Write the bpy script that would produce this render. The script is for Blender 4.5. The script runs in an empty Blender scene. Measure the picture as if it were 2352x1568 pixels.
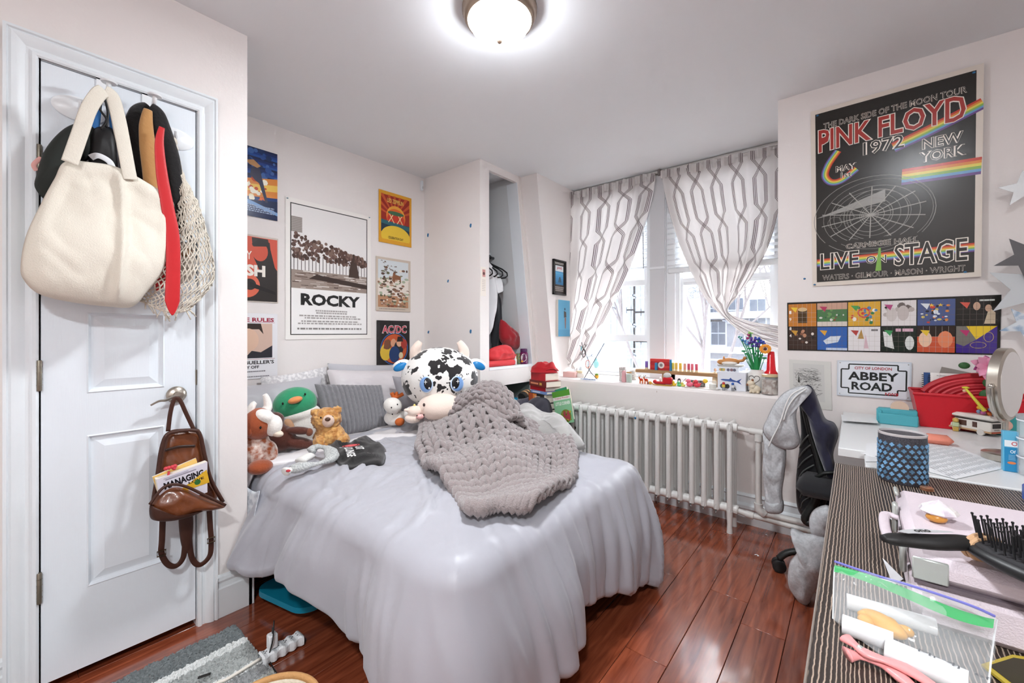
import bpy, bmesh, math, random
from math import sin, cos, pi, sqrt, atan2, radians, exp, tan
from mathutils import Vector, Matrix, noise

SC = bpy.context.scene
COL = SC.collection
random.seed(7)

# ------------------------------------------------------------------ camera
F_PX, CX_PX, HOR_PX, YAW, CAM_H = 963.0, 1176.0, 763.5, radians(39.216), 1.185
cd = bpy.data.cameras.new('camera')
cam = bpy.data.objects.new('camera', cd)
COL.objects.link(cam)
cam.location = (0, 0, CAM_H)
cam.rotation_euler = (pi / 2, 0, YAW)
cd.sensor_width = 36.0
cd.lens = F_PX / 2352 * 36
cd.shift_y = -(784 - HOR_PX) / 2352
cd.clip_start = 0.02
SC.camera = cam

# ------------------------------------------------------------------ world, exposure
W = bpy.data.worlds.new('overcast_sky')
SC.world = W
W.use_nodes = True
_bg = W.node_tree.nodes['Background']
_bg.inputs[0].default_value = (0.90, 0.95, 1.0, 1)
_bg.inputs[1].default_value = 8.0
SC.view_settings.view_transform = 'Standard'
SC.view_settings.look = 'None'
SC.view_settings.gamma = 1
SC.view_settings.use_curve_mapping = False
SC.view_settings.exposure = 1.22
LAMP_POWER = 19.0
LAMP_POWER_FILL = 38.0
LAMP_COL = (.93, .97, 1.0)
SC.cycles.max_bounces = 6
SC.cycles.diffuse_bounces = 4
SC.cycles.transmission_bounces = 6
SC.cycles.transparent_max_bounces = 10
SC.cycles.caustics_reflective = False
SC.cycles.caustics_refractive = False
SC.cycles.sample_clamp_indirect = 6
SC.cycles.use_adaptive_sampling = True
SC.cycles.adaptive_threshold = 0.1
SC.cycles.adaptive_min_samples = 16

# ------------------------------------------------------------------ helpers
def lin(c):
    if isinstance(c, str):
        c = tuple(int(c[i:i + 2], 16) / 255 for i in (0, 2, 4))
    return tuple((x / 12.92 if x <= .04045 else ((x + .055) / 1.055) ** 2.4) for x in c[:3])

_R = Vector((cos(YAW), sin(YAW), 0)); _F = Vector((-sin(YAW), cos(YAW), 0))
def _ray(x, y): return _F + _R * ((x - CX_PX) / F_PX) + Vector((0, 0, (HOR_PX - y) / F_PX))
_C = Vector((0, 0, CAM_H))
def onX(x, y, X): d = _ray(x, y); return _C + d * (X / d.x)
def onY(x, y, Y): d = _ray(x, y); return _C + d * (Y / d.y)
def onZ(x, y, Z): d = _ray(x, y); return _C + d * ((Z - CAM_H) / d.z)

_M = {}
def mat(name, col='cccccc', rough=.6, metal=0.0, var=0.0, vscale=8.0, bump=0.0, bscale=80.0, sheen=0.0, coat=0.0,
        trans=0.0, alpha=1.0, emit=None, estr=0.0, ior=1.45, translucent=0.0, stretch=None, objvar=0.0, attr=False, col2=None):
    if name in _M: return _M[name]
    m = bpy.data.materials.new(name); _M[name] = m
    m.use_nodes = True
    nt = m.node_tree; N = nt.nodes; L = nt.links
    b = N['Principled BSDF']
    c = lin(col)
    b.inputs['Base Color'].default_value = (*c, 1)
    b.inputs['Roughness'].default_value = rough
    b.inputs['Metallic'].default_value = metal
    b.inputs['IOR'].default_value = ior
    if sheen: b.inputs['Sheen Weight'].default_value = sheen
    if coat: b.inputs['Coat Weight'].default_value = coat
    if trans: b.inputs['Transmission Weight'].default_value = trans
    if alpha < 1: b.inputs['Alpha'].default_value = alpha
    if emit:
        b.inputs['Emission Color'].default_value = (*lin(emit), 1); b.inputs['Emission Strength'].default_value = estr
    tc = None
    def coords():
        nonlocal tc
        if tc is None:
            t = N.new('ShaderNodeTexCoord'); tc = t.outputs['Object']
            if stretch:
                mp = N.new('ShaderNodeMapping'); mp.inputs['Scale'].default_value = stretch
                L.new(tc, mp.inputs['Vector']); tc = mp.outputs[0]
        return tc
    src = None
    if attr:
        a = N.new('ShaderNodeAttribute'); a.attribute_name = 'Col'; src = a.outputs['Color']
    if var or col2:
        nz = N.new('ShaderNodeTexNoise'); nz.inputs['Scale'].default_value = vscale; nz.inputs['Detail'].default_value = 5
        L.new(coords(), nz.inputs['Vector'])
        mx = N.new('ShaderNodeMix'); mx.data_type = 'RGBA'
        if col2:
            rp = N.new('ShaderNodeValToRGB'); rp.color_ramp.elements[0].position = .4; rp.color_ramp.elements[1].position = .6
            L.new(nz.outputs['Fac'], rp.inputs[0]); L.new(rp.outputs[0], mx.inputs['Factor'])
            mx.inputs['A'].default_value = (*c, 1); mx.inputs['B'].default_value = (*lin(col2), 1)
        else:
            L.new(nz.outputs['Fac'], mx.inputs['Factor'])
            if src:
                hs = N.new('ShaderNodeHueSaturation'); hs.inputs['Value'].default_value = 1 - var
                L.new(src, hs.inputs['Color']); L.new(hs.outputs[0], mx.inputs['A']); L.new(src, mx.inputs['B'])
            else:
                mx.inputs['A'].default_value = (*[x * (1 - var) for x in c], 1); mx.inputs['B'].default_value = (*[min(1, x * (1 + var * .6)) for x in c], 1)
        src = mx.outputs['Result']
    if objvar:
        oi = N.new('ShaderNodeObjectInfo'); hs = N.new('ShaderNodeHueSaturation')
        mr = N.new('ShaderNodeMapRange'); mr.inputs['To Min'].default_value = 1 - objvar; mr.inputs['To Max'].default_value = 1 + objvar
        L.new(oi.outputs['Random'], mr.inputs['Value']); L.new(mr.outputs[0], hs.inputs['Value'])
        if src: L.new(src, hs.inputs['Color'])
        else: hs.inputs['Color'].default_value = (*c, 1)
        src = hs.outputs[0]
    if src: L.new(src, b.inputs['Base Color'])
    if bump:
        nb = N.new('ShaderNodeTexNoise'); nb.inputs['Scale'].default_value = bscale; nb.inputs['Detail'].default_value = 3
        L.new(coords(), nb.inputs['Vector'])
        bp = N.new('ShaderNodeBump'); bp.inputs['Strength'].default_value = min(1, bump); bp.inputs['Distance'].default_value = .004
        L.new(nb.outputs['Fac'], bp.inputs['Height']); L.new(bp.outputs[0], b.inputs['Normal'])
    if translucent:
        out = N['Material Output']
        tr = N.new('ShaderNodeBsdfTranslucent'); ms = N.new('ShaderNodeMixShader'); ms.inputs[0].default_value = translucent
        tr.inputs['Color'].default_value = (*c, 1)
        if src: L.new(src, tr.inputs['Color'])
        L.new(b.outputs[0], ms.inputs[1]); L.new(tr.outputs[0], ms.inputs[2]); L.new(ms.outputs[0], out.inputs[0])
    return m

PRINT = mat('printed_paper', rough=.45, attr=True)
PRINTG = mat('printed_gloss', rough=.22, attr=True)
VC = mat('coloured_plastic', rough=.4, attr=True)
VCC = mat('coloured_cloth', rough=.9, attr=True, bump=.5, bscale=220, sheen=.3)

class MB:
    def __init__(s): s.v = []; s.f = []; s.c = []; s.cur = None
    def add(s, vs, fs, col=None):
        o = len(s.v); s.v += [tuple(p) for p in vs]; s.f += [tuple(i + o for i in f) for f in fs]
        s.c += [col or s.cur] * len(fs); return s
    def box(s, x0, x1, y0, y1, z0, z1, col=None, m=None):
        vs = [Vector((x, y, z)) for z in (z0, z1) for y in (y0, y1) for x in (x0, x1)]
        if m: vs = [m @ p for p in vs]
        return s.add(vs, [(0, 2, 3, 1), (4, 5, 7, 6), (0, 1, 5, 4), (2, 6, 7, 3), (0, 4, 6, 2), (1, 3, 7, 5)], col)
    def rbox(s, cx, cy, cz, sx, sy, sz, b=.005, col=None, m=None):
        # chamfered box
        hx, hy, hz = sx / 2, sy / 2, sz / 2; b = min(b, hx * .9, hy * .9, hz * .9)
        vs = []; idx = {}
        for X in (-1, 1):
            for Y in (-1, 1):
                for Z in (-1, 1):
                    for ax in range(3):
                        p = [X * (hx - b), Y * (hy - b), Z * (hz - b)]
                        p[ax] = (X, Y, Z)[ax] * (hx, hy, hz)[ax]
                        idx[(X, Y, Z, ax)] = len(vs); vs.append(Vector((p[0] + cx, p[1] + cy, p[2] + cz)))
        if m: vs = [m @ p for p in vs]
        fs = []
        I = lambda X, Y, Z, a: idx[(X, Y, Z, a)]
        for S in (-1, 1):
            fs.append([I(S, a, b_, 0) for a, b_ in ((-1, -1), (1, -1), (1, 1), (-1, 1))][::S])
            fs.append([I(a, S, b_, 1) for a, b_ in ((-1, -1), (-1, 1), (1, 1), (1, -1))][::S])
            fs.append([I(a, b_, S, 2) for a, b_ in ((-1, -1), (1, -1), (1, 1), (-1, 1))][::S])
        for A in (-1, 1):
            for B in (-1, 1):
                fs.append([I(-1, A, B, 1), I(1, A, B, 1), I(1, A, B, 2), I(-1, A, B, 2)][::(1 if A * B < 0 else -1)])
                fs.append([I(A, -1, B, 0), I(A, 1, B, 0), I(A, 1, B, 2), I(A, -1, B, 2)][::(1 if A * B > 0 else -1)])
                fs.append([I(A, B, -1, 0), I(A, B, 1, 0), I(A, B, 1, 1), I(A, B, -1, 1)][::(1 if A * B < 0 else -1)])
        for X in (-1, 1):
            for Y in (-1, 1):
                for Z in (-1, 1):
                    t = [I(X, Y, Z, 0), I(X, Y, Z, 1), I(X, Y, Z, 2)]
                    fs.append(t if X * Y * Z > 0 else t[::-1])
        return s.add(vs, fs, col)
    def lathe(s, prof, seg=24, c=(0, 0, 0), m=None, col=None, sx=1.0, sy=1.0):
        vs = []; fs = []
        n = len(prof)
        for r, z in prof:
            for k in range(seg):
                a = 2 * pi * k / seg; vs.append(Vector((r * cos(a) * sx, r * sin(a) * sy, z)))
        for i in range(n - 1):
            for k in range(seg):
                k2 = (k + 1) % seg
                fs.append((i * seg + k, i * seg + k2, (i + 1) * seg + k2, (i + 1) * seg + k))
        if prof[0][0] > 1e-6: fs.append(tuple(range(seg))[::-1])
        if prof[-1][0] > 1e-6: fs.append(tuple(range((n - 1) * seg, n * seg)))
        c = Vector(c)
        vs = [(m @ p if m else p) + c for p in vs]
        return s.add(vs, fs, col)
    def tube(s, path, r=.01, seg=8, col=None, closed=False, flat=1.0, up=None, cap=True):
        P = [Vector(p) for p in path]; n = len(P)
        rs = r if isinstance(r, (list, tuple)) else [r] * n
        vs = []; fs = []; prev = None
        for i in range(n):
            if closed: t = (P[(i + 1) % n] - P[i - 1])
            else: t = (P[min(i + 1, n - 1)] - P[max(i - 1, 0)])
            if t.length < 1e-9: t = Vector((0, 0, 1))
            t.normalize()
            if prev is None:
                a = up and Vector(up) or (Vector((0, 0, 1)) if abs(t.z) < .9 else Vector((1, 0, 0)))
                nrm = (a - t * a.dot(t)).normalized()
            else:
                nrm = (prev - t * prev.dot(t))
                nrm = nrm.normalized() if nrm.length > 1e-6 else prev
            prev = nrm; bn = t.cross(nrm)
            for k in range(seg):
                a = 2 * pi * k / seg
                vs.append(P[i] + nrm * (cos(a) * rs[i] * flat) + bn * (sin(a) * rs[i]))
        for i in range(n if closed else n - 1):
            for k in range(seg):
                k2 = (k + 1) % seg; j = (i + 1) % n
                fs.append((i * seg + k, i * seg + k2, j * seg + k2, j * seg + k))
        if cap and not closed:
            fs.append(tuple(range(seg))[::-1]); fs.append(tuple(range((n - 1) * seg, n * seg)))
        return s.add(vs, fs, col)
    def ell(s, c, r, seg=20, rings=12, m=None, col=None):
        if not isinstance(r, (tuple, list)): r = (r, r, r)
        vs = [Vector((0, 0, -r[2]))]; fs = []
        for i in range(1, rings):
            p = -pi / 2 + pi * i / rings
            for k in range(seg):
                a = 2 * pi * k / seg; vs.append(Vector((r[0] * cos(p) * cos(a), r[1] * cos(p) * sin(a), r[2] * sin(p))))
        vs.append(Vector((0, 0, r[2])))
        for k in range(seg):
            k2 = (k + 1) % seg
            fs.append((0, 1 + k2, 1 + k)); e = len(vs) - 1; b = 1 + (rings - 2) * seg
            fs.append((e, b + k, b + k2))
            for i in range(rings - 2):
                a0 = 1 + i * seg
                fs.append((a0 + k, a0 + k2, a0 + seg + k2, a0 + seg + k))
        c = Vector(c)
        return s.add([(m @ p if m else p) + c for p in vs], fs, col)
    def grid(s, fn, nu, nv, col=None, closeu=False, colfn=None):
        vs = [Vector(fn(u / nu, v / nv)) for v in range(nv + 1) for u in range(nu if closeu else nu + 1)]
        w = nu if closeu else nu + 1; fs = []; cs = []
        for v in range(nv):
            for u in range(nu):
                u2 = (u + 1) % w
                fs.append((v * w + u, v * w + u2, (v + 1) * w + u2, (v + 1) * w + u))
                cs.append(colfn((u + .5) / nu, (v + .5) / nv) if colfn else (col or s.cur))
        o = len(s.v); s.v += [tuple(p) for p in vs]; s.f += [tuple(i + o for i in f) for f in fs]; s.c += cs
        return s
    def prism(s, poly, h, fn, col=None):
        """2-D polygon extruded by h; fn(x,y,t) gives the 3-D point"""
        n = len(poly)
        vs = [Vector(fn(x, y, 0)) for x, y in poly] + [Vector(fn(x, y, h)) for x, y in poly]
        fs = [tuple(range(n))[::-1], tuple(range(n, 2 * n))] + [(i, (i + 1) % n, n + (i + 1) % n, n + i) for i in range(n)]
        return s.add(vs, fs, col)
    def puff(s, outline, tf, tb, fn, rings=8, col=None, wr=None, prof=.5, c=None):
        """cushion over a star-shaped outline; fn(x,y,d) -> point, d = depth out of the outline plane"""
        n = len(outline)
        cx = sum(p[0] for p in outline) / n; cy = sum(p[1] for p in outline) / n
        if c: cx, cy = c
        vs = []; fs = []
        def layer(sgn, T):
            base = len(vs)
            for i in range(1, rings + 1):
                sc = i / rings; h = T * (max(0, 1 - sc ** 2.6)) ** prof
                for k, (x, y) in enumerate(outline):
                    px, py = cx + (x - cx) * sc, cy + (y - cy) * sc
                    d = h + (wr(px, py) * min(1, (1 - sc) * 4) if wr and sgn > 0 else 0)
                    vs.append(Vector(fn(px, py, sgn * d)))
            vs.append(Vector(fn(cx, cy, sgn * (T + (wr(cx, cy) if wr and sgn > 0 else 0)))))
            ce = len(vs) - 1
            for i in range(rings - 1):
                for k in range(n):
                    k2 = (k + 1) % n
                    f = (base + i * n + k, base + (i + 1) * n + k, base + (i + 1) * n + k2, base + i * n + k2)
                    fs.append(f if sgn > 0 else f[::-1])
            for k in range(n):
                f = (ce, base + k, base + (k + 1) % n); fs.append(f if sgn > 0 else f[::-1])
            return base + (rings - 1) * n
        a = layer(1, tf); b = layer(-1, tb)
        for k in range(n):
            k2 = (k + 1) % n
            fs.append((a + k, b + k, b + k2, a + k2))
        return s.add(vs, fs, col)
    def build(s, name, material, parent=None, smooth=True, angle=40, world=True):
        me = bpy.data.meshes.new(name)
        vs = s.v
        if parent is not None and world:
            im = Matrix.Translation(parent.location).inverted() if parent.parent is None else Matrix.Translation(-(Vector(parent.location) + Vector(parent.parent.location)))
            vs = [tuple(im @ Vector(p)) for p in vs]
        me.from_pydata(vs, [], s.f)
        if smooth:
            me.polygons.foreach_set('use_smooth', [True] * len(me.polygons))
            if angle < 180: me.set_sharp_from_angle(angle=radians(angle))
        if any(c is not None for c in s.c):
            at = me.color_attributes.new('Col', 'FLOAT_COLOR', 'CORNER')
            data = []
            cache = {}
            for p, c in zip(me.polygons, s.c):
                c = c or 'ffffff'
                if c not in cache: cache[c] = (*lin(c), 1.0)
                data += list(cache[c]) * p.loop_total
            at.data.foreach_set('color', data)
        me.materials.append(material)
        me.update()
        o = bpy.data.objects.new(name, me); COL.objects.link(o)
        if parent is not None: o.parent = parent
        return o

def tag(o, label=None, cat=None, group=None, kind=None):
    if label: o['label'] = label
    if cat: o['category'] = cat
    if group: o['group'] = group
    if kind: o['kind'] = kind
    return o
def thing(name, label, cat, loc=(0, 0, 0), group=None):
    o = bpy.data.objects.new(name, None); COL.objects.link(o); o.location = loc; o.empty_display_size = .05
    return tag(o, label, cat, group)
def struct(name, loc=(0, 0, 0)):
    o = bpy.data.objects.new(name, None); COL.objects.link(o); o.location = loc
    o['kind'] = 'structure'; return o
def copy_tree(o, parent=None):
    c = o.copy(); COL.objects.link(c)
    if parent is not None: c.parent = parent
    for ch in list(o.children): copy_tree(ch, c)
    return c
def nz(x, y, z=0.0, s=1.0): return noise.noise(Vector((x * s, y * s, z * s)))
def lerp(a, b, t): return a + (b - a) * t
def sst(a, b, x):
    t = max(0, min(1, (x - a) / (b - a))); return t * t * (3 - 2 * t)
def catmull(pts, n=8, closed=False):
    P = [Vector(p) for p in pts]; out = []; m = len(P)
    for i in range(m if closed else m - 1):
        p0 = P[(i - 1) % m] if (closed or i > 0) else P[0]; p1 = P[i]; p2 = P[(i + 1) % m]
        p3 = P[(i + 2) % m] if (closed or i + 2 < m) else P[-1]
        for k in range(n):
            t = k / n
            out.append(.5 * ((2 * p1) + (p2 - p0) * t + (2 * p0 - 5 * p1 + 4 * p2 - p3) * t * t + (3 * p1 - p0 - 3 * p2 + p3) * t ** 3))
    if not closed: out.append(P[-1])
    return out
def ring2(pts, n=6): return [(p.x, p.y) for p in catmull([(x, y, 0) for x, y in pts], n, True)]

_TXT = {}
def text_mesh(s, bold=0.0, shear=0.0):
    k = (s, bold, shear)
    if k not in _TXT:
        cu = bpy.data.curves.new('lettering', 'FONT'); cu.body = s; cu.size = 1; cu.resolution_u = 2
        cu.offset = bold; cu.shear = shear
        ob = bpy.data.objects.new('lettering', cu)
        me = ob.to_mesh()
        vs = [(v.co.x, v.co.y) for v in me.vertices]; fs = [tuple(p.vertices) for p in me.polygons]
        ob.to_mesh_clear(); bpy.data.objects.remove(ob); bpy.data.curves.remove(cu)
        _TXT[k] = (vs, fs)
    return _TXT[k]

class Canvas:
    """flat print: coloured shapes laid over one another in the plane of a sheet (x right, y up, metres)"""
    def __init__(s, w, h, noclip=False): s.w, s.h = w, h; s.items = []; s.noclip = noclip
    def poly(s, pts, col): s.items.append((list(pts), [tuple(range(len(pts)))], col)); return s
    def rect(s, x0, y0, x1, y1, col): return s.poly([(x0, y0), (x1, y0), (x1, y1), (x0, y1)], col)
    def circ(s, x, y, r, col, n=24, ry=None, a0=0, a1=2 * pi):
        ry = ry or r
        return s.poly([(x + r * cos(a0 + (a1 - a0) * k / n), y + ry * sin(a0 + (a1 - a0) * k / n)) for k in range(n + (0 if a1 - a0 > 6.28 else 1))], col)
    def ring(s, x, y, r, w, col, n=36, ry=None, a0=0, a1=2 * pi):
        ry = ry or r; vs = []; fs = []
        for k in range(n + 1):
            a = a0 + (a1 - a0) * k / n
            vs += [(x + r * cos(a), y + ry * sin(a)), (x + (r - w) * cos(a), y + (ry - w) * sin(a))]
        fs = [(2 * k, 2 * k + 2, 2 * k + 3, 2 * k + 1) for k in range(n)]
        s.items.append((vs, fs, col)); return s
    def line(s, a, b, w, col):
        dx, dy = b[0] - a[0], b[1] - a[1]; l = sqrt(dx * dx + dy * dy) or 1; nx, ny = -dy / l * w / 2, dx / l * w / 2
        return s.poly([(a[0] + nx, a[1] + ny), (b[0] + nx, b[1] + ny), (b[0] - nx, b[1] - ny), (a[0] - nx, a[1] - ny)], col)
    def band(s, pts, w, col):
        vs = []; n = len(pts)
        for i, p in enumerate(pts):
            a = pts[max(0, i - 1)]; b = pts[min(n - 1, i + 1)]
            dx, dy = b[0] - a[0], b[1] - a[1]; l = sqrt(dx * dx + dy * dy) or 1
            ww = w[i] if isinstance(w, (list, tuple)) else w
            vs += [(p[0] - dy / l * ww / 2, p[1] + dx / l * ww / 2), (p[0] + dy / l * ww / 2, p[1] - dx / l * ww / 2)]
        s.items.append((vs, [(2 * i, 2 * i + 1, 2 * i + 3, 2 * i + 2) for i in range(n - 1)], col)); return s
    def text(s, t, x0, y0, x1, y1, col, bold=0.0, shear=0.0, rot=0.0, arch=None):
        """lettering fitted to the rectangle x0..x1, y0..y1"""
        vs, fs = text_mesh(t, bold, shear)
        if not vs: return s
        a = min(v[0] for v in vs); b = max(v[0] for v in vs); c = min(v[1] for v in vs); d = max(v[1] for v in vs)
        out = []
        cx, cy = (x0 + x1) / 2, (y0 + y1) / 2
        for x, y in vs:
            u = (x - a) / (b - a); v = (y - c) / (d - c)
            X = x0 + u * (x1 - x0); Y = y0 + v * (y1 - y0)
            if arch: Y = arch(u, v, Y)
            if rot: X, Y = cx + (X - cx) * cos(rot) - (Y - cy) * sin(rot), cy + (X - cx) * sin(rot) + (Y - cy) * cos(rot)
            out.append((X, Y))
        s.items.append((out, fs, col)); return s
    def build(s, name, parent, fn, material=None, d0=.0006, dl=None):
        mb = MB(); dl = dl or min(.00012, .0012 / max(1, len(s.items)))
        def clip(P):
            for ax, lim, sg in ((0, 0, 1), (0, s.w, -1), (1, 0, 1), (1, s.h, -1)):
                out = []
                for i, p in enumerate(P):
                    q = P[i - 1]; a, b = (p[ax] - lim) * sg, (q[ax] - lim) * sg
                    if (a >= 0) != (b >= 0):
                        t = b / (b - a); out.append((q[0] + (p[0] - q[0]) * t, q[1] + (p[1] - q[1]) * t))
                    if a >= 0: out.append(p)
                P = out
                if not P: break
            return P
        for i, (vs, fs, col) in enumerate(s.items):
            if s.noclip or all(-1e-6 <= x <= s.w + 1e-6 and -1e-6 <= y <= s.h + 1e-6 for x, y in vs):
                mb.add([fn(x, y, d0 + dl * i) for x, y in vs], fs, col)
            else:
                for f in fs:
                    P = clip([vs[k] for k in f])
                    if len(P) > 2: mb.add([fn(x, y, d0 + dl * i) for x, y in P], [tuple(range(len(P)))], col)
        return mb.build(name, material or PRINT, parent, smooth=False)
# ================================================================== room shell
XD, YCOR = -2.06, .690          # wall with the closet door, and its outer corner
XP = -2.815                     # wall behind the bed head
YB = 2.276                      # side of the built-in wardrobe
XCL = -2.165                    # front of the built-in wardrobe
XCH = -2.0                      # cheek of the dormer
CEIL = 2.483
YWIN = 3.36
SILL = .815
def yw(z): return 2.95 - .19 * z / CEIL          # leaning wall under and beside the window
def ypil(z): return 2.767 + (CEIL - z) * .1545   # leaning pier beside the wardrobe

WALL = mat('wall_paint', 'ece6e3', .65, var=.04, vscale=1.4, bump=.10, bscale=60)
CEILM = mat('ceiling_paint', 'eceef0', .75)
WHITE = mat('white_gloss_paint', 'e9eef2', .35, bump=.04, bscale=40)
TRIM = mat('white_trim_paint', 'e6ebee', .4, var=.04, vscale=9)
DARK = mat('dark_gap', '141210', .8)

# ---- floor
def wood_floor():
    m = mat('cherry_laminate', '7a3a22', .30, coat=1.0)
    nt = m.node_tree; N, L = nt.nodes, nt.links; b = N['Principled BSDF']
    tc = N.new('ShaderNodeTexCoord'); oi = N.new('ShaderNodeObjectInfo')
    add = N.new('ShaderNodeVectorMath'); add.operation = 'ADD'
    cmb = N.new('ShaderNodeCombineXYZ'); mul = N.new('ShaderNodeMath'); mul.operation = 'MULTIPLY'; mul.inputs[1].default_value = 37
    L.new(oi.outputs['Random'], mul.inputs[0]); L.new(mul.outputs[0], cmb.inputs[0]); L.new(mul.outputs[0], cmb.inputs[1])
    L.new(tc.outputs['Object'], add.inputs[0]); L.new(cmb.outputs[0], add.inputs[1])
    mp = N.new('ShaderNodeMapping'); mp.inputs['Scale'].default_value = (26, 2.2, 10); L.new(add.outputs[0], mp.inputs[0])
    n1 = N.new('ShaderNodeTexNoise'); n1.inputs['Scale'].default_value = 1.6; n1.inputs['Detail'].default_value = 7; n1.inputs['Distortion'].default_value = .8
    L.new(mp.outputs[0], n1.inputs['Vector'])
    rp = N.new('ShaderNodeValToRGB'); e = rp.color_ramp.elements
    e[0].position = .28; e[0].color = (*lin('6a2e1b'), 1); e[1].position = .72; e[1].color = (*lin('a35538'), 1)
    L.new(n1.outputs['Fac'], rp.inputs[0])
    hs = N.new('ShaderNodeHueSaturation'); mr = N.new('ShaderNodeMapRange'); mr.inputs['To Min'].default_value = .82; mr.inputs['To Max'].default_value = 1.15
    L.new(oi.outputs['Random'], mr.inputs[0]); L.new(mr.outputs[0], hs.inputs['Value']); L.new(rp.outputs[0], hs.inputs['Color'])
    L.new(hs.outputs[0], b.inputs['Base Color'])
    mr2 = N.new('ShaderNodeMapRange'); mr2.inputs['To Min'].default_value = .17; mr2.inputs['To Max'].default_value = .30
    L.new(n1.outputs['Fac'], mr2.inputs[0]); L.new(mr2.outputs[0], b.inputs['Roughness'])
    bp = N.new('ShaderNodeBump'); bp.inputs['Strength'].default_value = .07; bp.inputs['Distance'].default_value = .002; b.inputs['Coat Roughness'].default_value = .10
    L.new(n1.outputs['Fac'], bp.inputs['Height']); L.new(bp.outputs[0], b.inputs['Normal'])
    return m
FLOORM = wood_floor()
flo = MB().box(-2.9, 1.7, -1.6, 3.4, -.06, -.004).build('floor', mat('floor_underlay', '3b1a10', .5)); flo['kind'] = 'structure'
pl = MB().rbox(0, 0, -.0042, .1535, 1.2185, .008, .0012).build('plank', FLOORM, None, world=False)
pl_mesh = pl.data; bpy.data.objects.remove(pl)
rw = random.Random(3)
for k in range(-17, 10):
    x = -.2825 + k * .155
    y0 = 1.917 if k == 0 else 1.917 + rw.uniform(-.6, .6)
    for j in range(-3, 3):
        yc = y0 + .61 + j * 1.22
        if yc < -1.7 or yc > 3.6: continue
        o = bpy.data.objects.new('plank', pl_mesh); COL.objects.link(o); o.parent = flo; o.location = (x, yc, 0)

# ---- ceiling
c = MB().box(-2.95, 1.7, -1.6, 3.5, CEIL, CEIL + .1).build('ceiling', CEILM); c['kind'] = 'structure'

def wall(name, mb, m=None):
    o = mb.build(name, m or WALL, smooth=False); o['kind'] = 'structure'; return o

# wall with the closet door: opening y .085..0.503, z 0..2.075
DY0, DY1, DZ1 = .088, .502, 2.070
w = MB()
w.box(XD - .10, XD, -1.6, DY0 - .02, 0, CEIL); w.box(XD - .10, XD, DY1 + .02, YCOR, 0, CEIL); w.box(XD - .10, XD, DY0 - .02, DY1 + .02, DZ1 + .02, CEIL)
w.box(XP, XD - .10, YCOR - .10, YCOR, 0, CEIL)
wall('wall_left', w)
wall('wall_head', MB().box(XP - .1, XP, YCOR - .1, 3.4, 0, CEIL))
# wardrobe side and front, with the tall opening and the low niche
w = MB()
w.box(XP, XCL, YB, YB + .03, 0, CEIL)
E1 = 2.376                                              # left side of both openings
def prismx(mb, poly, x0, x1): return mb.prism(poly, x1 - x0, lambda a, b, t: (x0 + t, a, b))
yo = lambda z: 2.720 + (2.434 - z) * .1402              # leaning right side of the opening
w.box(XCL - .03, XCL, YB + .03, E1, 0, CEIL)
prismx(w, [(E1, 2.428), (yo(2.428), 2.428), (yo(CEIL), CEIL), (E1, CEIL)], XCL - .03, XCL)
prismx(w, [(yo(.915), .915), (ypil(.915) + .02, .915), (ypil(CEIL) + .02, CEIL), (yo(CEIL), CEIL), (yo(2.428), 2.428)], XCL - .03, XCL)
prismx(w, [(E1, .765), (3.03, .765), (3.03, .915), (E1, .915)], XCL - .03, XCL)
w.box(XCL - .03, XCL, E1, 2.95, 0, .50)
wall('wall_closet', w)
# inside of the wardrobe
GREYIN = mat('closet_interior_paint', 'd8dadb', .6)
w = MB()
w.box(XP, XP + .004, YB + .03, 3.2, .915, CEIL); w.box(XP, XCL - .03, YB + .03, YB + .034, .915, CEIL)
prismx(w, [(yo(.915) - .0, .915), (yo(.915) + .02, .915), (yo(CEIL) + .02, CEIL), (yo(CEIL), CEIL)], XP, XCL - .0005)
wall('wall_closet_inside', w, GREYIN)
w = MB(); prismx(w, [(yo(.916) - .006, .916), (yo(.916) + .015, .916), (yo(2.428) + .015, 2.428), (yo(2.428) - .006, 2.428)], XCL - .11, XCL - .0003)
o = w.build('trim_6', WHITE, smooth=False); o['kind'] = 'structure'
s = MB().box(XP, XCL + .004, E1, yo(.915), .895, .916).build('shelf_board', WHITE); s['kind'] = 'structure'; s.name = 'trim_1'
w = MB()
w.box(XP, XP + .004, YB + .03, 3.1, 0, .765); w.box(XP, XCL - .03, 2.93, 3.05, 0, .765); w.box(XP, XCL - .03, YB + .03, YB + .034, 0, .765)
wall('wall_niche_inside', w, mat('niche_green_paint', '8c9a97', .7))
n = MB().box(XP, XCL - .002, YB + .034, 2.93, .48, .50).build('trim_2', mat('niche_floor', '6b6560', .6)); n['kind'] = 'structure'
# leaning pier and dormer cheek
w = MB()
prismx(w, [(ypil(0), 0), (3.5, 0), (3.5, CEIL), (ypil(CEIL), CEIL)], XP, XCH)
wall('wall_dormer', w)
prism_strip = MB(); prismx(prism_strip, [(ypil(.93) - .028, .93), (ypil(.93) + .01, .93), (ypil(CEIL) + .01, CEIL), (ypil(CEIL) - .028, CEIL)], XCL - .002, XCL + .006)
o = prism_strip.build('trim_3', WALL, smooth=False); o['kind'] = 'structure'
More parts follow.
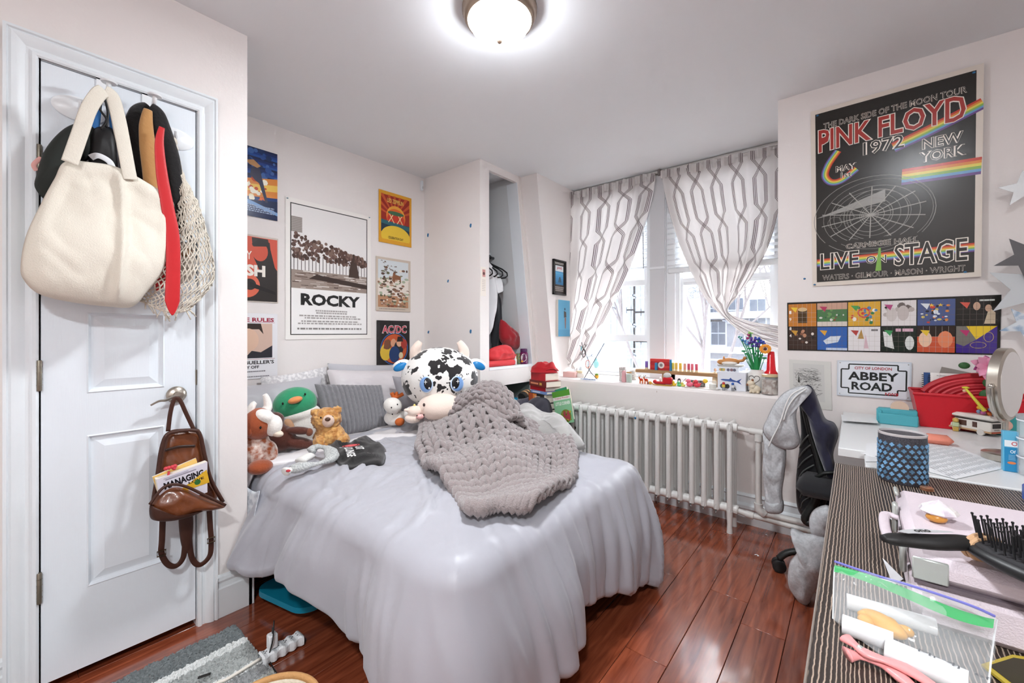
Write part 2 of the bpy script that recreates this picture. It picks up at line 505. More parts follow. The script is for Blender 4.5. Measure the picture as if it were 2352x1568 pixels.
# window wall: low wall with rounded sill, header, right wall
prof = [(yw(0), 0), (yw(.74), .74), (yw(.76) - .004, .772), (yw(.78) - .002, .795), (yw(.8) + .012, .810), (yw(.8) + .035, SILL), (3.48, SILL), (3.48, 0)]
w = MB(); w.prism(prof, XCH - XCL + 1.665, lambda a, b, t: (XCL + t, a, b))
o = w.build('wall_window', WALL, smooth=True, angle=35); o['kind'] = 'structure'
w = MB(); w.box(XCH, -.30, YWIN, 3.48, 2.40, CEIL); wall('wall_header', w)
w = MB()
def rx(z, x1): return (-.1197 * yw(z), x1)
pts = []
for z in (0, CEIL):
    a = -.1197 * yw(z)
    pts += [(a, yw(z), z), (1.7, yw(z), z), (1.7, 3.5, z), (a, 3.5, z)]
w.add(pts, [(0, 3, 2, 1), (4, 5, 6, 7), (0, 1, 5, 4), (1, 2, 6, 5), (2, 3, 7, 6), (3, 0, 4, 7)])
wall('wall_right', w)
wall('wall_back', MB().box(XD - .1, 1.7, -1.7, -1.6, 0, CEIL))
wall('wall_side', MB().box(1.6, 1.7, -1.6, 3.4, 0, CEIL))

# ---- skirting
def profile_run(mb, prof, a, b, nrm):
    """extrude profile (out, up) from a to b"""
    a, b, nrm = Vector(a), Vector(b), Vector(nrm)
    mb.prism(prof, 1.0, lambda o_, u, t: a.lerp(b, t) + nrm * o_ + Vector((0, 0, u)))
SK = [(0, 0), (.020, 0), (.020, .118), (.016, .124), (.013, .140), (.016, .150), (.012, .162), (.005, .170), (0, .170)]
sk = MB(); profile_run(sk, SK, (XD, DY1 + .072, 0), (XD, YCOR + .012, 0), (1, 0, 0)); profile_run(sk, SK, (XD + .02, YCOR, 0), (XD - .1, YCOR, 0), (0, 1, 0))
o = sk.build('baseboard_left', TRIM, smooth=False); o['kind'] = 'structure'
sk = MB(); profile_run(sk, SK, (XD, -1.6, 0), (XD, DY0 - .075, 0), (1, 0, 0)); o = sk.build('baseboard_near', TRIM, smooth=False); o['kind'] = 'structure'
sk = MB(); profile_run(sk, [(0, 0), (.020, 0), (.020, .09), (.03, .10), (.03, .118), (.012, .13), (.012, .165), (.02, .175), (.012, .19), (-.012, .19)], (1.6, yw(.1), 0), (XCL, yw(.1), 0), (0, -1, 0))
o = sk.build('baseboard_window', TRIM, smooth=False); o['kind'] = 'structure'

# ---- door casing (mitred)
CP = [(0, .012), (.006, .016), (.014, .016), (.020, .010), (.028, .009), (.040, .016), (.050, .020), (.060, .022), (.066, .018), (.070, .024), (.078, .024)]
def casing(mb, y0, z0, y1, z1, iy0, iz0, iy1, iz1):
    """strip between inner line and outer line, profile across"""
    def fn(u, v):
        i = v * (len(CP) - 1); k = min(int(i), len(CP) - 2); t = i - k
        a = lerp(CP[k][0], CP[k + 1][0], t) / .078; h = lerp(CP[k][1], CP[k + 1][1], t)
        yi, zi = lerp(iy0, iy1, u), lerp(iz0, iz1, u); yo_, zo = lerp(y0, y1, u), lerp(z0, z1, u)
        return (XD + h, lerp(yi, yo_, a), lerp(zi, zo, a))
    mb.grid(fn, 1, len(CP) - 1)
OY0, OY1, OZ = DY0 - .080, DY1 + .072, 2.150
IY0, IY1, IZ = DY0 - .006, DY1 + .006, DZ1 + .006
cs = struct('trim_4')
a = MB(); casing(a, OY0, 0, OY0, OZ, IY0, 0, IY0, IZ); a.box(XD - .02, XD + .010, OY0, IY0, 0, IZ); a.build('casing_side', TRIM, cs, angle=30)
a = MB(); casing(a, OY1, OZ, OY1, 0, IY1, IZ, IY1, 0); a.box(XD - .02, XD + .010, IY1, OY1, 0, IZ); a.build('casing_side', TRIM, cs, angle=30)
a = MB(); casing(a, OY0, OZ, OY1, OZ, IY0, IZ, IY1, IZ); a.build('casing_head', TRIM, cs, angle=30)
a = MB(); a.box(XD - .10, XD + .004, DY0 - .02, DY0 - .004, 0, DZ1 + .02); a.box(XD - .10, XD + .004, DY1 + .004, DY1 + .02, 0, DZ1 + .02); a.box(XD - .1, XD + .004, DY0, DY1, DZ1 + .004, DZ1 + .02)
a.build('jamb', TRIM, cs, smooth=False)

# ---- the closet door: slab with three raised panels
DX = XD + .006
door = struct('door_1', (DX, DY0, 0))
def door_slab():
    mb = MB(); y0, y1, z0, z1 = DY0, DY1, .034, DZ1
    pans = [(.205, .985 - .0), (1.06, 1.30), (1.36, 1.96)]
    py0, py1 = y0 + .105, y1 - .098
    P = [(py0, .305, py1, .830), (py0, .975, py1, 1.255), (py0, 1.36, py1, 1.95)]
    # face strips around the panels
    ys = [y0, py0, py1, y1]; zs = [z0]
    for p in P: zs += [p[1], p[3]]
    zs.append(z1)
    for i in range(3):
        for j in range(len(zs) - 1):
            if i == 1 and j % 2 == 1: continue
            mb.add([(DX, ys[i], zs[j]), (DX, ys[i + 1], zs[j]), (DX, ys[i + 1], zs[j + 1]), (DX, ys[i], zs[j + 1])], [(0, 1, 2, 3)])
    for (a, b, c_, d) in P:
        steps = [(0, 0), (.004, .003), (.012, -.009), (.018, -.010), (.045, -.001), (.05, -.001)]
        for (i0, h0), (i1, h1) in zip(steps, steps[1:]):
            A = [(a + i0, b + i0), (c_ - i0, b + i0), (c_ - i0, d - i0), (a + i0, d - i0)]
            B = [(a + i1, b + i1), (c_ - i1, b + i1), (c_ - i1, d - i1), (a + i1, d - i1)]
            mb.add([(DX + h0, *p) for p in A] + [(DX + h1, *p) for p in B], [(k, (k + 1) % 4, 4 + (k + 1) % 4, 4 + k) for k in range(4)])
        i, h = steps[-1]
        mb.add([(DX + h, a + i, b + i), (DX + h, c_ - i, b + i), (DX + h, c_ - i, d - i), (DX + h, a + i, d - i)], [(0, 1, 2, 3)])
    b = DX - .035
    mb.add([(DX, y0, z0), (DX, y1, z0), (DX, y1, z1), (DX, y0, z1), (b, y0, z0), (b, y1, z0), (b, y1, z1), (b, y0, z1)],
           [(0, 4, 5, 1), (1, 5, 6, 2), (2, 6, 7, 3), (3, 7, 4, 0), (4, 7, 6, 5)])
    return mb
DOORM = mat('painted_moulded_door', 'e6edf3', .38, bump=.08, bscale=14, stretch=(1, 26, 1.2))
door_slab().build('door_leaf', DOORM, door, smooth=False)
NICKEL = mat('brushed_nickel', 'b5ada2', .32, metal=1)
BRASSY = mat('aged_hinge_metal', '8e8779', .45, metal=.9)
for z in (1.745, 1.045, .355):
    h = MB(); h.lathe([(.0055, z - .05), (.0065, z - .048), (.0065, z + .048), (.0055, z + .05)], 10, (DX + .006, DY0 - .004, 0))
    for q in (-.03, -.01, .01, .03): h.lathe([(.0072, z + q - .001), (.0072, z + q + .001)], 10, (DX + .006, DY0 - .004, 0))
    h.box(DX - .001, DX + .002, DY0 - .014, DY0 + .001, z - .05, z + .05)
    h.build('hinge', BRASSY, door)
MB().box(DX - .02, DX + .001, DY1 - .0005, DY1 + .0045, .975, 1.035).build('strike_plate', BRASSY, door)
# lever handle
hp = onX(405, 906, DX); hy, hz = hp.y, hp.z
rotX = Matrix.Rotation(pi / 2, 4, 'Y')
hnd = MB(); hnd.lathe([(.030, 0), (.033, .003), (.031, .008), (.022, .013), (.014, .016), (.013, .034), (.016, .036), (.016, .044), (.013, .047), (0, .048)], 28, (DX, hy, hz), rotX)
pth = catmull([(DX + .040, hy, hz), (DX + .044, hy - .018, hz - .003), (DX + .046, hy - .04, hz - .012), (DX + .046, hy - .062, hz - .013), (DX + .043, hy - .085, hz - .026)], 6)
hnd.tube(pth, [lerp(.010, .0045, i / (len(pth) - 1)) for i in range(len(pth))], 10, flat=.7)
hnd.build('door_handle', NICKEL, door)

# ---- ceiling lamps: the one in view and an unseen twin added as fill
def ceiling_lamp(LX, LY, label, power):
    lamp = thing('ceiling_lamp', label, 'lamp', (LX, LY, CEIL))
    q = MB(); q.lathe([(.142, 0), (.150, -.004), (.150, -.016), (.145, -.024), (.144, -.034), (.138, -.044), (.128, -.050), (.126, -.044), (.0, -.04)], 56, (LX, LY, CEIL - .0005))
    q.build('metal_ring', mat('bronze_nickel', '9c8a7a', .38, metal=.85), lamp)
    q = MB(); q.lathe([(.125, -.046), (.122, -.056), (.110, -.078), (.088, -.098), (.058, -.113), (.028, -.121), (0, -.123)], 48, (LX, LY, CEIL))
    q.build('glass_dome', mat('lit_frosted_glass', 'ffffff', .5, emit='f2f8ff', estr=30.0, alpha=.45), lamp)
    ld = bpy.data.lights.new('lamp_bulb', 'AREA'); ld.shape = 'DISK'; ld.size = .2; ld.energy = power; ld.color = LAMP_COL
    lo = bpy.data.objects.new('lamp_bulb', ld); COL.objects.link(lo); lo.parent = lamp; lo.location = (0, 0, -.055)
    q = MB(); q.lathe([(0, -.120), (.009, -.121), (.012, -.127), (.010, -.134), (.004, -.139), (0, -.140)], 16, (LX, LY, CEIL))
    q.build('finial', mat('bronze_nickel'), lamp)
ceiling_lamp(-1.103, 1.273, 'round flush ceiling lamp with bronze ring above the bed', LAMP_POWER)
ceiling_lamp(.30, -.70, 'added unseen fill lamp on the ceiling in the near half of the room', LAMP_POWER_FILL)
# keep daylight out of the wall cavities
wall('wall_cavity', MB().box(XP - .1, XD - .1, -.3, -.2, 0, CEIL).box(XP - .1, XP, -.3, YCOR - .1, 0, CEIL).box(XP - .1, XCH, 3.4, 3.5, 0, CEIL))

# ================================================================== windows
WFRAME = mat('window_frame_paint', 'dfe1e3', .4)
GLASS = mat('window_glass', 'ffffff', .0, alpha=.08)
def win_box(mb, x0, x1, z0, z1, ya, yb): mb.box(min(x0, x1), max(x0, x1), ya, yb, min(z0, z1), max(z0, z1))
YG = 3.43
def wx(px, y=YG): return onY(px, 700, y).x
def wz(px, py, y=YG): return onY(px, py, y).z
# left window (double hung)
w1 = struct('window_1', (-1.65, YWIN, SILL))
L0, L1 = XCH, wx(1503)
gl, gr, grl = XCH + .055, wx(1483.5), wx(1493)
zt, zm1, zm0, zb = wz(1480, 655), wz(1480, 769), wz(1480, 780), wz(1480, 846)
f = MB(); f.box(L0, L0 + .045, 3.36, 3.47, SILL, 2.40); f.box(wx(1493.5), L1, 3.36, 3.47, SILL, 2.40); f.box(L0, L1, 3.36, 3.47, 2.34, 2.40); f.build('frame', WFRAME, w1, smooth=False)
f = MB(); f.box(gr, wx(1493.5), 3.40, 3.44, zm0, 2.34); f.box(gl - .02, gr, 3.40, 3.44, zm0 + .002, zm1); f.box(gl - .02, gl, 3.40, 3.44, zm1, 2.34); f.box(gl, gr, 3.40, 3.44, zt, zt + .045); f.build('upper_sash', WFRAME, w1, smooth=False)
f = MB(); f.box(gl - .02, grl, 3.385, 3.425, SILL + .02, zb); f.box(gl - .02, gl - .005, 3.385, 3.425, zb, zm0); f.box(gl - .02, grl, 3.385, 3.425, zm0 - .012, zm0 + .002); f.build('lower_sash', WFRAME, w1, smooth=False)
MB().box(gl, gr, YG, YG + .004, zm1, 2.34).build('pane', GLASS, w1, smooth=False)
MB().box(gl, grl, YG - .025, YG - .021, zb, zm0).build('pane', GLASS, w1, smooth=False)
f = MB(); f.rbox((L0 + L1) / 2, 3.39, SILL + .012, L1 - L0, .09, .022, .004); f.build('sill_board', WFRAME, w1)
# centre post
post = struct('trim_5', (-1.2, YWIN, SILL))
f = MB(); f.box(L1, wx(1526, 3.33), 3.33, 3.47, SILL, 2.44); f.box(wx(1526, 3.33), wx(1538), 3.345, 3.47, SILL, 2.44); f.build('post', mat('post_paint', 'c9c9cb', .45), post, smooth=False)
MB().box(L1 - .004, wx(1526, 3.33) + .003, 3.324, 3.334, wz(1515, 617, 3.33), wz(1515, 612, 3.33)).build('post_bead', WFRAME, post, smooth=False)
# right window
w2 = struct('window_2', (-.75, YWIN, SILL))
R0, R1 = wx(1538), -.36
g0, g1 = wx(1572), wx(1770)
zt2 = wz(1700, 640)
f = MB(); f.box(R0, g0 - .05, 3.36, 3.47, SILL, 2.40); f.box(g0 - .05, g0 - .02, 3.38, 3.47, SILL, 2.40); f.box(g0 - .02, g0, 3.40, 3.47, SILL, 2.40); f.box(g1, R1, 3.40, 3.47, SILL, 2.40); f.box(g1 + .03, R1, 3.37, 3.47, SILL, 2.40); f.box(R0, R1, 3.36, 3.47, 2.34, 2.40); f.box(R0, R1, 3.36, 3.47, SILL, SILL + .045)
f.build('frame', WFRAME, w2, smooth=False)
f = MB(); f.box(g0, g1, 3.40, 3.45, zt2, zt2 + .03); f.box(g0, g1, 3.415, 3.45, zt2 - .02, zt2); f.build('sash_rail', WFRAME, w2, smooth=False)
MB().box(g0, g1, YG, YG + .004, SILL + .045, 2.34).build('pane', GLASS, w2, smooth=False)
# sun catcher on the right pane: a bee in outline
p0 = onY(1597, 672, YG - .004)
bee = MB()
for rr, dx, dz, fl in ((.030, 0, -.012, 1.25), (.020, -.024, .02, 1.5), (.020, .022, .024, 1.5), (.014, -.03, -.03, 1.2)):
    bee.tube([(p0.x + dx + rr * cos(a) * fl, p0.y, p0.z + dz + rr * sin(a)) for a in [2 * pi * k / 18 for k in range(18)]], .0012, 5, closed=True)
for k in (-1, 0, 1): bee.tube([(p0.x + .016 * k - .004, p0.y, p0.z - .038), (p0.x + .016 * k + .006, p0.y, p0.z + .014)], .0012, 5)
bee.tube(catmull([(p0.x - .012, p0.y, p0.z + .03), (p0.x - .016, p0.y, p0.z + .055)], 3), .0012, 5); bee.tube([(p0.x + .01, p0.y, p0.z + .035), (p0.x + .014, p0.y, p0.z + .06)], .0012, 5)
tag(bee.build('sun_catcher', mat('lead_grey_wire', '8e8a92', .5)), 'bee outline sun catcher stuck on the right window pane', 'decoration')

# ================================================================== blinds
BLM = mat('blind_slat_white', 'eceef0', .5, translucent=.25)
b1 = thing('venetian_blind', 'thin-slatted white venetian blind in the left window behind the curtain', 'blind', (-1.65, 3.38, 2.38))
MB().rbox((L0 + L1) / 2 - .01, 3.375, 2.375, L1 - L0 - .03, .03, .03, .004).build('head_rail', BLM, b1)
me1 = None
k = 0; z = 2.35
while z > 1.735:
    if me1 is None:
        o = MB().grid(lambda u, v: ((u - .5) * (L1 - L0 - .04), (v - .5) * .02, .0035 * (1 - (2 * v - 1) ** 2) - .007 * (v - .5)), 1, 4).build('slat', BLM); me1 = o.data
    else:
        o = bpy.data.objects.new('slat', me1); COL.objects.link(o)
    o.parent = b1; o.location = ((L0 + L1) / 2 - .01 + 1.65, -.005, z - 2.38); z -= .0185
MB().rbox((L0 + L1) / 2 - .01, 3.375, 1.722, L1 - L0 - .04, .018, .012, .003).build('bottom_rail', BLM, b1)
MB().tube([onY(1476, 480, 3.352), onY(1478, 617, 3.352)], .004, 6).build('tilt_wand', mat('grey_wand', '8d8a8c', .4), b1)
b2 = thing('venetian_blind', 'wide-slatted white venetian blind half lowered in the right window', 'blind', (-.75, 3.38, 2.38))
MB().rbox((R0 + R1) / 2, 3.365, 2.372, R1 - R0 - .01, .045, .045, .005).build('head_rail', BLM, b2)
me1 = None; z = 2.33
while z > 1.70:
    if me1 is None:
        o = MB().grid(lambda u, v: ((u - .5) * (R1 - R0 - .02), (v - .5) * .042, .004 * (1 - (2 * v - 1) ** 2) - .034 * (v - .5)), 1, 5).build('slat', BLM); me1 = o.data
    else:
        o = bpy.data.objects.new('slat', me1); COL.objects.link(o)
    o.parent = b2; o.location = ((R0 + R1) / 2 + .75, -.015, z - 2.38); z -= .042
MB().rbox((R0 + R1) / 2, 3.362, 1.672, R1 - R0 - .02, .03, .045, .008).build('bottom_rail', mat('blind_rail', 'd9dbdc', .5), b2)

# ================================================================== curtains
def curtain_mat():
    m = mat('trellis_curtain', 'efeae7', .85)
    nt = m.node_tree; N, L = nt.nodes, nt.links; b = N['Principled BSDF']; out = N['Material Output']
    uv = N.new('ShaderNodeUVMap'); sp = N.new('ShaderNodeSeparateXYZ'); L.new(uv.outputs[0], sp.inputs[0])
    def mth(op, a, b_=None, clamp=False):
        n = N.new('ShaderNodeMath'); n.operation = op; n.use_clamp = clamp
        for i, q in enumerate((a, b_)):
            if q is None: continue
            if hasattr(q, 'links') or hasattr(q, 'is_output'): L.new(q, n.inputs[i])
            else: n.inputs[i].default_value = q
        return n.outputs[0]
    P, A, LP = .19, .0475, .60
    sy = mth('SINE', mth('MULTIPLY', sp.outputs[1], 2 * pi / LP))
    T = mth('MAXIMUM', mth('MINIMUM', mth('MULTIPLY', sy, 1.75), 1.0), -1.0)
    def fam(sgn):
        f = mth('ADD', sp.outputs[0], mth('MULTIPLY', T, sgn * A))
        fr = mth('SUBTRACT', mth('FRACT', mth('ADD', mth('DIVIDE', f, P), .5)), .5)
        d = mth('MULTIPLY', mth('ABSOLUTE', fr), P)
        l1 = mth('LESS_THAN', d, .0029)
        l2 = mth('LESS_THAN', mth('ABSOLUTE', mth('SUBTRACT', d, .0110)), .0029)
        return mth('MAXIMUM', l1, l2)
    mask = mth('MAXIMUM', fam(1), fam(-1))
    mx = N.new('ShaderNodeMix'); mx.data_type = 'RGBA'
    mx.inputs['A'].default_value = (*lin('f2eeec'), 1); mx.inputs['B'].default_value = (*lin('8f8283'), 1)
    L.new(mask, mx.inputs['Factor']); L.new(mx.outputs['Result'], b.inputs['Base Color'])
    wv = N.new('ShaderNodeTexNoise'); wv.inputs['Scale'].default_value = 700; L.new(uv.outputs[0], wv.inputs['Vector'])
    bp = N.new('ShaderNodeBump'); bp.inputs['Strength'].default_value = .2; bp.inputs['Distance'].default_value = .001; L.new(wv.outputs['Fac'], bp.inputs['Height']); L.new(bp.outputs[0], b.inputs['Normal'])
    tr = N.new('ShaderNodeBsdfTranslucent'); L.new(mx.outputs['Result'], tr.inputs['Color'])
    tp = N.new('ShaderNodeBsdfTransparent')
    ms = N.new('ShaderNodeMixShader'); ms.inputs[0].default_value = .42; L.new(b.outputs[0], ms.inputs[1]); L.new(tr.outputs[0], ms.inputs[2])
    ms2 = N.new('ShaderNodeMixShader'); ms2.inputs[0].default_value = .05; L.new(ms.outputs[0], ms2.inputs[1]); L.new(tp.outputs[0], ms2.inputs[2])
    L.new(ms2.outputs[0], out.inputs[0])
    return m
CURT = curtain_mat()
def curve_at(pts, t):
    i = t * (len(pts) - 1); k = min(int(i), len(pts) - 2); return pts[k].lerp(pts[k + 1], i - k)
def curtain(name, label, left, right, yl, nfold, amp, uw, vl, seed, u0=0, v0=0):
    Lc = catmull([onY(x, y, yy) for x, y, yy in left], 10); Rc = catmull([onY(x, y, yy) for x, y, yy in right], 10)
    nu, nv = 90, 70
    t = thing(name, label, 'curtain', (yl[0], yl[1], 2.45), 'trellis curtains')
    mb = MB(); uvs = []
    def fn(u, v):
        a, b = curve_at(Lc, v), curve_at(Rc, v)
        p = a.lerp(b, u)
        wdt = (b - a).length
        comp = min(1.25, .8 / max(.12, wdt))
        ph = seed + 2 * pi * nfold * u + .9 * sin(3 * v + seed) + .7 * sin(5 * u + seed)
        d = amp * (sin(ph) + .45 * sin(2.1 * ph + 1 + 2 * v)) * (.35 + .65 * min(1, v * 3)) * comp * min(1, wdt / .22)
        p = p + Vector((0, -d - .006, 0))
        p.x += .35 * d * cos(ph) * min(1, 4 * u * (1 - u))
        return p
    mb.grid(fn, nu, nv)
    o = mb.build('drape', CURT, t, angle=180)
    uvl = o.data.uv_layers.new(name='UVMap')
    vv = []
    for p in o.data.polygons:
        for li in p.loop_indices:
            vi = o.data.loops[li].vertex_index
            vv += [u0 + (vi % (nu + 1)) / nu * uw, v0 + (vi // (nu + 1)) / nv * vl]
    uvl.data.foreach_set('uv', vv)
    md = o.modifiers.new('cloth_thickness', 'SOLIDIFY'); md.thickness = .0012
    # gathered heading
    hd = MB()
    def hf(u, v):
        a, b = curve_at(Lc, 0), curve_at(Rc, 0); p = a.lerp(b, u)
        return p + Vector((0, -.012 - .010 * sin(2 * pi * 14 * u + seed) - .006 * sin(2 * pi * 23 * u), .022 - .062 * v + .004 * sin(31 * u)))
    hd.grid(hf, 100, 4)
    h = hd.build('heading', CURT, t, angle=180)
    uvl = h.data.uv_layers.new(name='UVMap'); vv = []
    for p in h.data.polygons:
        for li in p.loop_indices:
            vi = h.data.loops[li].vertex_index; vv += [u0 + (vi % 101) / 100 * uw, v0 - .03 + (vi // 101) * .015]
    uvl.data.foreach_set('uv', vv)
    return t
curtain('curtain', 'patterned curtain gathered to the left of the left window', [(1312, 449, 3.31), (1309, 560, 3.31), (1304, 660, 3.30), (1295, 760, 3.28), (1285, 838, 3.25)],
        [(1507, 402, 3.31), (1500, 450, 3.31), (1475, 535, 3.31), (1440, 630, 3.30), (1405, 705, 3.29), (1370, 775, 3.27), (1330, 850, 3.25)], (-1.9, 3.31), 3.4, .020, .80, 1.75, .4, .03, .12)
curtain('curtain', 'patterned curtain of the right window swept aside to the right', [(1519, 400, 3.31), (1536, 480, 3.31), (1562, 560, 3.31), (1592, 630, 3.30), (1625, 690, 3.29), (1670, 735, 3.27), (1725, 778, 3.25), (1788, 803, 3.23)],
        [(1790, 341, 3.31), (1790, 420, 3.31), (1786, 500, 3.31), (1757, 590, 3.31), (1706, 670, 3.31), (1672, 712, 3.30), (1716, 735, 3.28), (1788, 748, 3.24)], (-.6, 3.31), 3.9, .018, 1.05, 1.75, 2.2, .06, .18)
rod = thing('curtain_rod', 'thin white curtain rod along the ceiling over both windows', 'curtain rod', (-1.2, 3.32, 2.45))
MB().tube([(XCH + .002, 3.335, 2.462), (-.335, 3.335, 2.462)], .008, 8).build('rod', mat('rod_white', 'd9d5d2', .4), rod)
bk = onY(1515, 400, 3.33)
MB().rbox(bk.x, 3.335, bk.z + .012, .022, .05, .05, .004).build('bracket', mat('bracket_grey', '77716e', .5), rod)
MB().rbox(-1.17, 3.352, 2.474, 1.64, .016, .016, .003).build('track', mat('rod_white'), rod)

# ================================================================== outdoors
EXT = mat('pale_render_facade', '505866', .9, var=.06, vscale=.6)
EXW = mat('facade_window_white', '757a84', .6)
EXG = mat('facade_glass', '2c3440', .25)
bld = thing('apartment_building', 'pale blue-grey apartment building seen through the left window', 'building', (-8, 13, -5))
MB().box(-16, -4.7, 13, 19, -5, 12).build('wall', EXT, bld, smooth=False)
MB().box(-16, -4.68, 12.96, 13.01, -.95, -.80).box(-16, -4.68, 12.96, 13.01, 2.3, 2.42).build('string_course', EXW, bld, smooth=False)
def far_window(px, py, w, h, Y, par):
    p = onY(px, py, Y - .06)
    f = MB(); f.box(p.x - w / 2, p.x + w / 2, Y - .06, Y - .003, p.z - h / 2, p.z + h / 2); fo = f.build('window', EXW, par, smooth=False)
    g = MB()
    for sx in (0, 1):
        for sz in (0, 1): g.box(p.x - w * .42 + sx * w * .44, p.x - w * .42 + sx * w * .44 + w * .40, Y - .08, Y - .065, p.z - h * .43 + sz * h * .45, p.z - h * .43 + sz * h * .45 + h * .41)
    g.build('pane', EXG, fo, smooth=False)
for px, py in ((1450, 678), (1473, 683), (1450, 745), (1473, 750), (1450, 812), (1473, 818), (1404, 672), (1404, 742)): far_window(px, py, .34 if px != 1473 else .62, 1.15, 13, bld)
bl2 = thing('row_house', 'low pale row house behind the bare trees outside the right window', 'building', (-5, 24, -5))
MB().box(-9.5, 2, 24, 30, -5, 1.9).build('wall', mat('far_wall', '4f525a', .9), bl2, smooth=False)
MB().box(-9.7, 2.2, 23.7, 30.2, 1.9, 2.25).box(-9.7, 2.2, 23.8, 24, .2, .45).build('roof_edge', EXW, bl2, smooth=False)
for px, py in ((1600, 705), (1640, 708), (1690, 712), (1740, 715), (1600, 760), (1650, 765), (1730, 770)): far_window(px, py, .8, 1.4, 24, bl2)
brick = MB(); a = onY(1575, 690, 20); b_ = onY(1612, 745, 20); brick.box(a.x, b_.x, 20, 21, b_.z - 6, a.z); tag(brick.build('brick_shed', mat('far_brick', '6a4642', .9)), 'faint red brick outbuilding beyond the right window', 'building')
BARK = mat('pale_bark', '3c3739', .9)
def tree(px, base_py, Y, h, seed, label):
    rr = random.Random(seed); b = onY(px, base_py, Y); mb = MB()
    def grow(p, d, l, r, lvl):
        n = 4; pts = [p]; q = p
        for i in range(n):
            d = (d + Vector((rr.uniform(-.22, .22), rr.uniform(-.15, .15), rr.uniform(-.06, .16)))).normalized()
            q = q + d * (l / n); pts.append(q)
        mb.tube(pts, [lerp(r, r * .55, i / n) for i in range(n + 1)], 5 if lvl < 2 else 3, cap=False)
        if lvl >= 6 or r < .0022: return
        for i in range(rr.choice((2, 3, 3) if lvl < 4 else (1, 2, 2)) if lvl else 6):
            a = rr.uniform(.35, .95); pp = pts[rr.choice((2, 3, 4))]
            ang = rr.uniform(0, 2 * pi)
            side = Vector((cos(ang), .5 * sin(ang), .25))
            grow(pp, (d + side * a).normalized(), l * rr.uniform(.55, .8), r * .58, lvl + 1)
    grow(b, Vector((rr.uniform(-.1, .1), 0, 1)), h, h * .013, 0)
    tag(mb.build('bare_tree', BARK), label, 'tree', 'bare trees outside')
tree(1605, 990, 7.0, 2.6, 11, 'slim bare tree nearest the right window, left of its pane')
tree(1655, 930, 9.0, 2.8, 5, 'bare forked tree in the middle of the right window view')
tree(1735, 980, 7.5, 2.6, 23, 'bare tree at the right side of the right window view')
tree(1498, 950, 8.0, 2.4, 31, 'bare tree whose twigs show beside the centre post')
for k, (z0, z1) in enumerate((((1345, 797), (1500, 803)), ((1345, 818), (1500, 822)))):
    a = onY(*z0, 9.0); b_ = onY(*z1, 9.0)
    tag(MB().tube([a + (a - b_) * .5, b_ + (b_ - a) * 2], .016, 5).build('power_line', mat('cable_grey', '70737c', .7)), ('upper' if k == 0 else 'lower') + ' power line crossing in front of the apartment building', 'cable')
g = MB().box(-40, 40, 4.2, 60, -6.2, -6).build('ground_outside', mat('pale_ground', '5a5958', .9)); g['kind'] = 'structure'

# ================================================================== radiator
RADM = mat('radiator_white_enamel', 'e4e3e0', .35, var=.06, vscale=20, bump=.05, bscale=60)
RY = 2.795
rx0, rx1 = onY(1323.6, 925, RY).x, onY(1681, 971, RY).x
rzt = .5 * (onY(1323.6, 925, RY).z + onY(1681, 971, RY).z)
rad = thing('radiator', 'white cast-iron column radiator under the windows', 'radiator', ((rx0 + rx1) / 2, RY, 0))
def rad_section(feet):
    mb = MB(); zt_, zb_ = rzt - .012, .125
    for yy in (-.058, 0, .058):
        mb.tube([(0, yy, zb_), (0, yy, zb_ + .03), (0, yy, zt_ - .03), (0, yy, zt_)], [.017, .016, .016, .017], 10, flat=1.0, up=(1, 0, 0))
    # top and bottom headers with a pointed crest
    for zc, sg in ((zt_ - .012, 1), (zb_ + .012, -1)):
        mb.grid(lambda u, v: ((.019 * cos(2 * pi * u)) * (1 if abs(v - .5) < .49 else .3), lerp(-.076, .076, v), zc + (.030 if sin(2 * pi * u) * sg > 0 else .022) * sin(2 * pi * u)), 14, 6, closeu=True)
        mb.tube([(-rp_ / 2 - .001, -.03, zc), (rp_ / 2 + .001, -.03, zc)], .026, 14)
    mb.tube([(0, -.07, zt_ + .004), (0, .07, zt_ + .004)], [.009, .009], 6)
    if feet:
        for yy in (-.058, .058): mb.tube([(0, yy, .13), (0, yy, .05), (0, yy, .0)], [.018, .014, .017], 10)
    return mb
rp_ = (rx1 - rx0) / 15
ms_, mf_ = None, None
for k in range(16):
    feet = k in (0, 15)
    src = mf_ if feet else ms_
    if src is None:
        o = rad_section(feet).build('section', RADM); src = o.data
        if feet: mf_ = src
        else: ms_ = src
    else:
        o = bpy.data.objects.new('section', src); COL.objects.link(o)
    o.parent = rad; o.location = (rx0 + k * rp_ - rad.location.x, 0, 0)
vx = rx1 + .03
zt_h = onY(1745, 998, RY).z
pipe = MB(); zc = rzt - .024
pipe.tube([(rx1 + .01, RY - .03, zc), (vx + .02, RY - .03, zc), (vx + .115, RY - .03, zc - .012)], .014, 10); pipe.tube([(rx1 + .02, RY - .03, zc), (rx1 + .036, RY - .03, zc)], .026, 6)
pipe.tube([(vx + .07, RY - .03, zc - .007), (vx + .16, RY - .03, zc - .012)], .020, 10)
pipe.tube([(vx + .115, RY - .03, zc), (vx + .115, RY - .03, .20), (vx + .118, RY - .03, .165), (vx + .14, RY - .03, .15), (vx + .9, RY - .02, .155)], .0165, 10)
pipe.tube([(vx + .115, RY - .03, zc - .02), (vx + .115, RY - .03, zc - .06)], .022, 10); pipe.tube([(vx + .115, RY - .03, .205), (vx + .115, RY - .03, .17), (vx + .15, RY - .03, .148)], .024, 10)
pipe.build('supply_pipe', mat('pipe_white', 'dcdad6', .4, var=.1, vscale=30), rad)
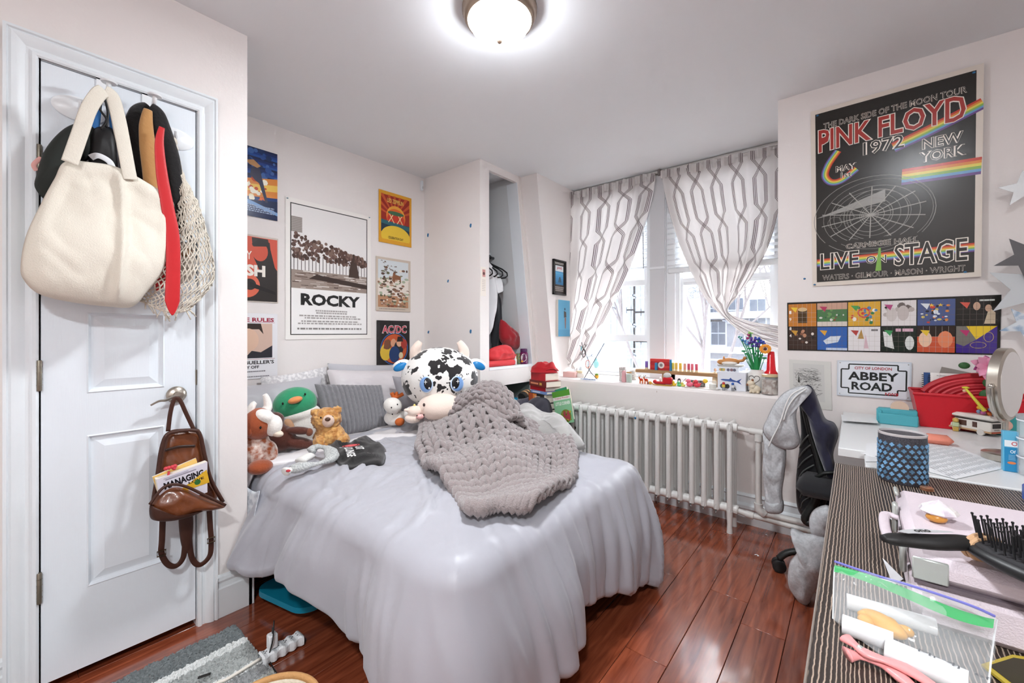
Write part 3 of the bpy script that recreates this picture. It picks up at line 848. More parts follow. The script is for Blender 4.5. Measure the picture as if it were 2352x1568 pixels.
pipe = MB(); pipe.tube([(rx1, RY - .03, .137), (vx + .06, RY - .03, .125), (vx + .9, RY - .02, .095)], .016, 10); pipe.tube([(rx1 + .02, RY - .03, .136), (rx1 + .04, RY - .03, .134)], .026, 6); pipe.tube([(vx + .05, RY - .03, .126), (vx + .09, RY - .03, .123)], .02, 10)
pipe.build('return_pipe', mat('pipe_white'), rad)
# ================================================================== bed
BX0, BX1, BY0, BY1, BZ = -2.80, -.80, .745, 2.02, .535
bed = thing('bed', 'double bed with dark base standing in the wall alcove', 'bed', ((BX0 + BX1) / 2, (BY0 + BY1) / 2, 0))
MB().rbox((BX0 + BX1) / 2, (BY0 + BY1) / 2, .235, BX1 - BX0 - .08, BY1 - BY0 - .06, .09, .01).build('base', mat('dark_bed_base', '241e1c', .7), bed)
MB().rbox((BX0 + BX1) / 2 - .01, (BY0 + BY1) / 2, .40, BX1 - BX0 - .05, BY1 - BY0 - .03, .24, .04).build('mattress', mat('pale_sheet_cotton', 'cdd2d6', .85, bump=.2, bscale=30), bed)
for sx in (BX0 + .12, BX1 - .18):
    for sy in (BY0 + .12, BY1 - .12): MB().lathe([(.02, 0), (.028, .19)], 12, (sx, sy, 0)).build('leg', mat('dark_bed_base'), bed)

SATIN = mat('grey_satin_duvet', 'aeaeb6', .42, sheen=.25, var=.03, vscale=4, bump=.12, bscale=14)
SATINW = mat('pale_satin_sheet', 'd9d5d6', .36, sheen=.2, bump=.15, bscale=18)

def perimeter(x0, x1, y0, y1, r, n=300):
    """open path: head end of the near side -> foot -> head end of the far side"""
    pts = []
    a = [(x0, y0)] + [(x1 - r + r * sin(t), y0 + r - r * cos(t)) for t in [pi / 2 * k / 10 for k in range(11)]] + \
        [(x1 - r + r * cos(t), y1 - r + r * sin(t)) for t in [pi / 2 * k / 10 for k in range(11)]] + [(x0, y1)]
    segs = [sqrt((q[0] - p[0]) ** 2 + (q[1] - p[1]) ** 2) for p, q in zip(a, a[1:])]
    tot = sum(segs); out = []
    for i in range(n + 1):
        d = tot * i / n; k = 0
        while k < len(segs) - 1 and d > segs[k]: d -= segs[k]; k += 1
        t = min(1, d / segs[k]); p = Vector((lerp(a[k][0], a[k + 1][0], t), lerp(a[k][1], a[k + 1][1], t)))
        tg = Vector((a[k + 1][0] - a[k][0], a[k + 1][1] - a[k][1])).normalized()
        out.append((p, Vector((tg.y, -tg.x)), tot * i / n))
    for i in range(2, n - 1):
        nn = sum((out[j][1] for j in range(max(0, i - 6), min(n, i + 6) + 1)), Vector((0, 0))).normalized()
        out[i] = (out[i][0], nn, out[i][2])
    return out, tot
def pw(table, s):
    for (a, va), (b, vb) in zip(table, table[1:]):
        if s <= b: return lerp(va, vb, sst(a, b, s))
    return table[-1][1]
def top_z(x, y):
    e = min(1, min(y - BY0, BY1 - y) / .30, (BX1 - x) / .3); e = max(0, e)
    w = .006 * (1 - abs(nz(x * 4 - y * 7, y * 3 + x * 5, 7)) * 2.2) * sst(-1.0, -2.0, x) + .004 * abs(nz(x * 22 - y * 16, y * 10 + x * 12, 3)) + .008 * nz(x * 3 + y * 1.5, y * 3.2 - x, 1) + .006 * abs(nz(x * 7 - y * 5, y * 6 + x * 4, 4)) + .004 * nz(x * 15 + y * 9, y * 13, 2)
    return BZ + .012 + .022 * e + w * (.35 + .65 * e) + crease(x, y)
_rc = random.Random(21); CREASES = []
for _k in range(46):
    _x, _y = _rc.uniform(-2.25, -.95), _rc.uniform(.80, 1.95) if _k > 26 else _rc.uniform(.76, 1.25)
    _a = (radians(-52) if _k <= 26 else radians(-35)) + _rc.uniform(-.45, .45); _l = _rc.uniform(.10, .34)
    CREASES.append((_x, _y, cos(_a), sin(_a), _l, _rc.uniform(.008, .018), _rc.uniform(.005, .012)))
def crease(x, y):
    h = 0
    for cx, cy, ca, sa, l, w, a in CREASES:
        dx, dy = x - cx, y - cy; t = dx * ca + dy * sa; d = -dx * sa + dy * ca + .12 * t * t
        if abs(d) < 3 * w and abs(t) < l: h += a * exp(-(d / w) ** 2) * (1 - (t / l) ** 2)
    return h
def duvet():
    x0 = -2.28
    per, tot = perimeter(x0, BX1 + .005, BY0 - .005, BY1 + .005, .13, 560)
    sL = BX1 - x0                                      # length of near side
    hem = [(0, .24), (.20, .195), (.36, .20), (.55, .25), (.75, .26), (1.0, .225), (1.25, .215), (sL - .05, .13), (sL + .2, .07), (sL + .35, .12), (sL + .52, .19), (sL + .75, .15), (sL + .95, .075), (sL + 1.15, .03), (sL + 1.4, .06), (tot, .14)]
    flare = [(0, .0), (.20, .01), (.27, .10), (.36, .115), (.45, .09), (.55, .06), (.9, .055), (1.3, .065), (sL, .085), (sL + .25, .085), (sL + .5, .04), (sL + .8, .05), (sL + 1.05, .07), (sL + 1.3, .06), (tot, .03)]
    rows_in, rows_arc, rows_dn = 60, 7, 40
    n = len(per) - 1; R = .085
    def sharp(x): return (1 - abs(x)) * 2 - 1
    def fold(s, d):
        """pleats of the hanging sides, growing downwards"""
        q = s + .10 * d * sin(2.7 * s + .6)
        foot = sst(sL - .1, sL + .25, s)
        f = .75 * sin(2 * pi * q / .42 + 2.6 * sin(2.1 * q) + .5 * d) + .85 * nz(q * 4.2, d * .5, 9) + (.22 + .30 * foot) * sharp(nz(q * 13, d * .5, 4) * 1.8) + (.10 + .22 * foot) * sin(2 * pi * q / .105 + 4.5 * sin(2.7 * q) + 1.2 * d)
        c1 = exp(-((s - sL - .02) / .16) ** 2)
        return f * (1 - .45 * c1)
    def fn(u, v):
        i = min(n, int(round(u * n))); E, Nn, s = per[i]
        k = v * (rows_in + rows_arc + rows_dn)
        zt = pw(hem, s); fl = pw(flare, s)
        edge = E - Nn * R
        sp = Vector((max(x0 + .0, min(BX1 - .62, edge.x)), 1.38))
        if k <= rows_in:
            t = k / rows_in; p = sp.lerp(edge, t)
            return (p.x, p.y, top_z(p.x, p.y) - (.012 * sst(.75, 1, t)))
        ze = top_z(edge.x, edge.y) - .012
        if k <= rows_in + rows_arc:
            a = (k - rows_in) / rows_arc * 1.24
            f = fold(s, 0) * .008 * sst(0, 1, (k - rows_in) / rows_arc)
            p = edge + Nn * (R * sin(a) + f)
            return (p.x, p.y, ze - R * (1 - cos(a)))
        d = (k - rows_in - rows_arc) / rows_dn
        z0 = ze - R * (1 - cos(1.24)); HH = z0 - zt; o0 = .345 * HH
        out = -R * (1 - sin(1.24)) + o0 * d + (fl * 1.15 - o0) * d * d + .020 * sin(pi * d) ** 2 * (.5 + .5 * nz(s * 2.5, 7))
        f = fold(s, d) * (.008 + .026 * d ** .8)
        if s < .45: f *= .7
        hemroll = -.02 * sst(.93, 1, d)
        p = E + Nn * (out + f + hemroll)
        z = lerp(z0, zt + .018 * nz(s * 6, 2.2) + .010 * sin(s * 23), d)
        return (p.x, p.y, max(.008, z))
    mb = MB(); mb.grid(fn, n, rows_in + rows_arc + rows_dn)
    o = mb.build('duvet', SATIN, angle=180)
    md = o.modifiers.new('cloth_thickness', 'SOLIDIFY'); md.thickness = .012; md.offset = -1
    tag(o, 'grey satin duvet draped over the bed and hanging in folds', 'duvet')
duvet()

# pale sheet folded back towards the pillows, spilling over the near edge
def sheet():
    def fn(u, v):
        # u across the bed (near to far), v from pillows to the fold
        front = lerp(-2.12, -2.02, u) + .035 * sin(u * 9) + .12 * sst(.35, .7, u) - .05 * sst(.75, 1, u)
        x = lerp(-2.74, front, v)
        y = lerp(.70, 1.99, u)
        z = BZ + .035 + .018 * sst(.78, .97, v) * (1 - .6 * sst(.985, 1, v)) + .014 * nz(x * 9 + y * 2, y * 6, 5) + .010 * abs(nz(x * 14, y * 9 + x * 6, 8)) + .012 * sin(v * 9 + u * 12) * .4
        if v > .94: z -= .02 * (v - .94) / .06
        d = max(0, .80 - y)
        if d > 0:
            z -= 1.9 * d * d / .06 * .11 if d < .06 else .11 * 1.9 * .06 + (d - .06) * 2.2
            y = .705 + .02 * nz(x * 8, 3)  + (0.80 - d - .70) * .75
        return (x, y, z)
    o = MB().grid(fn, 110, 60).build('top_sheet', SATINW, angle=180)
    md = o.modifiers.new('cloth_thickness', 'SOLIDIFY'); md.thickness = .01
    tag(o, 'pale satin sheet turned back below the pillows and soft toys', 'sheet')
sheet()
# edge of the patterned bottom sheet hanging by the wall corner
def lowsheet():
    def fn(u, v): return (lerp(-2.30, -1.96, u), .700 - .035 * v + .012 * sin(u * 9 + v * 2), lerp(.50, .27 - .05 * u, v) + .01 * sin(u * 14))
    o = MB().grid(fn, 24, 16).build('bottom_sheet', mat('script_print_sheet', 'dfe3e8', .8, col2='b9bfc8', vscale=45), angle=180)
    o.modifiers.new('cloth_thickness', 'SOLIDIFY').thickness = .003
    tag(o, 'white sheet with faint script print hanging at the wall corner', 'sheet')
lowsheet()

# ------------------------------------------------------------------ pillows
def pillow(name, label, c4, T, m, ridge=None, n=44, tb=None, cat='pillow', group=None, soft=.5, wr=.008, seed=0, pinch=.06):
    """c4: bottom-left, bottom-right, top-right, top-left; bulges along the face normal"""
    a, b, c_, d = [Vector(p) for p in c4]
    nr = (b - a).cross(d - a).normalized()
    mb = MB()
    def side(sg, TT):
        def fn(u, v):
            p = a.lerp(b, u).lerp(d.lerp(c_, u), v)
            U, V = 2 * u - 1, 2 * v - 1
            cen = (a + b + c_ + d) / 4
            p = p.lerp(cen, pinch * ((1 - U * U) * V * V + (1 - V * V) * U * U))
            h = TT * (max(0, 1 - abs(U) ** 3.2) * max(0, 1 - abs(V) ** 3.2)) ** soft
            if ridge and sg > 0:
                fr = (u * ridge) % 1.0
                h += (.018 * sin(pi * fr) ** .6 - .004 + .004 * nz(u * 22, v * 25, seed)) * min(1, 12 * min(u, 1 - u, v, 1 - v) + .25)
            else: h += wr * (nz(u * 4 + seed, v * 4) + .7 * abs(nz(u * 9 + v * 4, v * 7 + seed, 3))) * min(1, 5 * min(u, 1 - u, v, 1 - v))
            return p + nr * (sg * h)
        mb.grid(fn, n * (3 if ridge else 1), n)
    side(1, T); side(-1, tb if tb is not None else T * .8)
    o = mb.build(name, m, angle=180)
    tag(o, label, cat, group); return o
def Xp(px, py, X): return onX(px, py, X)
PILG = mat('grey_satin_pillow', 'bdbcc1', .45, sheen=.2)
SCRIPT = mat('script_print_cotton', 'eceaea', .7, col2='c9c7c9', vscale=60)
pillow('bed_pillow', 'large plain grey pillow behind the green duck toy', [(-2.57, .735, .545), (-2.60, 1.30, .56), (-2.70, 1.34, .90), (-2.68, .735, .885)], .085, PILG, seed=1)
pillow('bed_pillow', 'white script-print pillow peeking out over the grey pillow', [(-2.74, .98, .60), (-2.74, 1.44, .60), (-2.775, 1.41, .955), (-2.775, 1.0, .915)], .03, SCRIPT, seed=4, wr=.012)
pillow('bed_pillow', 'pale satin pillow leaning on the wall behind the ribbed cushion', [(-2.58, 1.36, .56), (-2.56, 1.97, .56), (-2.72, 2.00, .90), (-2.72, 1.38, .94)], .075, mat('pale_satin_pillow', 'd3cdcf', .36, sheen=.2), seed=8, wr=.014)
pillow('bed_pillow', 'darker grey pillow edge standing behind the pale satin pillow', [(-2.75, 1.43, .60), (-2.75, 2.08, .60), (-2.785, 2.1, .93), (-2.785, 1.42, .975)], .025, PILG, seed=12)
pillow('bed_pillow', 'grey pillow tucked behind the cow toy', [(-2.42, 1.76, .56), (-2.36, 2.02, .56), (-2.44, 2.04, .86), (-2.50, 1.74, .88)], .05, mat('mid_grey_pillow', '9a979c', .8), seed=15)
RIB = mat('ribbed_grey_plush', '7f7e82', .95, sheen=.5, bump=.5, bscale=160)
pillow('rib_cushion', 'square charcoal-grey ribbed plush cushion leaning among the toys', [Xp(752, 1012, -2.36), Xp(892, 978, -2.36), Xp(876, 884, -2.52), Xp(722, 882, -2.52)], .05, RIB, ridge=15, cat='cushion', tb=.04, pinch=.03)

# ------------------------------------------------------------------ chunky knitted blanket
def knit(mb, S, A, B, w=.066, h=.049, r=.0150, smp=14, seg=7):
    """rows of interlocked yarn loops over the surface S(a,b) -> point; A, B = cloth size in metres"""
    def frame(a, b):
        p = Vector(S(a, b)); e = .006
        ta = Vector(S(a + e, b)) - p; tb_ = Vector(S(a, b + e)) - p
        n = ta.cross(tb_)
        n = n.normalized() if n.length > 1e-12 else Vector((0, 0, 1))
        return p, n
    nst = int(A / w); nr = int(B / h); rr = random.Random(5)
    for j in range(nr):
        path = []
        for i in range(nst * smp + 1):
            th = 2 * pi * i / smp
            a = w * th / (2 * pi) + .24 * w * sin(2 * th)
            b = (j + .5) * h - h * .86 * cos(th) + .006 * nz(a * 9, j * 1.7)
            nn = r * .95 * cos(2 * th) + .004 * nz(a * 20, b * 20, 3)
            p, n = frame(min(max(a, 0), A), min(max(b, -.01), B + .01))
            path.append(p + n * (nn + r))
        mb.tube(path, r, seg)
YARN = mat('chunky_chenille_yarn', '968b8a', .95, sheen=.5, bump=1.0, bscale=230, var=.06, vscale=40)
def heap(x, y):
    h = BZ + .072
    h += .155 * exp(-(((x + 1.66) / .30) ** 2 + ((y - 1.72) / .26) ** 2))
    h += .055 * exp(-(((x + 1.25) / .24) ** 2 + ((y - 1.35) / .22) ** 2))
    h += .020 * sin(13 * (x * .8 + y) + 1.0) * exp(-(((x + 1.45) / .5) ** 2 + ((y - 1.5) / .5) ** 2))
    h += .022 * sin(15 * (x - .5 * y) + 2 * sin(4 * y)) + .03 * (1 - abs(nz(x * 4.5 + 3, y * 4.5, 9)) * 3.0) * exp(-(((x + 1.35) / .4) ** 2 + ((y - 1.45) / .4) ** 2))
    h += .012 * nz(x * 5, y * 5, 2)
    return h
def kquad(u, v):
    # back edge (v=0) to front edge (v=1); u from left edge to right edge
    Lc = [(-1.97, 1.56), (-1.66, 1.28), (-1.42, 1.16), (-1.17, 1.06), (-.965, .955)]
    Rc = [(-1.62, 2.06), (-1.22, 2.00), (-1.02, 1.78), (-.90, 1.48), (-.835, 1.10)]
    def at(c, t):
        i = t * (len(c) - 1); k = min(int(i), len(c) - 2); t = i - k; return (lerp(c[k][0], c[k + 1][0], t), lerp(c[k][1], c[k + 1][1], t))
    a, b = at(Lc, v), at(Rc, v)
    x, y = lerp(a[0], b[0], u), lerp(a[1], b[1], u)
    return x + .03 * nz(u * 3, v * 3, 5), y + .03 * nz(u * 3 + 9, v * 3, 6)
def KS(a, b):
    u, v = a / .80, b / 1.36
    x, y = kquad(u, v)
    return (x, y, heap(x, y))
kb = MB(); knit(kb, KS, .80, 1.36)
def roll(a, b):
    # rolled-over hem on top of the heap
    t = a / .80; c = Vector((lerp(-2.02, -1.44, t) , lerp(1.62, 1.78, t) + .10 * sin(pi * t), 0)); c.z = heap(c.x, c.y) - .02 + .050 * sin(pi * min(1, t * 1.1)) ** .7
    dr = Vector((.58, .16 + .30 * cos(pi * t), 0)).normalized(); nr = Vector((dr.y, -dr.x, 0))
    ph = -.5 + b / .34 * 3.9
    R = .048 + .016 * sin(pi * t)
    return c + nr * (R * 1.25 * -cos(ph)) * -1 + Vector((0, 0, R * sin(ph)))
knit(kb, roll, .80, .34)
kbo = kb.build('knit_blanket', YARN, angle=180)
tag(kbo, 'chunky taupe knitted blanket heaped on the bed', 'blanket')

# ------------------------------------------------------------------ soft grey throw at the far edge
def throw():
    ol = ring2([(1150, 945), (1185, 940), (1240, 955), (1290, 975), (1325, 1005), (1345, 1032), (1300, 1035), (1278, 1020), (1225, 1000), (1175, 985), (1150, 965)], 6)
    P = [onZ(x, y, BZ + .05) for x, y in ol]
    mb = MB()
    wr = lambda x, y: .030 * abs(nz(x * 7 + y * 3, y * 5, 11)) + .018 * sin(26 * (x * .9 + y * .6)) + .012 * nz(x * 15, y * 15)
    mb.puff([(p.x, p.y) for p in P], .085, 0.005, lambda x, y, d: (x, y, BZ + .055 + d), rings=18, wr=wr)
    tag(mb.build('fleece_throw', mat('soft_grey_fleece', 'a3a19e', .95, sheen=.6, bump=.3, bscale=120), angle=180), 'crumpled soft grey throw lying behind the knitted blanket', 'throw')
throw()

# ------------------------------------------------------------------ clothes on the bed
def flat_cloth(name, label, px, z0, T, m, cat='clothing', wr=None, rings=14, smooth=5):
    ol = ring2(px, smooth); P = [onZ(x, y, z0) for x, y in ol]
    mb = MB(); mb.puff([(p.x, p.y) for p in P], T, .004, lambda x, y, d: (x, y, z0 + d), rings=rings, wr=wr)
    return tag(mb.build(name, m, angle=180), label, cat)
tz = BZ + .05
ts = flat_cloth('folded_shirt', 'black T-shirt with red and white print crumpled on the bed', [(748, 1018), (765, 1012), (800, 1014), (830, 1006), (858, 1012), (884, 1028), (886, 1052), (876, 1070), (840, 1071), (800, 1079), (782, 1068), (760, 1048)], tz, .034, mat('black_jersey', '1d1b1c', .9, sheen=.3, bump=.3, bscale=200),
                wr=lambda x, y: .030 * (1 - abs(nz(x * 9 + 2, y * 12, 6)) * 3) * .5 + .008 * sin(34 * (y + .6 * x) + 3 * sin(9 * x)) - .01)
def shirt_print():
    o0 = onZ(806, 1028, tz + .052); ax = (onZ(814, 1050, tz + .052) - onZ(800, 1030, tz + .052)); ax.z = 0; ax.normalize()
    up = Vector((-ax.y, ax.x, 0))
    cv = Canvas(.1, .1, True)
    cv.ring(-.020, .004, .022, .005, 'c83a3c', ry=.040); cv.circ(-.020, .004, .014, 'e0565a', ry=.028)
    cv.text('CAT', .012, .014, .062, .050, 'e8e6e4', .03); cv.text('LOUNGE', .012, -.034, .115, .004, 'e8e6e4', .03)
    sh = cv.build('shirt_print', ts, lambda x, y, d: o0 + ax * x + up * y + Vector((0, 0, d + .004 - .25 * max(0, x - .05))), d0=.002)
shirt_print()
g = thing('knit_sock', 'grey marl slipper sock with white cuff lying on the duvet', 'sock', tuple(onZ(705, 1060, tz)))
GM = mat('grey_marl_knit', '9fa2a2', .95, col2='c4c6c4', vscale=160, sheen=.3)
pth = catmull([onZ(668, 1078, tz + .018), onZ(700, 1070, tz + .02), onZ(735, 1063, tz + .022), onZ(762, 1050, tz + .03), onZ(752, 1030, tz + .05), onZ(728, 1026, tz + .05), onZ(712, 1038, tz + .03)], 7)
MB().tube(pth, [.022 + .010 * sin(i * .35) + .004 * nz(i * .9, 2) for i in range(len(pth))], 14, flat=.65).build('sock_body', GM, g, angle=180)
pth = catmull([onZ(654, 1084, tz + .016), onZ(663, 1080, tz + .018), onZ(676, 1077, tz + .018)], 6)
MB().tube(pth, [.020 + .005 * sin(i * .6) for i in range(len(pth))], 14, flat=.7).build('toe', mat('white_knit', 'e6e4e0', .9, sheen=.3), g, angle=180)
pth = catmull([onZ(690, 1058, tz + .03), onZ(712, 1046, tz + .03)], 6)
MB().tube(pth, [.026] * len(pth), 14, flat=.55).build('cuff', mat('white_knit'), g, angle=180)
q = onZ(662, 1081, tz + .034); MB().ell(q, (.011, .009, .005), 10, 6).build('red_patch', mat('red_felt', 'b5343c', .9), g)
# ================================================================== soft toys
class Toy:
    """local frame: r = viewer's right, f = towards the room, u = up"""
    def __init__(s, name, label, px, py, X, yaw=0.0, roll=0.0, base=None):
        s.C = onX(px, py, X)
        d = Vector((-s.C.x, -s.C.y, 0)).normalized()
        d = Matrix.Rotation(yaw, 3, 'Z') @ d
        s.f = d; s.r = Vector((-d.y, d.x, 0)); s.u = Vector((0, 0, 1))
        if roll: s.r, s.u = s.r * cos(roll) + s.u * sin(roll), s.u * cos(roll) - s.r * sin(roll)
        s.k = (sin(YAW) * -s.C.x + cos(YAW) * s.C.y) / F_PX        # metres per pixel there
        s.cx, s.cy = px, py
        s.t = thing(name, label, 'soft toy', tuple(s.C), 'soft toys on the bed')
        s.m3 = Matrix((s.r, s.f, s.u)).transposed().to_4x4()
    def P(s, r, f, u): return s.C + s.r * r + s.f * f + s.u * u
    def px(s, x, y, f=0.0): return s.P((x - s.cx) * s.k, f, (s.cy - y) * s.k)
    def R(s, rx=0, ry=0, rz=0): return s.m3 @ (Matrix.Rotation(ry, 4, 'Y') @ Matrix.Rotation(rx, 4, 'X') @ Matrix.Rotation(rz, 4, 'Z'))
def blob(name, ells, m, parent, voxel=.006, it=4):
    mb = MB()
    for c_, r_, mm in ells: mb.ell(c_, r_, 24, 14, mm)
    o = mb.build(name, m, parent, angle=180)
    md = o.modifiers.new('one_skin', 'REMESH'); md.mode = 'VOXEL'; md.voxel_size = voxel; md.use_smooth_shade = True
    sm = o.modifiers.new('soft', 'SMOOTH'); sm.iterations = it; sm.factor = .6
    return o
def spot_mat(name, base, spot, scale, thr, dist=.25, rough=.9):
    m = mat(name, base, rough, sheen=.4, bump=.35, bscale=180)
    nt = m.node_tree; N, L = nt.nodes, nt.links; b = N['Principled BSDF']
    tc = N.new('ShaderNodeTexCoord'); nzt = N.new('ShaderNodeTexNoise'); nzt.inputs['Scale'].default_value = scale * 1.6
    L.new(tc.outputs['Object'], nzt.inputs['Vector'])
    mixv = N.new('ShaderNodeMix'); mixv.data_type = 'VECTOR'; mixv.inputs['Factor'].default_value = dist / 4
    L.new(tc.outputs['Object'], mixv.inputs['A']); L.new(nzt.outputs['Color'], mixv.inputs['B'])
    vo = N.new('ShaderNodeTexVoronoi'); vo.inputs['Scale'].default_value = scale; vo.inputs['Randomness'].default_value = .8
    L.new(mixv.outputs['Result'], vo.inputs['Vector'])
    lt = N.new('ShaderNodeMath'); lt.operation = 'LESS_THAN'; lt.inputs[1].default_value = thr; L.new(vo.outputs['Distance'], lt.inputs[0])
    vo2 = N.new('ShaderNodeTexVoronoi'); vo2.inputs['Scale'].default_value = scale * 1.9; L.new(mixv.outputs['Result'], vo2.inputs['Vector'])
    lt2 = N.new('ShaderNodeMath'); lt2.operation = 'LESS_THAN'; lt2.inputs[1].default_value = thr * .42; L.new(vo2.outputs['Distance'], lt2.inputs[0])
    mxm = N.new('ShaderNodeMath'); mxm.operation = 'MAXIMUM'; L.new(lt.outputs[0], mxm.inputs[0]); L.new(lt2.outputs[0], mxm.inputs[1])
    mx = N.new('ShaderNodeMix'); mx.data_type = 'RGBA'; mx.inputs['A'].default_value = (*lin(base), 1); mx.inputs['B'].default_value = (*lin(spot), 1)
    L.new(mxm.outputs[0], mx.inputs['Factor']); L.new(mx.outputs['Result'], b.inputs['Base Color'])
    return m
CREAM = mat('cream_plush', 'f0dccf', .9, sheen=.5, bump=.3, bscale=150)
BLACKB = mat('black_bead', '15120f', .15)
WHITEP = mat('white_plush', 'ece8e2', .95, sheen=.5, bump=.5, bscale=150)

# ---- big round cow
cw = Toy('cow_plush', 'giant round black-spotted cow plush with blue eyes beside the wardrobe', 1011, 866, -2.04)
SPOT = spot_mat('cow_spot_plush', 'efece8', '221f20', 10.5, .40, .6)
K = cw.k
blob('head', [(cw.P(0, 0, -.004), (.243, .20, .196), cw.m3)], SPOT, cw.t, .010, 2)
blob('body', [(cw.P(.01, -.03, -.22), (.17, .14, .13), cw.m3), (cw.px(1070, 938, .08), (.05, .06, .045), cw.m3), (cw.px(950, 942, .08), (.05, .06, .045), cw.m3)], SPOT, cw.t, .010, 3)
sn = MB(); sn.ell(cw.px(1012, 925, .155), (.138, .115, .088), 36, 22, cw.m3); so = sn.build('muzzle', CREAM, cw.t, angle=180)
for x in (978, 1044):
    MB().ell(cw.px(x, 913, .155 + .098), (.007, .006, .010), 12, 8, cw.m3).build('nostril', mat('brown_stitch', '4a3a36', .6), so)
for x, s in ((959, -1), (1061, 1)):
    p = cw.px(x, 828, .0); top = cw.px(x + (4 if s < 0 else 0), 786, .02)
    pth = catmull([p, cw.px(x + s * 3, 808, .01), cw.px(x - s * 1, 795, .02), cw.px(x - s * 8, 784, .02)], 6)
    MB().tube(pth, [lerp(.042, .016, (i / (len(pth) - 1)) ** 1.5) for i in range(len(pth))], 14).build('horn', CREAM, cw.t, angle=180)
    q = MB(); q.ell(cw.px(1011 + s * 86, 836, .02), (.055, .02, .032), 16, 10, cw.R(ry=s * .35)); e = q.build('ear', SPOT, cw.t, angle=180)
    q = MB(); q.ell(cw.px(1011 + s * 88, 840, .036), (.044, .012, .024), 16, 10, cw.R(ry=s * .45)); q.build('ear_lining', mat('blue_satin', '1f7fc0', .3), e, angle=180)
for x, s in ((982, -1), (1047, 1)):
    # eye: layered discs resting on the face
    dx = (x - 1011) * K; dz = (866 - 874) * K
    fy = .20 * sqrt(max(0, 1 - (dx / .243) ** 2 - (dz / .196) ** 2))
    e = MB()
    mm = cw.R(rz=-s * .30)
    e.ell(cw.P(dx, fy + .000, dz), (.042, .010, .049), 24, 12, mm, 'cfe0f4'); e.ell(cw.P(dx + s * .002, fy + .003, dz), (.038, .010, .044), 24, 12, mm, '7fa6dc')
    e.ell(cw.P(dx - s * .004, fy + .007, dz + .003), (.030, .009, .038), 24, 12, mm, '16161a')
    e.ell(cw.P(dx - s * .016 + .0, fy + .0150, dz - .018), (.007, .003, .007), 10, 8, mm, 'ffffff')
    e.ell(cw.P(dx + s * .004, fy + .0145, dz + .016), (.011, .003, .0022), 8, 6, mm, 'ffffff'); e.ell(cw.P(dx + s * .004, fy + .0145, dz + .016), (.0022, .003, .014), 8, 6, mm, 'ffffff')
    for k in range(3):
        a = .5 + k * .35
        p0 = cw.P(dx + s * .038 * cos(a), fy - .002, dz + .044 * sin(a)); p1 = cw.P(dx + s * .054 * cos(a), fy - .001, dz + .060 * sin(a))
        e.tube([p0, p1], .0015, 5, '111111')
    e.build('eye', VC, cw.t, angle=180)

# ---- green-headed duck
dk = Toy('duck_plush', 'mallard duck plush with green head and orange beak against the pillows', 688, 952, -2.44, roll=.14)
K = dk.k
blob('head', [(dk.px(683, 925, .0), (46 * K, .085, 38 * K), dk.m3)], mat('green_plush', '2f9b6d', .9, sheen=.5, bump=.3, bscale=150), dk.t, .006, 3)
blob('body', [(dk.px(697, 975, -.01), (42 * K, .085, 46 * K), dk.m3), (dk.px(690, 950, 0), (43 * K, .08, 20 * K), dk.m3)], WHITEP, dk.t, .006, 3)
MB().ell(dk.px(663, 972, .075), (.030, .016, .055), 14, 10, dk.m3).build('breast_patch', mat('tan_felt', 'c79a78', .9), dk.t, angle=180)
MB().ell(dk.px(685, 912, .085), (15 * K, .03, 7.5 * K), 18, 12, dk.R(ry=-.12)).build('beak', mat('orange_plush', 'e8955a', .85, sheen=.3), dk.t, angle=180)
for x, y in ((660, 915), (706, 904)): MB().ell(dk.px(x, y, .078 if x < 690 else .07), (.006, .005, .007), 10, 8).build('eye', BLACKB, dk.t)

# ---- brown walrus
wl = Toy('walrus_plush', 'dark brown floppy plush with outstretched arm below the duck', 655, 995, -2.26)
K = wl.k
BRN = mat('dark_brown_plush', '54281c', .95, sheen=.4, bump=.5, bscale=130)
blob('body', [(wl.px(634, 962, .0), (20 * K, .055, 18 * K), wl.m3), (wl.px(645, 1005, 0), (32 * K, .07, 30 * K), wl.m3), (wl.px(680, 1018, .02), (38 * K, .05, 14 * K), wl.R(ry=.25)), (wl.px(640, 985, 0), (17 * K, .055, 22 * K), wl.m3), (wl.px(683, 988, .04), (28 * K, .03, 9 * K), wl.R(ry=.15))], BRN, wl.t, .006, 3)
MB().ell(wl.px(704, 993, .05), (8 * K, .022, 9 * K), 14, 10, wl.m3).build('paw', mat('paw_brown', '7a4630', .95, sheen=.3), wl.t, angle=180)
MB().ell(wl.px(617, 960, .03), (6 * K, .02, 6 * K), 12, 8, wl.m3).build('muzzle', mat('tan_plush', 'c39b72', .9), wl.t, angle=180)
MB().ell(wl.px(640, 955, .055), (.006, .005, .006), 8, 6).build('eye', BLACKB, wl.t)

# ---- shaggy bear
br = Toy('teddy_bear', 'shaggy golden teddy bear sitting in front of the ribbed cushion', 755, 985, -2.19)
K = br.k
FUR = mat('golden_shaggy_fur', 'b57a3e', .95, col2='d9a866', vscale=38, sheen=.5, bump=1.0, bscale=70)
bo = blob('body', [(br.px(750, 962, .0), (32 * K, .062, 26 * K), br.m3), (br.px(757, 1003, 0), (34 * K, .07, 30 * K), br.m3), (br.px(736, 1010, .05), (13 * K, .04, 16 * K), br.m3), (br.px(786, 1008, .05), (13 * K, .05, 14 * K), br.R(ry=.5)), (br.px(727, 945, -.0), (10 * K, .02, 9 * K), br.m3), (br.px(773, 943, -.0), (10 * K, .02, 9 * K), br.m3)], FUR, br.t, .005, 2)
tx = bpy.data.textures.new('fur_relief', 'CLOUDS'); tx.noise_scale = .012
dm = bo.modifiers.new('shag', 'DISPLACE'); dm.texture = tx; dm.strength = .018; dm.mid_level = .45
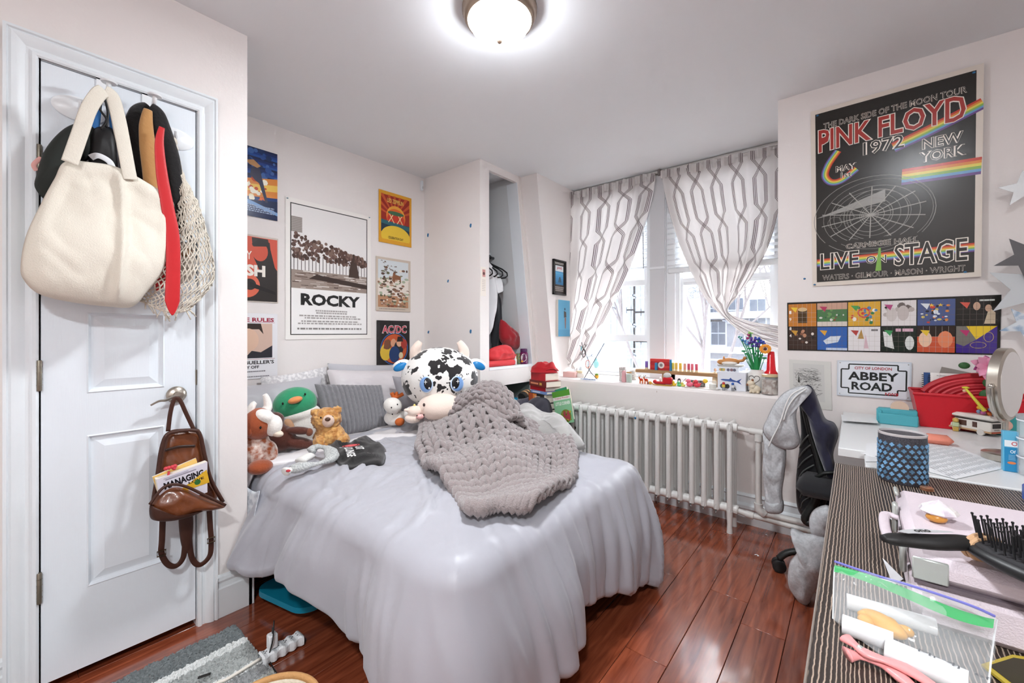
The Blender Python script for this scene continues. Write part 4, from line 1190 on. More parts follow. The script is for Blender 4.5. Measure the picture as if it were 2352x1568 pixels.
MB().ell(br.px(754, 962, .055), (13 * K, .028, 14 * K), 18, 12, br.m3).build('muzzle', mat('pale_muzzle_plush', 'e2c7b6', .9, sheen=.4, bump=.4, bscale=150), br.t, angle=180)
MB().ell(br.px(753, 956, .080), (6 * K, .010, 4.5 * K), 14, 10, br.m3).build('nose', mat('brown_nose', '5b3d2c', .4), br.t, angle=180)
for x in (739, 763): MB().ell(br.px(x, 953, .056), (.005, .004, .005), 8, 6).build('eye', BLACKB, br.t)

# ---- highland cow by the wall corner
hc = Toy('highland_cow_plush', 'rust and white horned cow plush at the left edge of the bed', 598, 985, -2.17, yaw=.35)
K = hc.k
RUST = mat('rust_plush', '9a4a26', .95, sheen=.4, bump=.5, bscale=120)
RUSTW = mat('rust_white_patch_plush', 'a55730', .95, col2='eadfd6', vscale=28, sheen=.4, bump=.5, bscale=120)
blob('body', [(hc.px(588, 1032, -.02), (36 * K, .08, 46 * K), hc.m3), (hc.px(612, 1040, .03), (17 * K, .04, 28 * K), hc.m3)], RUSTW, hc.t, .006, 3)
blob('leg', [(hc.px(585, 1062, .07), (26 * K, .05, 16 * K), hc.m3)], RUST, hc.t, .006, 2)
blob('head', [(hc.px(590, 970, .02), (34 * K, .07, 36 * K), hc.m3)], RUST, hc.t, .006, 3)
blob('face_blaze', [(hc.px(597, 953, .05), (22 * K, .055, 16 * K), hc.R(ry=.5)), (hc.px(613, 975, .07), (17 * K, .05, 24 * K), hc.R(ry=.2))], WHITEP, hc.t, .006, 3)
MB().ell(hc.px(617, 992, .085), (13 * K, .04, 8 * K), 14, 10, hc.R(ry=.3)).build('muzzle', mat('muzzle_cream', 'e8d8c6', .9), hc.t, angle=180)
for pts in ([(572, 965), (573, 945), (580, 928), (586, 922)], [(603, 948), (612, 935), (609, 915), (605, 906)]):
    pth = catmull([hc.px(x, y, .01) for x, y in pts], 6)
    MB().tube(pth, [lerp(.024, .010, i / (len(pth) - 1)) for i in range(len(pth))], 12).build('horn', WHITEP, hc.t, angle=180)
MB().ell(hc.px(583, 973, .085), (.007, .005, .007), 10, 8).build('eye', BLACKB, hc.t)
MB().ell(hc.px(567, 980, .05), (6 * K, .02, 12 * K), 12, 8, hc.m3).build('ear', RUST, hc.t, angle=180)

# ---- white moose and small cream cow
wm = Toy('moose_plush', 'small white plush with orange antlers right of the ribbed cushion', 903, 945, -2.25, yaw=.2)
K = wm.k
blob('body', [(wm.px(900, 929, .03), (21 * K, .06, 18 * K), wm.R(ry=.3)), (wm.px(908, 960, -.01), (25 * K, .055, 18 * K), wm.m3), (wm.px(931, 952, .0), (14 * K, .03, 7 * K), wm.R(ry=-.4))], WHITEP, wm.t, .005, 3)
a = MB()
for pts in ([(905, 914), (910, 906), (908, 901)], [(908, 912), (917, 909), (925, 905)], [(905, 914), (901, 906), (899, 901)]): a.tube(catmull([wm.px(x, y, .01) for x, y in pts], 4), .012, 8)
a.build('antlers', mat('orange_felt', 'c2622c', .9), wm.t, angle=180)
MB().ell(wm.px(914, 966, .05), (11 * K, .02, 9 * K), 14, 10, wm.m3).build('foot_pad', mat('orange_felt'), wm.t, angle=180)
for x, y in ((893, 930), (906, 924), (895, 945)): MB().ell(wm.px(x, y, .085), (.005, .004, .005), 8, 6).build('eye', BLACKB, wm.t)
cc = Toy('calf_plush', 'tiny cream calf plush with pink nose in front of the big cow', 956, 945, -1.98, yaw=.1)
K = cc.k
blob('body', [(cc.px(953, 944, 0), (17 * K, .04, 13 * K), cc.m3), (cc.px(950, 960, -.01), (20 * K, .045, 12 * K), cc.m3), (cc.px(935, 940, 0), (7 * K, .015, 4 * K), cc.m3)], CREAM, cc.t, .004, 3)
MB().ell(cc.px(963, 954, .04), (9 * K, .016, 6 * K), 14, 10, cc.m3).build('nose', mat('pink_felt', 'e6b1ad', .9), cc.t, angle=180)
for x, y in ((956, 951), (971, 950)): MB().ell(cc.px(x, y, .046), (.004, .004, .005), 8, 6).build('eye', BLACKB, cc.t)
MB().ell(cc.px(952, 932, 0), (3 * K, .008, 5 * K), 8, 6).build('horn', mat('yellow_felt', 'e6cf7a', .9), cc.t)
# ================================================================== posters and things on the walls
def poster(name, label, O, ux, uy, w, h, cv, cat='poster', thick=.0008, paper='f1ede8', gloss=False, pins=None, pincol='3f7fae'):
    """O = lower-left corner, ux/uy unit vectors right/up; print is a Canvas in sheet metres"""
    O, ux, uy = Vector(O), Vector(ux).normalized(), Vector(uy).normalized(); n = ux.cross(uy).normalized()
    t = thing(name, label, cat, tuple(O))
    b = MB(); b.add([O + ux * x + uy * y + n * z for z in (0, thick) for x, y in ((0, 0), (w, 0), (w, h), (0, h))], [(3, 2, 1, 0), (4, 5, 6, 7), (0, 1, 5, 4), (1, 2, 6, 5), (2, 3, 7, 6), (3, 0, 4, 7)])
    b.build('sheet', mat('paper_' + paper, paper, .3 if gloss else .55), t, smooth=False)
    cv.build('print', t, lambda x, y, d: O + ux * x + uy * y + n * (thick + d), PRINTG if gloss else PRINT, d0=.0003)
    for (x, y) in pins or []:
        MB().ell(O + ux * x + uy * y + n * (thick + .001), (.006, .006, .004), 8, 6).build('putty', mat('putty_' + pincol, pincol, .7), t)
    return t
XPp = XP + .004
YU, ZU = (0, 1, 0), (0, 0, 1)

# sepia film poster
def lettersblock(cv, x0, y0, x1, y1, n, col, seed=1):
    r = random.Random(seed); h = (y1 - y0) / (n * 1.6)
    for i in range(n):
        y = y1 - (i + 1) * h * 1.6 + h * .3; x = x0 + r.uniform(0, .1) * (x1 - x0)
        xe = x1 - r.uniform(0, .1) * (x1 - x0)
        while x < xe:
            l = r.uniform(.02, .07) * (x1 - x0); cv.rect(x, y, min(x + l, xe), y + h, col); x += l + .012 * (x1 - x0)
cv = Canvas(.61, .915); W_, H_ = .61, .915
cv.rect(.03, .03, .58, .885, '1c1a18'); cv.rect(.036, .036, .574, .879, 'f0eeec')
cv.rect(.036, .335, .574, .879, 'e9e6e4')
cv.rect(.036, .70, .105, .80, 'a8a09a')
for k in range(9): cv.rect(.036, .705 + k * .011, .105, .709 + k * .011, '8a817b')
rp = random.Random(4)
for k in range(300):
    x = rp.uniform(.04, .57); y = .52 + .17 * rp.random() * (1 - .75 * (x - .036) / .54) + .02 * rp.random()
    cv.circ(x, y, rp.uniform(.006, .016), rp.choice(('5a4138', '6b5047', '4a342c', '7d6459')), 7)
for k in range(22):
    x = .05 + k * .024; cv.rect(x, .44, x + .004, .56, '3a2a25')
cv.rect(.036, .335, .574, .455, '9a8a80')
for k in range(70):
    x = rp.uniform(.036, .52); y = rp.uniform(.337, .45); cv.rect(x, y, min(.572, x + rp.uniform(.02, .1)), y + rp.uniform(.002, .007), rp.choice(('4a372f', 'd8cfc8', '6a554b', 'e6e0da')))
cv.poly([(.15, .405), (.2, .435), (.574, .395), (.574, .365)], '3b2b25')
# plain monument block and plinth shapes in the middle distance
cv.poly([(.43, .44), (.445, .54), (.47, .56), (.495, .54), (.515, .44)], '46342d'); cv.rect(.462, .555, .478, .61, '46342d')
cv.text('ROCKY', .095, .225, .52, .305, '191716', .045)
for i, (y, a, b) in enumerate(((.170, .17, .44), (.135, .08, .53), (.098, .05, .555))): lettersblock(cv, a, y, b, y + .03, 2, 'a5a09d', i)
lettersblock(cv, .05, .062, .55, .080, 1, '8b8683', 9)
poster('film_poster', 'large white film poster lettered ROCKY with a sepia park photo', (XPp, 1.158, 1.140), YU, ZU, W_, H_, cv, pins=[(.012, .905), (.598, .905)], pincol='7f97a6')

def small(name, label, y0, z0, z1, cv, w=.305, **k):
    return poster(name, label, (XPp, y0, z0), YU, ZU, w, z1 - z0, cv, **k)
# blue-orange film poster (upper left)
cv = Canvas(.305, .42); H_ = .42
cv.rect(0, 0, .305, .42, '1d3e7c')
for k in range(14):
    cv.rect(0, .42 - .19 * (k + 1) / 14, .305, .42 - .19 * k / 14, ('17264f', '1a2f66', '1f3f86', '25509c')[k % 4])
for k in range(40): cv.circ(rp.uniform(0, .305), rp.uniform(.25, .42), rp.uniform(.008, .02), rp.choice(('2a4f94', '16305f', '3d66a8')), 8)
cv.poly([(.0, .1), (.305, .14), (.305, .26), (.0, .2)], 'e08a3c'); cv.poly([(.0, .13), (.305, .18), (.305, .22), (.0, .17)], 'f5c95a')
for k in range(50): cv.circ(rp.uniform(0, .25), rp.uniform(.09, .24), rp.uniform(.006, .02), rp.choice(('f7e9c0', 'e8702c', 'c94a1c', 'fdf6e0')), 7)
cv.poly([(.0, .0), (.305, .0), (.305, .12), (.0, .08)], '1b2a52'); cv.poly([(.12, .08), (.305, .03), (.305, .05), (.14, .10)], '7ea6d8')
cv.poly([(.16, .30), (.20, .31), (.215, .25), (.25, .10), (.235, .10), (.20, .21), (.18, .22), (.15, .25)], '3a3b52')
cv.poly([(.12, .33), (.17, .345), (.21, .315), (.19, .30), (.15, .31)], 'b98a5c')
lettersblock(cv, .05, .03, .30, .075, 4, '9fb0cc', 3)
small('film_poster', 'glossy blue and orange film poster at the upper left of the bed wall', .805, 1.885, 2.310, cv, gloss=True)
# red tin sign (middle left)
cv = Canvas(.31, .40)
cv.rect(.006, .006, .304, .394, 'd4573f')
cv.poly([(.16, .39), (.25, .39), (.29, .22), (.304, .2), (.304, .006), (.1, .006), (.13, .1), (.2, .2), (.17, .27)], '2c2523')
cv.circ(.205, .31, .045, 'd4573f', 20, .06); cv.poly([(.16, .35), (.2, .385), (.26, .37), (.265, .32), (.24, .345), (.17, .335)], '241d1c')
cv.circ(.13, .10, .075, 'df6b50', 24); cv.circ(.15, .105, .034, '2c2523', 20); cv.poly([(.15, .12), (.29, .07), (.295, .05), (.15, .09)], '1c1716')
cv.text('NY', .10, .255, .16, .305, 'f0e6da', .01); cv.text('ASH', .06, .155, .235, .225, 'f4eee4', .05); cv.text('17', .105, .04, .135, .07, 'f0e6da', .01)
cv.text('E', .06, .11, .075, .135, 'f0e6da'); cv.text('L', .07, .04, .085, .07, 'f0e6da', .01)
small('tin_sign', 'orange-red music tin sign lettered NY and ASH at the wall corner', .805, 1.370, 1.775, cv, w=.31, paper='cfc4ba')
# white portrait poster (lower left)
cv = Canvas(.305, .395)
cv.rect(.0, .0, .305, .395, 'eeedf0')
cv.text('RE RULES', .10, .345, .285, .370, 'a3243f', .04); cv.rect(.1, .340, .29, .342, 'a3243f')
cv.rect(.02, .125, .275, .335, 'd8b9a8'); cv.poly([(.12, .125), (.16, .17), (.21, .16), (.275, .2), (.275, .125)], '2b2a33')
cv.poly([(.02, .335), (.21, .335), (.225, .27), (.2, .30), (.12, .30), (.06, .28), (.02, .27)], '33261f'); cv.circ(.14, .235, .058, 'e2bda4', 22, .07)
cv.rect(.1, .118, .29, .120, 'a3243f'); cv.text(': BUELLER’S', .105, .088, .285, .110, '2a2528', .03); cv.text('AY OFF', .115, .062, .2, .080, '2a2528', .03)
lettersblock(cv, .11, .040, .25, .05, 1, '77737a', 2); lettersblock(cv, .11, .01, .27, .018, 1, '77737a', 5)
small('film_poster', 'white portrait film poster lettered RE RULES low by the corner', .805, .905, 1.302, cv, paper='eeedf0')
# yellow-red concert poster (upper right)
cv = Canvas(.305, .40)
cv.rect(0, 0, .305, .40, 'e0a22e'); cv.rect(.02, .085, .285, .375, '9c2a1e')
for k in range(9):
    a = .35 + k * .3; cv.poly([(.15, .21), (.15 + .24 * cos(a), .21 + .24 * sin(a)), (.15 + .24 * cos(a + .13), .21 + .24 * sin(a + .13))], 'c8552c')
cv.rect(.0, .378, .305, .40, 'e0a22e'); cv.rect(0, .08, .02, .4, 'e0a22e'); cv.rect(.285, .08, .305, .4, 'e0a22e')
cv.circ(.155, .215, .088, 'e9a33a', 36); cv.circ(.155, .205, .086, 'e06a2c', 36, .074); cv.circ(.155, .19, .08, 'c83a26', 36, .06)
cv.rect(.02, .085, .285, .165, '24384a'); cv.poly([(.02, .15), (.285, .125), (.285, .16), (.02, .18)], '2f6670'); cv.circ(.155, .06, .135, 'e9c33c', 36, .085)
cv.rect(0, 0, .305, .03, 'e0a22e')
for k in range(2):
    x = .09 + k * .08; cv.poly([(x, .235), (x + .045, .165), (x + .052, .165), (x + .008, .235)], 'f3d9a0'); cv.poly([(x + .045, .235), (x, .165), (x - .007, .165), (x + .037, .235)], 'f3d9a0')
cv.circ(.155, .243, .075, '3f6a4a', 30, .016)
cv.text('LED ZEPPELIN', .075, .320, .225, .352, 'f0c860', .015); cv.text('CELEBRATION DAY', .085, .038, .225, .058, '3a2a1c', .02)
small('concert_poster', 'yellow and red concert poster lettered LED ZEPPELIN', 1.835, 1.880, 2.282, cv, paper='e0a22e')
# wildlife tin print (middle right)
cv = Canvas(.31, .41)
cv.rect(.016, .03, .295, .395, 'e6dcd2'); cv.rect(.016, .25, .295, .395, 'd5dcdf'); cv.rect(.016, .03, .295, .12, 'b98a68')
for k in range(150):
    x = rp.uniform(.02, .29); y = .04 + .3 * rp.random() ** 1.5; a = rp.uniform(0, 3)
    cv.circ(x, y, rp.uniform(.006, .022), rp.choice(('7a5a48', '96705a', '5c4438', 'b8977f', '6a6a4e', 'e6ddd2', 'a9b39a')), 7, rp.uniform(.004, .012))
for k in range(26):
    x = rp.uniform(.03, .17); y = rp.uniform(.29, .385); cv.poly([(x, y), (x + .012, y + .008), (x + .022, y - .002), (x + .010, y + .002)], '6d5648')
cv.poly([(.14, .24), (.15, .30), (.16, .31), (.172, .29), (.22, .28), (.225, .23), (.21, .25), (.17, .25), (.165, .22)], '8a5b40')
lettersblock(cv, .08, .034, .24, .05, 1, '8a4a34', 6); lettersblock(cv, .02, .012, .29, .022, 1, '9a8a80', 8)
small('tin_sign', 'framed tin print of wild birds and deer in brown tones', 1.811, 1.352, 1.766, cv, w=.318, paper='cdbfb0', thick=.004)
# black band poster (lower right)
cv = Canvas(.305, .385)
cv.rect(0, 0, .305, .385, '201c1d'); cv.circ(.16, .165, .128, '3b5f9e', 40); cv.circ(.16, .165, .120, '1d1a1c', 40); cv.circ(.16, .165, .115, 'c4562c', 40)
for k, (x, y, r, c_) in enumerate(((.08, .14, .05, 'd8b33a'), (.10, .20, .03, '6a4a38'), (.15, .21, .026, 'd79a78'), (.20, .17, .045, '23262e'), (.205, .215, .028, 'e0a888'), (.25, .20, .03, 'a8382c'), (.16, .12, .05, '1f3a6a'), (.22, .11, .02, 'd9c9a0'))): cv.circ(x, y, r, c_, 16, r * 1.3)
cv.poly([(.09, .16), (.12, .2), (.11, .24), (.07, .23), (.06, .17)], '7a4a30'); cv.poly([(.18, .22), (.24, .22), (.235, .26), (.19, .26)], '2a1c18')
cv.text('AC/DC', .045, .285, .275, .35, 'e6dada', .05); cv.text('AC/DC', .05, .289, .270, .346, 'b92f44', .02)
small('concert_poster', 'black band poster lettered AC/DC above the cow plush', 1.817, .893, 1.279, cv, paper='201c1d', gloss=True)

# alarm contact high on the wall
p = onX(967, 427, XP)
al = thing('alarm_sensor', 'small white plastic sensor high in the wall corner', 'sensor', (XP, p.y, p.z))
MB().rbox(XP + .011, p.y, p.z, .022, .024, .085, .006).build('housing', WHITE, al); MB().ell((XP + .023, p.y, p.z - .018), (.004, .008, .012), 10, 8).build('lens', mat('sensor_lens', 'c8ccd0', .2), al)
# putty left on the wardrobe side
for i, (x, y) in enumerate(((983, 540), (1081, 518), (1029, 646), (984, 763), (1081, 761))):
    q = onY(x, y, YB); mb = MB(); mb.ell((q.x, YB - .001, q.z), (.010 - .002 * (i == 2), .003, .016 - .006 * (i in (2, 3))), 8, 6); mb.ell((q.x + .004, YB - .001, q.z + .008), (.008, .003, .006), 8, 6)
    tag(mb.build('putty_dab', mat('blue_putty', '2f6f9f', .8)), ['blue putty dab high near the corner on the wardrobe side', 'blue putty dab high at the outer edge of the wardrobe side', 'small blue putty dab in the middle of the wardrobe side', 'small blue putty dab low near the corner on the wardrobe side', 'blue putty dab low at the outer edge above the cow plush'][i], 'putty')
# ticket on the wardrobe edge
cv = Canvas(.06, .215); cv.rect(.004, .0, .056, .21, 'efe6dc'); cv.rect(.018, .145, .05, .2, 'c98f8a'); cv.circ(.034, .17, .012, '5a3a38', 10)
for k in range(7): cv.rect(.014, .04 + k * .013, .05, .043 + k * .013, 'b7a9a2')
poster('photo_strip', 'narrow paper strip with a small portrait on the wardrobe edge', (XCL + .002, 2.280, 1.46), YU, ZU, .058, .218, cv, 'paper strip', paper='f3ece2')
# framed pictures on the dormer cheek
fr = thing('framed_print', 'small black-framed print lettered JAWS on the dormer cheek', 'picture', (XCH, 3.09, 1.51))
y0, y1, z0, z1 = 2.995, 3.192, 1.512, 1.815
f = MB()
for a, b, c_, d in ((y0, y1, z1 - .012, z1), (y0, y1, z0, z0 + .012), (y0, y0 + .012, z0, z1), (y1 - .012, y1, z0, z1)): f.box(XCH, XCH + .02, a, b, c_, d)
f.build('frame', mat('black_frame', '221e1e', .4), fr, smooth=False)
cv = Canvas(.2, .3); cv.rect(0, 0, .197, .303, '38322f'); cv.rect(.04, .09, .165, .255, 'dfe6ea'); cv.rect(.04, .09, .165, .205, '3d8fc4')
for k in range(6): cv.rect(.04, .09 + .018 * k, .165, .108 + .018 * k, ('2a6f9f', '2f7aae', '3585ba', '3d90c4', '479bcc', '56a8d4')[k])
cv.poly([(.08, .11), (.1, .155), (.115, .16), (.13, .14), (.135, .11)], '27556f')
cv.text('JAWS', .06, .217, .145, .245, 'b2303a', .03); lettersblock(cv, .03, .265, .175, .285, 2, 'cfc8c2', 4); lettersblock(cv, .03, .03, .175, .075, 3, 'a8a09a', 4)
cv.build('print', fr, lambda x, y, d: Vector((XCH + .006 + d, y0 + x, z0 + y)), PRINTG)
cb = thing('canvas_picture', 'unframed blue canvas picture half behind the left curtain', 'picture', (XCH, 3.15, 1.15))
MB().rbox(XCH + .011, 3.15, 1.31, .022, .19, .318, .003).build('stretched_canvas', mat('canvas_edge', 'd6cfc6', .8), cb)
cv = Canvas(.19, .318); cv.rect(0, 0, .19, .318, '5aa3c6'); cv.rect(0, 0, .19, .06, '4f97bc')
cv.circ(.105, .24, .012, '26506b', 12); cv.poly([(.09, .225), (.125, .215), (.13, .17), (.09, .165)], '4a4038'); cv.poly([(.1, .165), (.125, .165), (.12, .07), (.108, .07)], '8a6258')
cv.build('print', cb, lambda x, y, d: Vector((XCH + .0222 + d, 3.055 + x, 1.151 + y)))

# ------------------------------------------------------------------ leaning wall on the right
WN = Vector((0, -1, -.19 / CEIL)).normalized()        # faces the room
WU = Vector((0, -.19 / CEIL, 1)).normalized()
def onW(px, py, off=.0):
    # point on the leaning wall
    d = _ray(px, py); p0 = Vector((0, 2.95, 0)) + WN * off
    return _C + d * ((p0 - _C).dot(WN) / d.dot(WN))
# big black poster with rainbow bands; left edge against the wall, right edge standing off
A = onW(1866, 658, .003); B = onW(1862, 257, .003)
uy = (B - A).normalized(); h = (B - A).length
Cr = onW(2258, 151, .022); ux = (Cr - B); ux = (ux - uy * ux.dot(uy)); w = .625; ux.normalize()
cv = Canvas(w, h)
cv.rect(.020, .022, w - .022, h - .022, '24211d')
rb = ['6a4a8a', '6fa3cc', '8bb858', 'e8d45a', 'e08a3a', 'c8402f']
def rainbow(cv, pts, wd, rev=False):
    n = 6
    for k in range(n):
        o = (k - 2.5) * wd / n; P = []
        for i, p in enumerate(pts):
            a = pts[max(0, i - 1)]; b = pts[min(len(pts) - 1, i + 1)]; dx, dy = b[0] - a[0], b[1] - a[1]; l = sqrt(dx * dx + dy * dy) or 1
            P.append((p[0] - dy / l * o, p[1] + dx / l * o))
        cv.band(P, wd / n * 1.05, rb[k] if rev else rb[5 - k])
cu = [(p.x, p.y) for p in catmull([(w, .765, 0), (.46, .70, 0), (.33, .655, 0)], 8)]
rainbow(cv, cu, .050)
cu = [(p.x, p.y) for p in catmull([(.115, .70, 0), (.075, .64, 0), (.060, .585, 0), (.085, .545, 0), (.13, .545, 0), (.19, .59, 0)], 8)]
rainbow(cv, cu, .032, True)
rainbow(cv, [(.36, .505), (w - .004, .495)], .075, True)
rainbow(cv, [(.022, .125), (w - .022, .135)], .040, True)
cv.poly([(.022, .365), (.30, .462), (.30, .402)], '9a9994')
cx, cy = .245, .345
for k, r in enumerate((.03, .045, .06, .085, .105, .125, .150, .175, .21, .235)):
    cv.ring(cx + .008 * (k % 3), cy, r, .0018 + .0008 * (k % 2), '8f8d87', 40, r * .82 if k > 5 else r)
for k in range(3): cv.ring(.10 + .05 * k, .33 + .02 * k, .03, .0014, '8f8d87')
for k in range(7):
    a = .2 + k * pi / 7; cv.line((cx - .205 * cos(a), cy - .14 * sin(a)), (cx + .205 * cos(a), cy + .14 * sin(a)), .004, 'a5a29b')
cv.poly([(.022, .23), (w - .022, .23), (w - .022, .215), (.022, .215)], '24211d')
def otext(cv, s, x0, y0, x1, y1, fill, edge='efe6da', b=.05, fb=.0, **k):
    cv.text(s, x0, y0, x1, y1, edge, b, **k); g = (y1 - y0) * .035; cv.text(s, x0 + g, y0 + g, x1 - g, y1 - g, fill, fb, **k)
otext(cv, 'THE DARK SIDE OF THE MOON TOUR', .055, .828, .575, .858, '24211d', b=.03)
ar = lambda u, v, Y: Y + .010 * (2 * u - 1) ** 2 * (1 if v > .5 else -1)
otext(cv, 'PINK FLOYD', .030, .715, .575, .822, 'a8352e', b=.055, fb=.02, arch=ar)
otext(cv, '1972', .215, .645, .370, .712, '24211d', b=.05)
otext(cv, 'MAY', .105, .590, .19, .622, '24211d'); otext(cv, '1st', .125, .555, .17, .585, '24211d')
otext(cv, 'NEW', .43, .615, .565, .665, '24211d'); otext(cv, 'YORK', .42, .555, .575, .605, '24211d')
otext(cv, 'CARNEGIE HALL', .145, .185, .42, .212, '24211d', b=.03)
otext(cv, 'LIVE', .035, .085, .20, .175, '24211d', b=.05, fb=.01); otext(cv, 'ON', .225, .098, .305, .140, '24211d'); otext(cv, 'STAGE', .33, .075, .585, .185, '24211d', b=.05, fb=.01)
otext(cv, 'WATERS · GILMOUR · MASON · WRIGHT', .045, .030, .575, .058, '24211d', b=.02)
cv.poly([(.262, .06), (.275, .175), (.283, .175), (.285, .06)], '7fb04a')
poster('concert_poster', 'huge black concert poster lettered PINK FLOYD with rainbow bands', A, ux, uy, w, h, cv, paper='ded4c8', gloss=True, pins=[(.03, h - .03), (w - .03, h - .03), (.01, .01), (w - .05, .025)])
for q, l in (((1848, 640), 'blue putty dab left of the large black poster'),):
    p = onW(*q); tag(MB().ell(p, (.006, .003, .005), 8, 6).build('putty_dab', mat('blue_putty')), l, 'putty')

# long calendar
A = onW(1809, 804, .002); B = onW(1809, 695, .002); Cq = onW(2297, 815, .002)
uy = (B - A).normalized(); h = (B - A).length * 1.0; ux = (Cq - A); w = ux.length; ux.normalize(); uy = (uy - ux * uy.dot(ux)).normalized()
cv = Canvas(w, h); cv.rect(0, 0, w, h, '14140f')
cw_, ch_ = (w - .012) / 6, (h - .012) / 2
def cell(i, j): return .004 + i * cw_ + .002, .004 + j * ch_ + .002, .004 + (i + 1) * cw_ - .002, .004 + (j + 1) * ch_ - .002
cols = [['3b2a22', '2f62b0', 'e8e4e4', '16241a', 'd05a3a', '453089'], ['c27a2c', '4a7a4a', 'd8a530', 'e2dcda', '4a5a8a', '17140f']]
rc = random.Random(12)
for j in range(2):
    for i in range(6):
        x0, y0, x1, y1 = cell(i, j); cv.rect(x0, y0, x1, y1, cols[j][i]); W3, H3 = x1 - x0, y1 - y0
        def bl(n, cs, yr=(.1, .8), s=(.04, .12)):
            for k in range(n):
                x = x0 + W3 * rc.uniform(.12, .88); y = y0 + H3 * rc.uniform(*yr); r = W3 * rc.uniform(*s) * .6
                cv.circ(x, y, min(r, x - x0, x1 - x), rc.choice(cs), 9, min(r * rc.uniform(.6, 1.3), y - y0, y1 - y))
        if (i, j) == (0, 1): cv.rect(x0 + .35 * W3, y0 + .15 * H3, x0 + .68 * W3, y0 + .75 * H3, '4a3414'); cv.circ(x0 + .515 * W3, y0 + .75 * H3, .165 * W3, 'd9b988', 16, .09 * H3)
        if (i, j) == (1, 1): cv.rect(x0, y0 + .72 * H3, x1, y1, 'c9a08a'); cv.rect(x0, y0, x1, y0 + .2 * H3, 'd9cfc4'); bl(14, ('2f6a3a', '6a9a5a', 'e0ded6', '8a4a3a'), (.25, .7))
        if (i, j) == (2, 1): bl(26, ('3f7ab0', 'c8402f', 'efe8da', '2f7a4a', 'e08a3a')); cv.ring(x0 + .5 * W3, y0 + .55 * H3, .2 * W3, .05 * W3, 'c8402f')
        if (i, j) == (3, 1): bl(10, ('2c2624', 'b8aea8', '6a605c'), (.4, .8), (.08, .2)); cv.circ(x0 + .3 * W3, y0 + .45 * H3, .16 * W3, 'cfc6c2', 16, .28 * H3); cv.circ(x0 + .63 * W3, y0 + .5 * H3, .17 * W3, 'c6bcb8', 16, .3 * H3)
        if (i, j) == (4, 1): bl(34, ('e08a3a', 'dfe4ea', '2c3c6a', 'c8402f', '1c1c22', 'd8c46a')); cv.text('★ ★', x0 + .3 * W3, y0 + .72 * H3, x0 + .7 * W3, y0 + .85 * H3, 'e8c34a')
        if (i, j) == (5, 1): cv.circ(x0 + .5 * W3, y0 + .7 * H3, .09 * W3, 'c9a48a', 14, .15 * H3); cv.poly([(x0 + .68 * W3, y0 + .05 * H3), (x0 + .95 * W3, y0 + .05 * H3), (x0 + .95 * W3, y0 + .45 * H3), (x0 + .8 * W3, y0 + .65 * H3)], 'cbb89c'); cv.circ(x0 + .78 * W3, y0 + .62 * H3, .08 * W3, 'c9a48a', 14, .13 * H3); lettersblock(cv, x0 + .52 * W3, y0 + .86 * H3, x0 + .97 * W3, y0 + .95 * H3, 1, 'e8ece4', 2)
        if (i, j) == (0, 0): bl(16, ('c08a6a', '8a5a42', 'e0d6cc', '1c1410', '5a3a2c'), (.3, .9), (.06, .14))
        if (i, j) == (1, 0): cv.poly([(x0 + .2 * W3, y0 + .4 * H3), (x0 + .45 * W3, y0 + .6 * H3), (x0 + .8 * W3, y0 + .62 * H3), (x0 + .7 * W3, y0 + .35 * H3), (x0 + .3 * W3, y0 + .25 * H3)], 'd9dfe6'); cv.rect(x0 + .3 * W3, y0, x1, y0 + .1 * H3, 'c6d4ea')
        if (i, j) == (2, 0): cv.poly([(x0 + .3 * W3, y0 + .5 * H3), (x0 + .42 * W3, y0 + .9 * H3), (x0 + .5 * W3, y0 + .5 * H3)], 'b08a4a'); cv.poly([(x0 + .5 * W3, y0 + .1 * H3), (x0 + .55 * W3, y0 + .7 * H3), (x0 + .65 * W3, y0 + .1 * H3)], 'd9b8c0'); lettersblock(cv, x0 + .7 * W3, y0 + .8 * H3, x0 + .95 * W3, y0 + .92 * H3, 1, '3a3434', 2)
        if (i, j) == (3, 0): cv.poly([(x0 + .05 * W3, y0 + .8 * H3), (x0 + .3 * W3, y0 + .75 * H3), (x0 + .38 * W3, y0 + .1 * H3), (x0 + .1 * W3, y0 + .2 * H3)], 'e4e6e2'); cv.circ(x0 + .82 * W3, y0 + .35 * H3, .13 * W3, 'dfe2de', 14, .28 * H3); cv.text('▬ ▬▬', x0 + .42 * W3, y0 + .8 * H3, x0 + .92 * W3, y0 + .92 * H3, 'd9b0c0')
        if (i, j) == (4, 0): cv.rect(x0, y0 + .6 * H3, x1, y1, '2a1c14'); cv.circ(x0 + .22 * W3, y0 + .5 * H3, .18 * W3, 'f0c8a8', 16, .3 * H3); cv.circ(x0 + .75 * W3, y0 + .5 * H3, .2 * W3, 'e88a62', 16, .32 * H3)
        if (i, j) == (5, 0): cv.poly([(x0, y1), (x1, y1), (x0 + .5 * W3, y0 + .5 * H3)], 'e8c42f'); cv.poly([(x0, y1), (x0 + .25 * W3, y1), (x0 + .5 * W3, y0 + .5 * H3), (x0 + .2 * W3, y0 + .25 * H3), (x0, y0 + .35 * H3)], '7a766e'); cv.ring(x0 + .55 * W3, y0 + .3 * H3, .2 * W3, .012 * W3, 'd8b85a', 24, .12 * H3); cv.ring(x0 + .8 * W3, y0 + .6 * H3, .12 * W3, .012 * W3, 'd8b85a', 24, .18 * H3)
        for k in range(1, 6): cv.rect(x0 + W3 * k / 6 - .0004, y0, x0 + W3 * k / 6 + .0004, y1, 'b8b0a8' if cols[j][i] > '6' else '6a625c')
        for k in range(1, 4): cv.rect(x0, y0 + H3 * k / 5, x1, y0 + H3 * k / 5 + .0008, 'b8b0a8' if cols[j][i] > '6' else '6a625c')
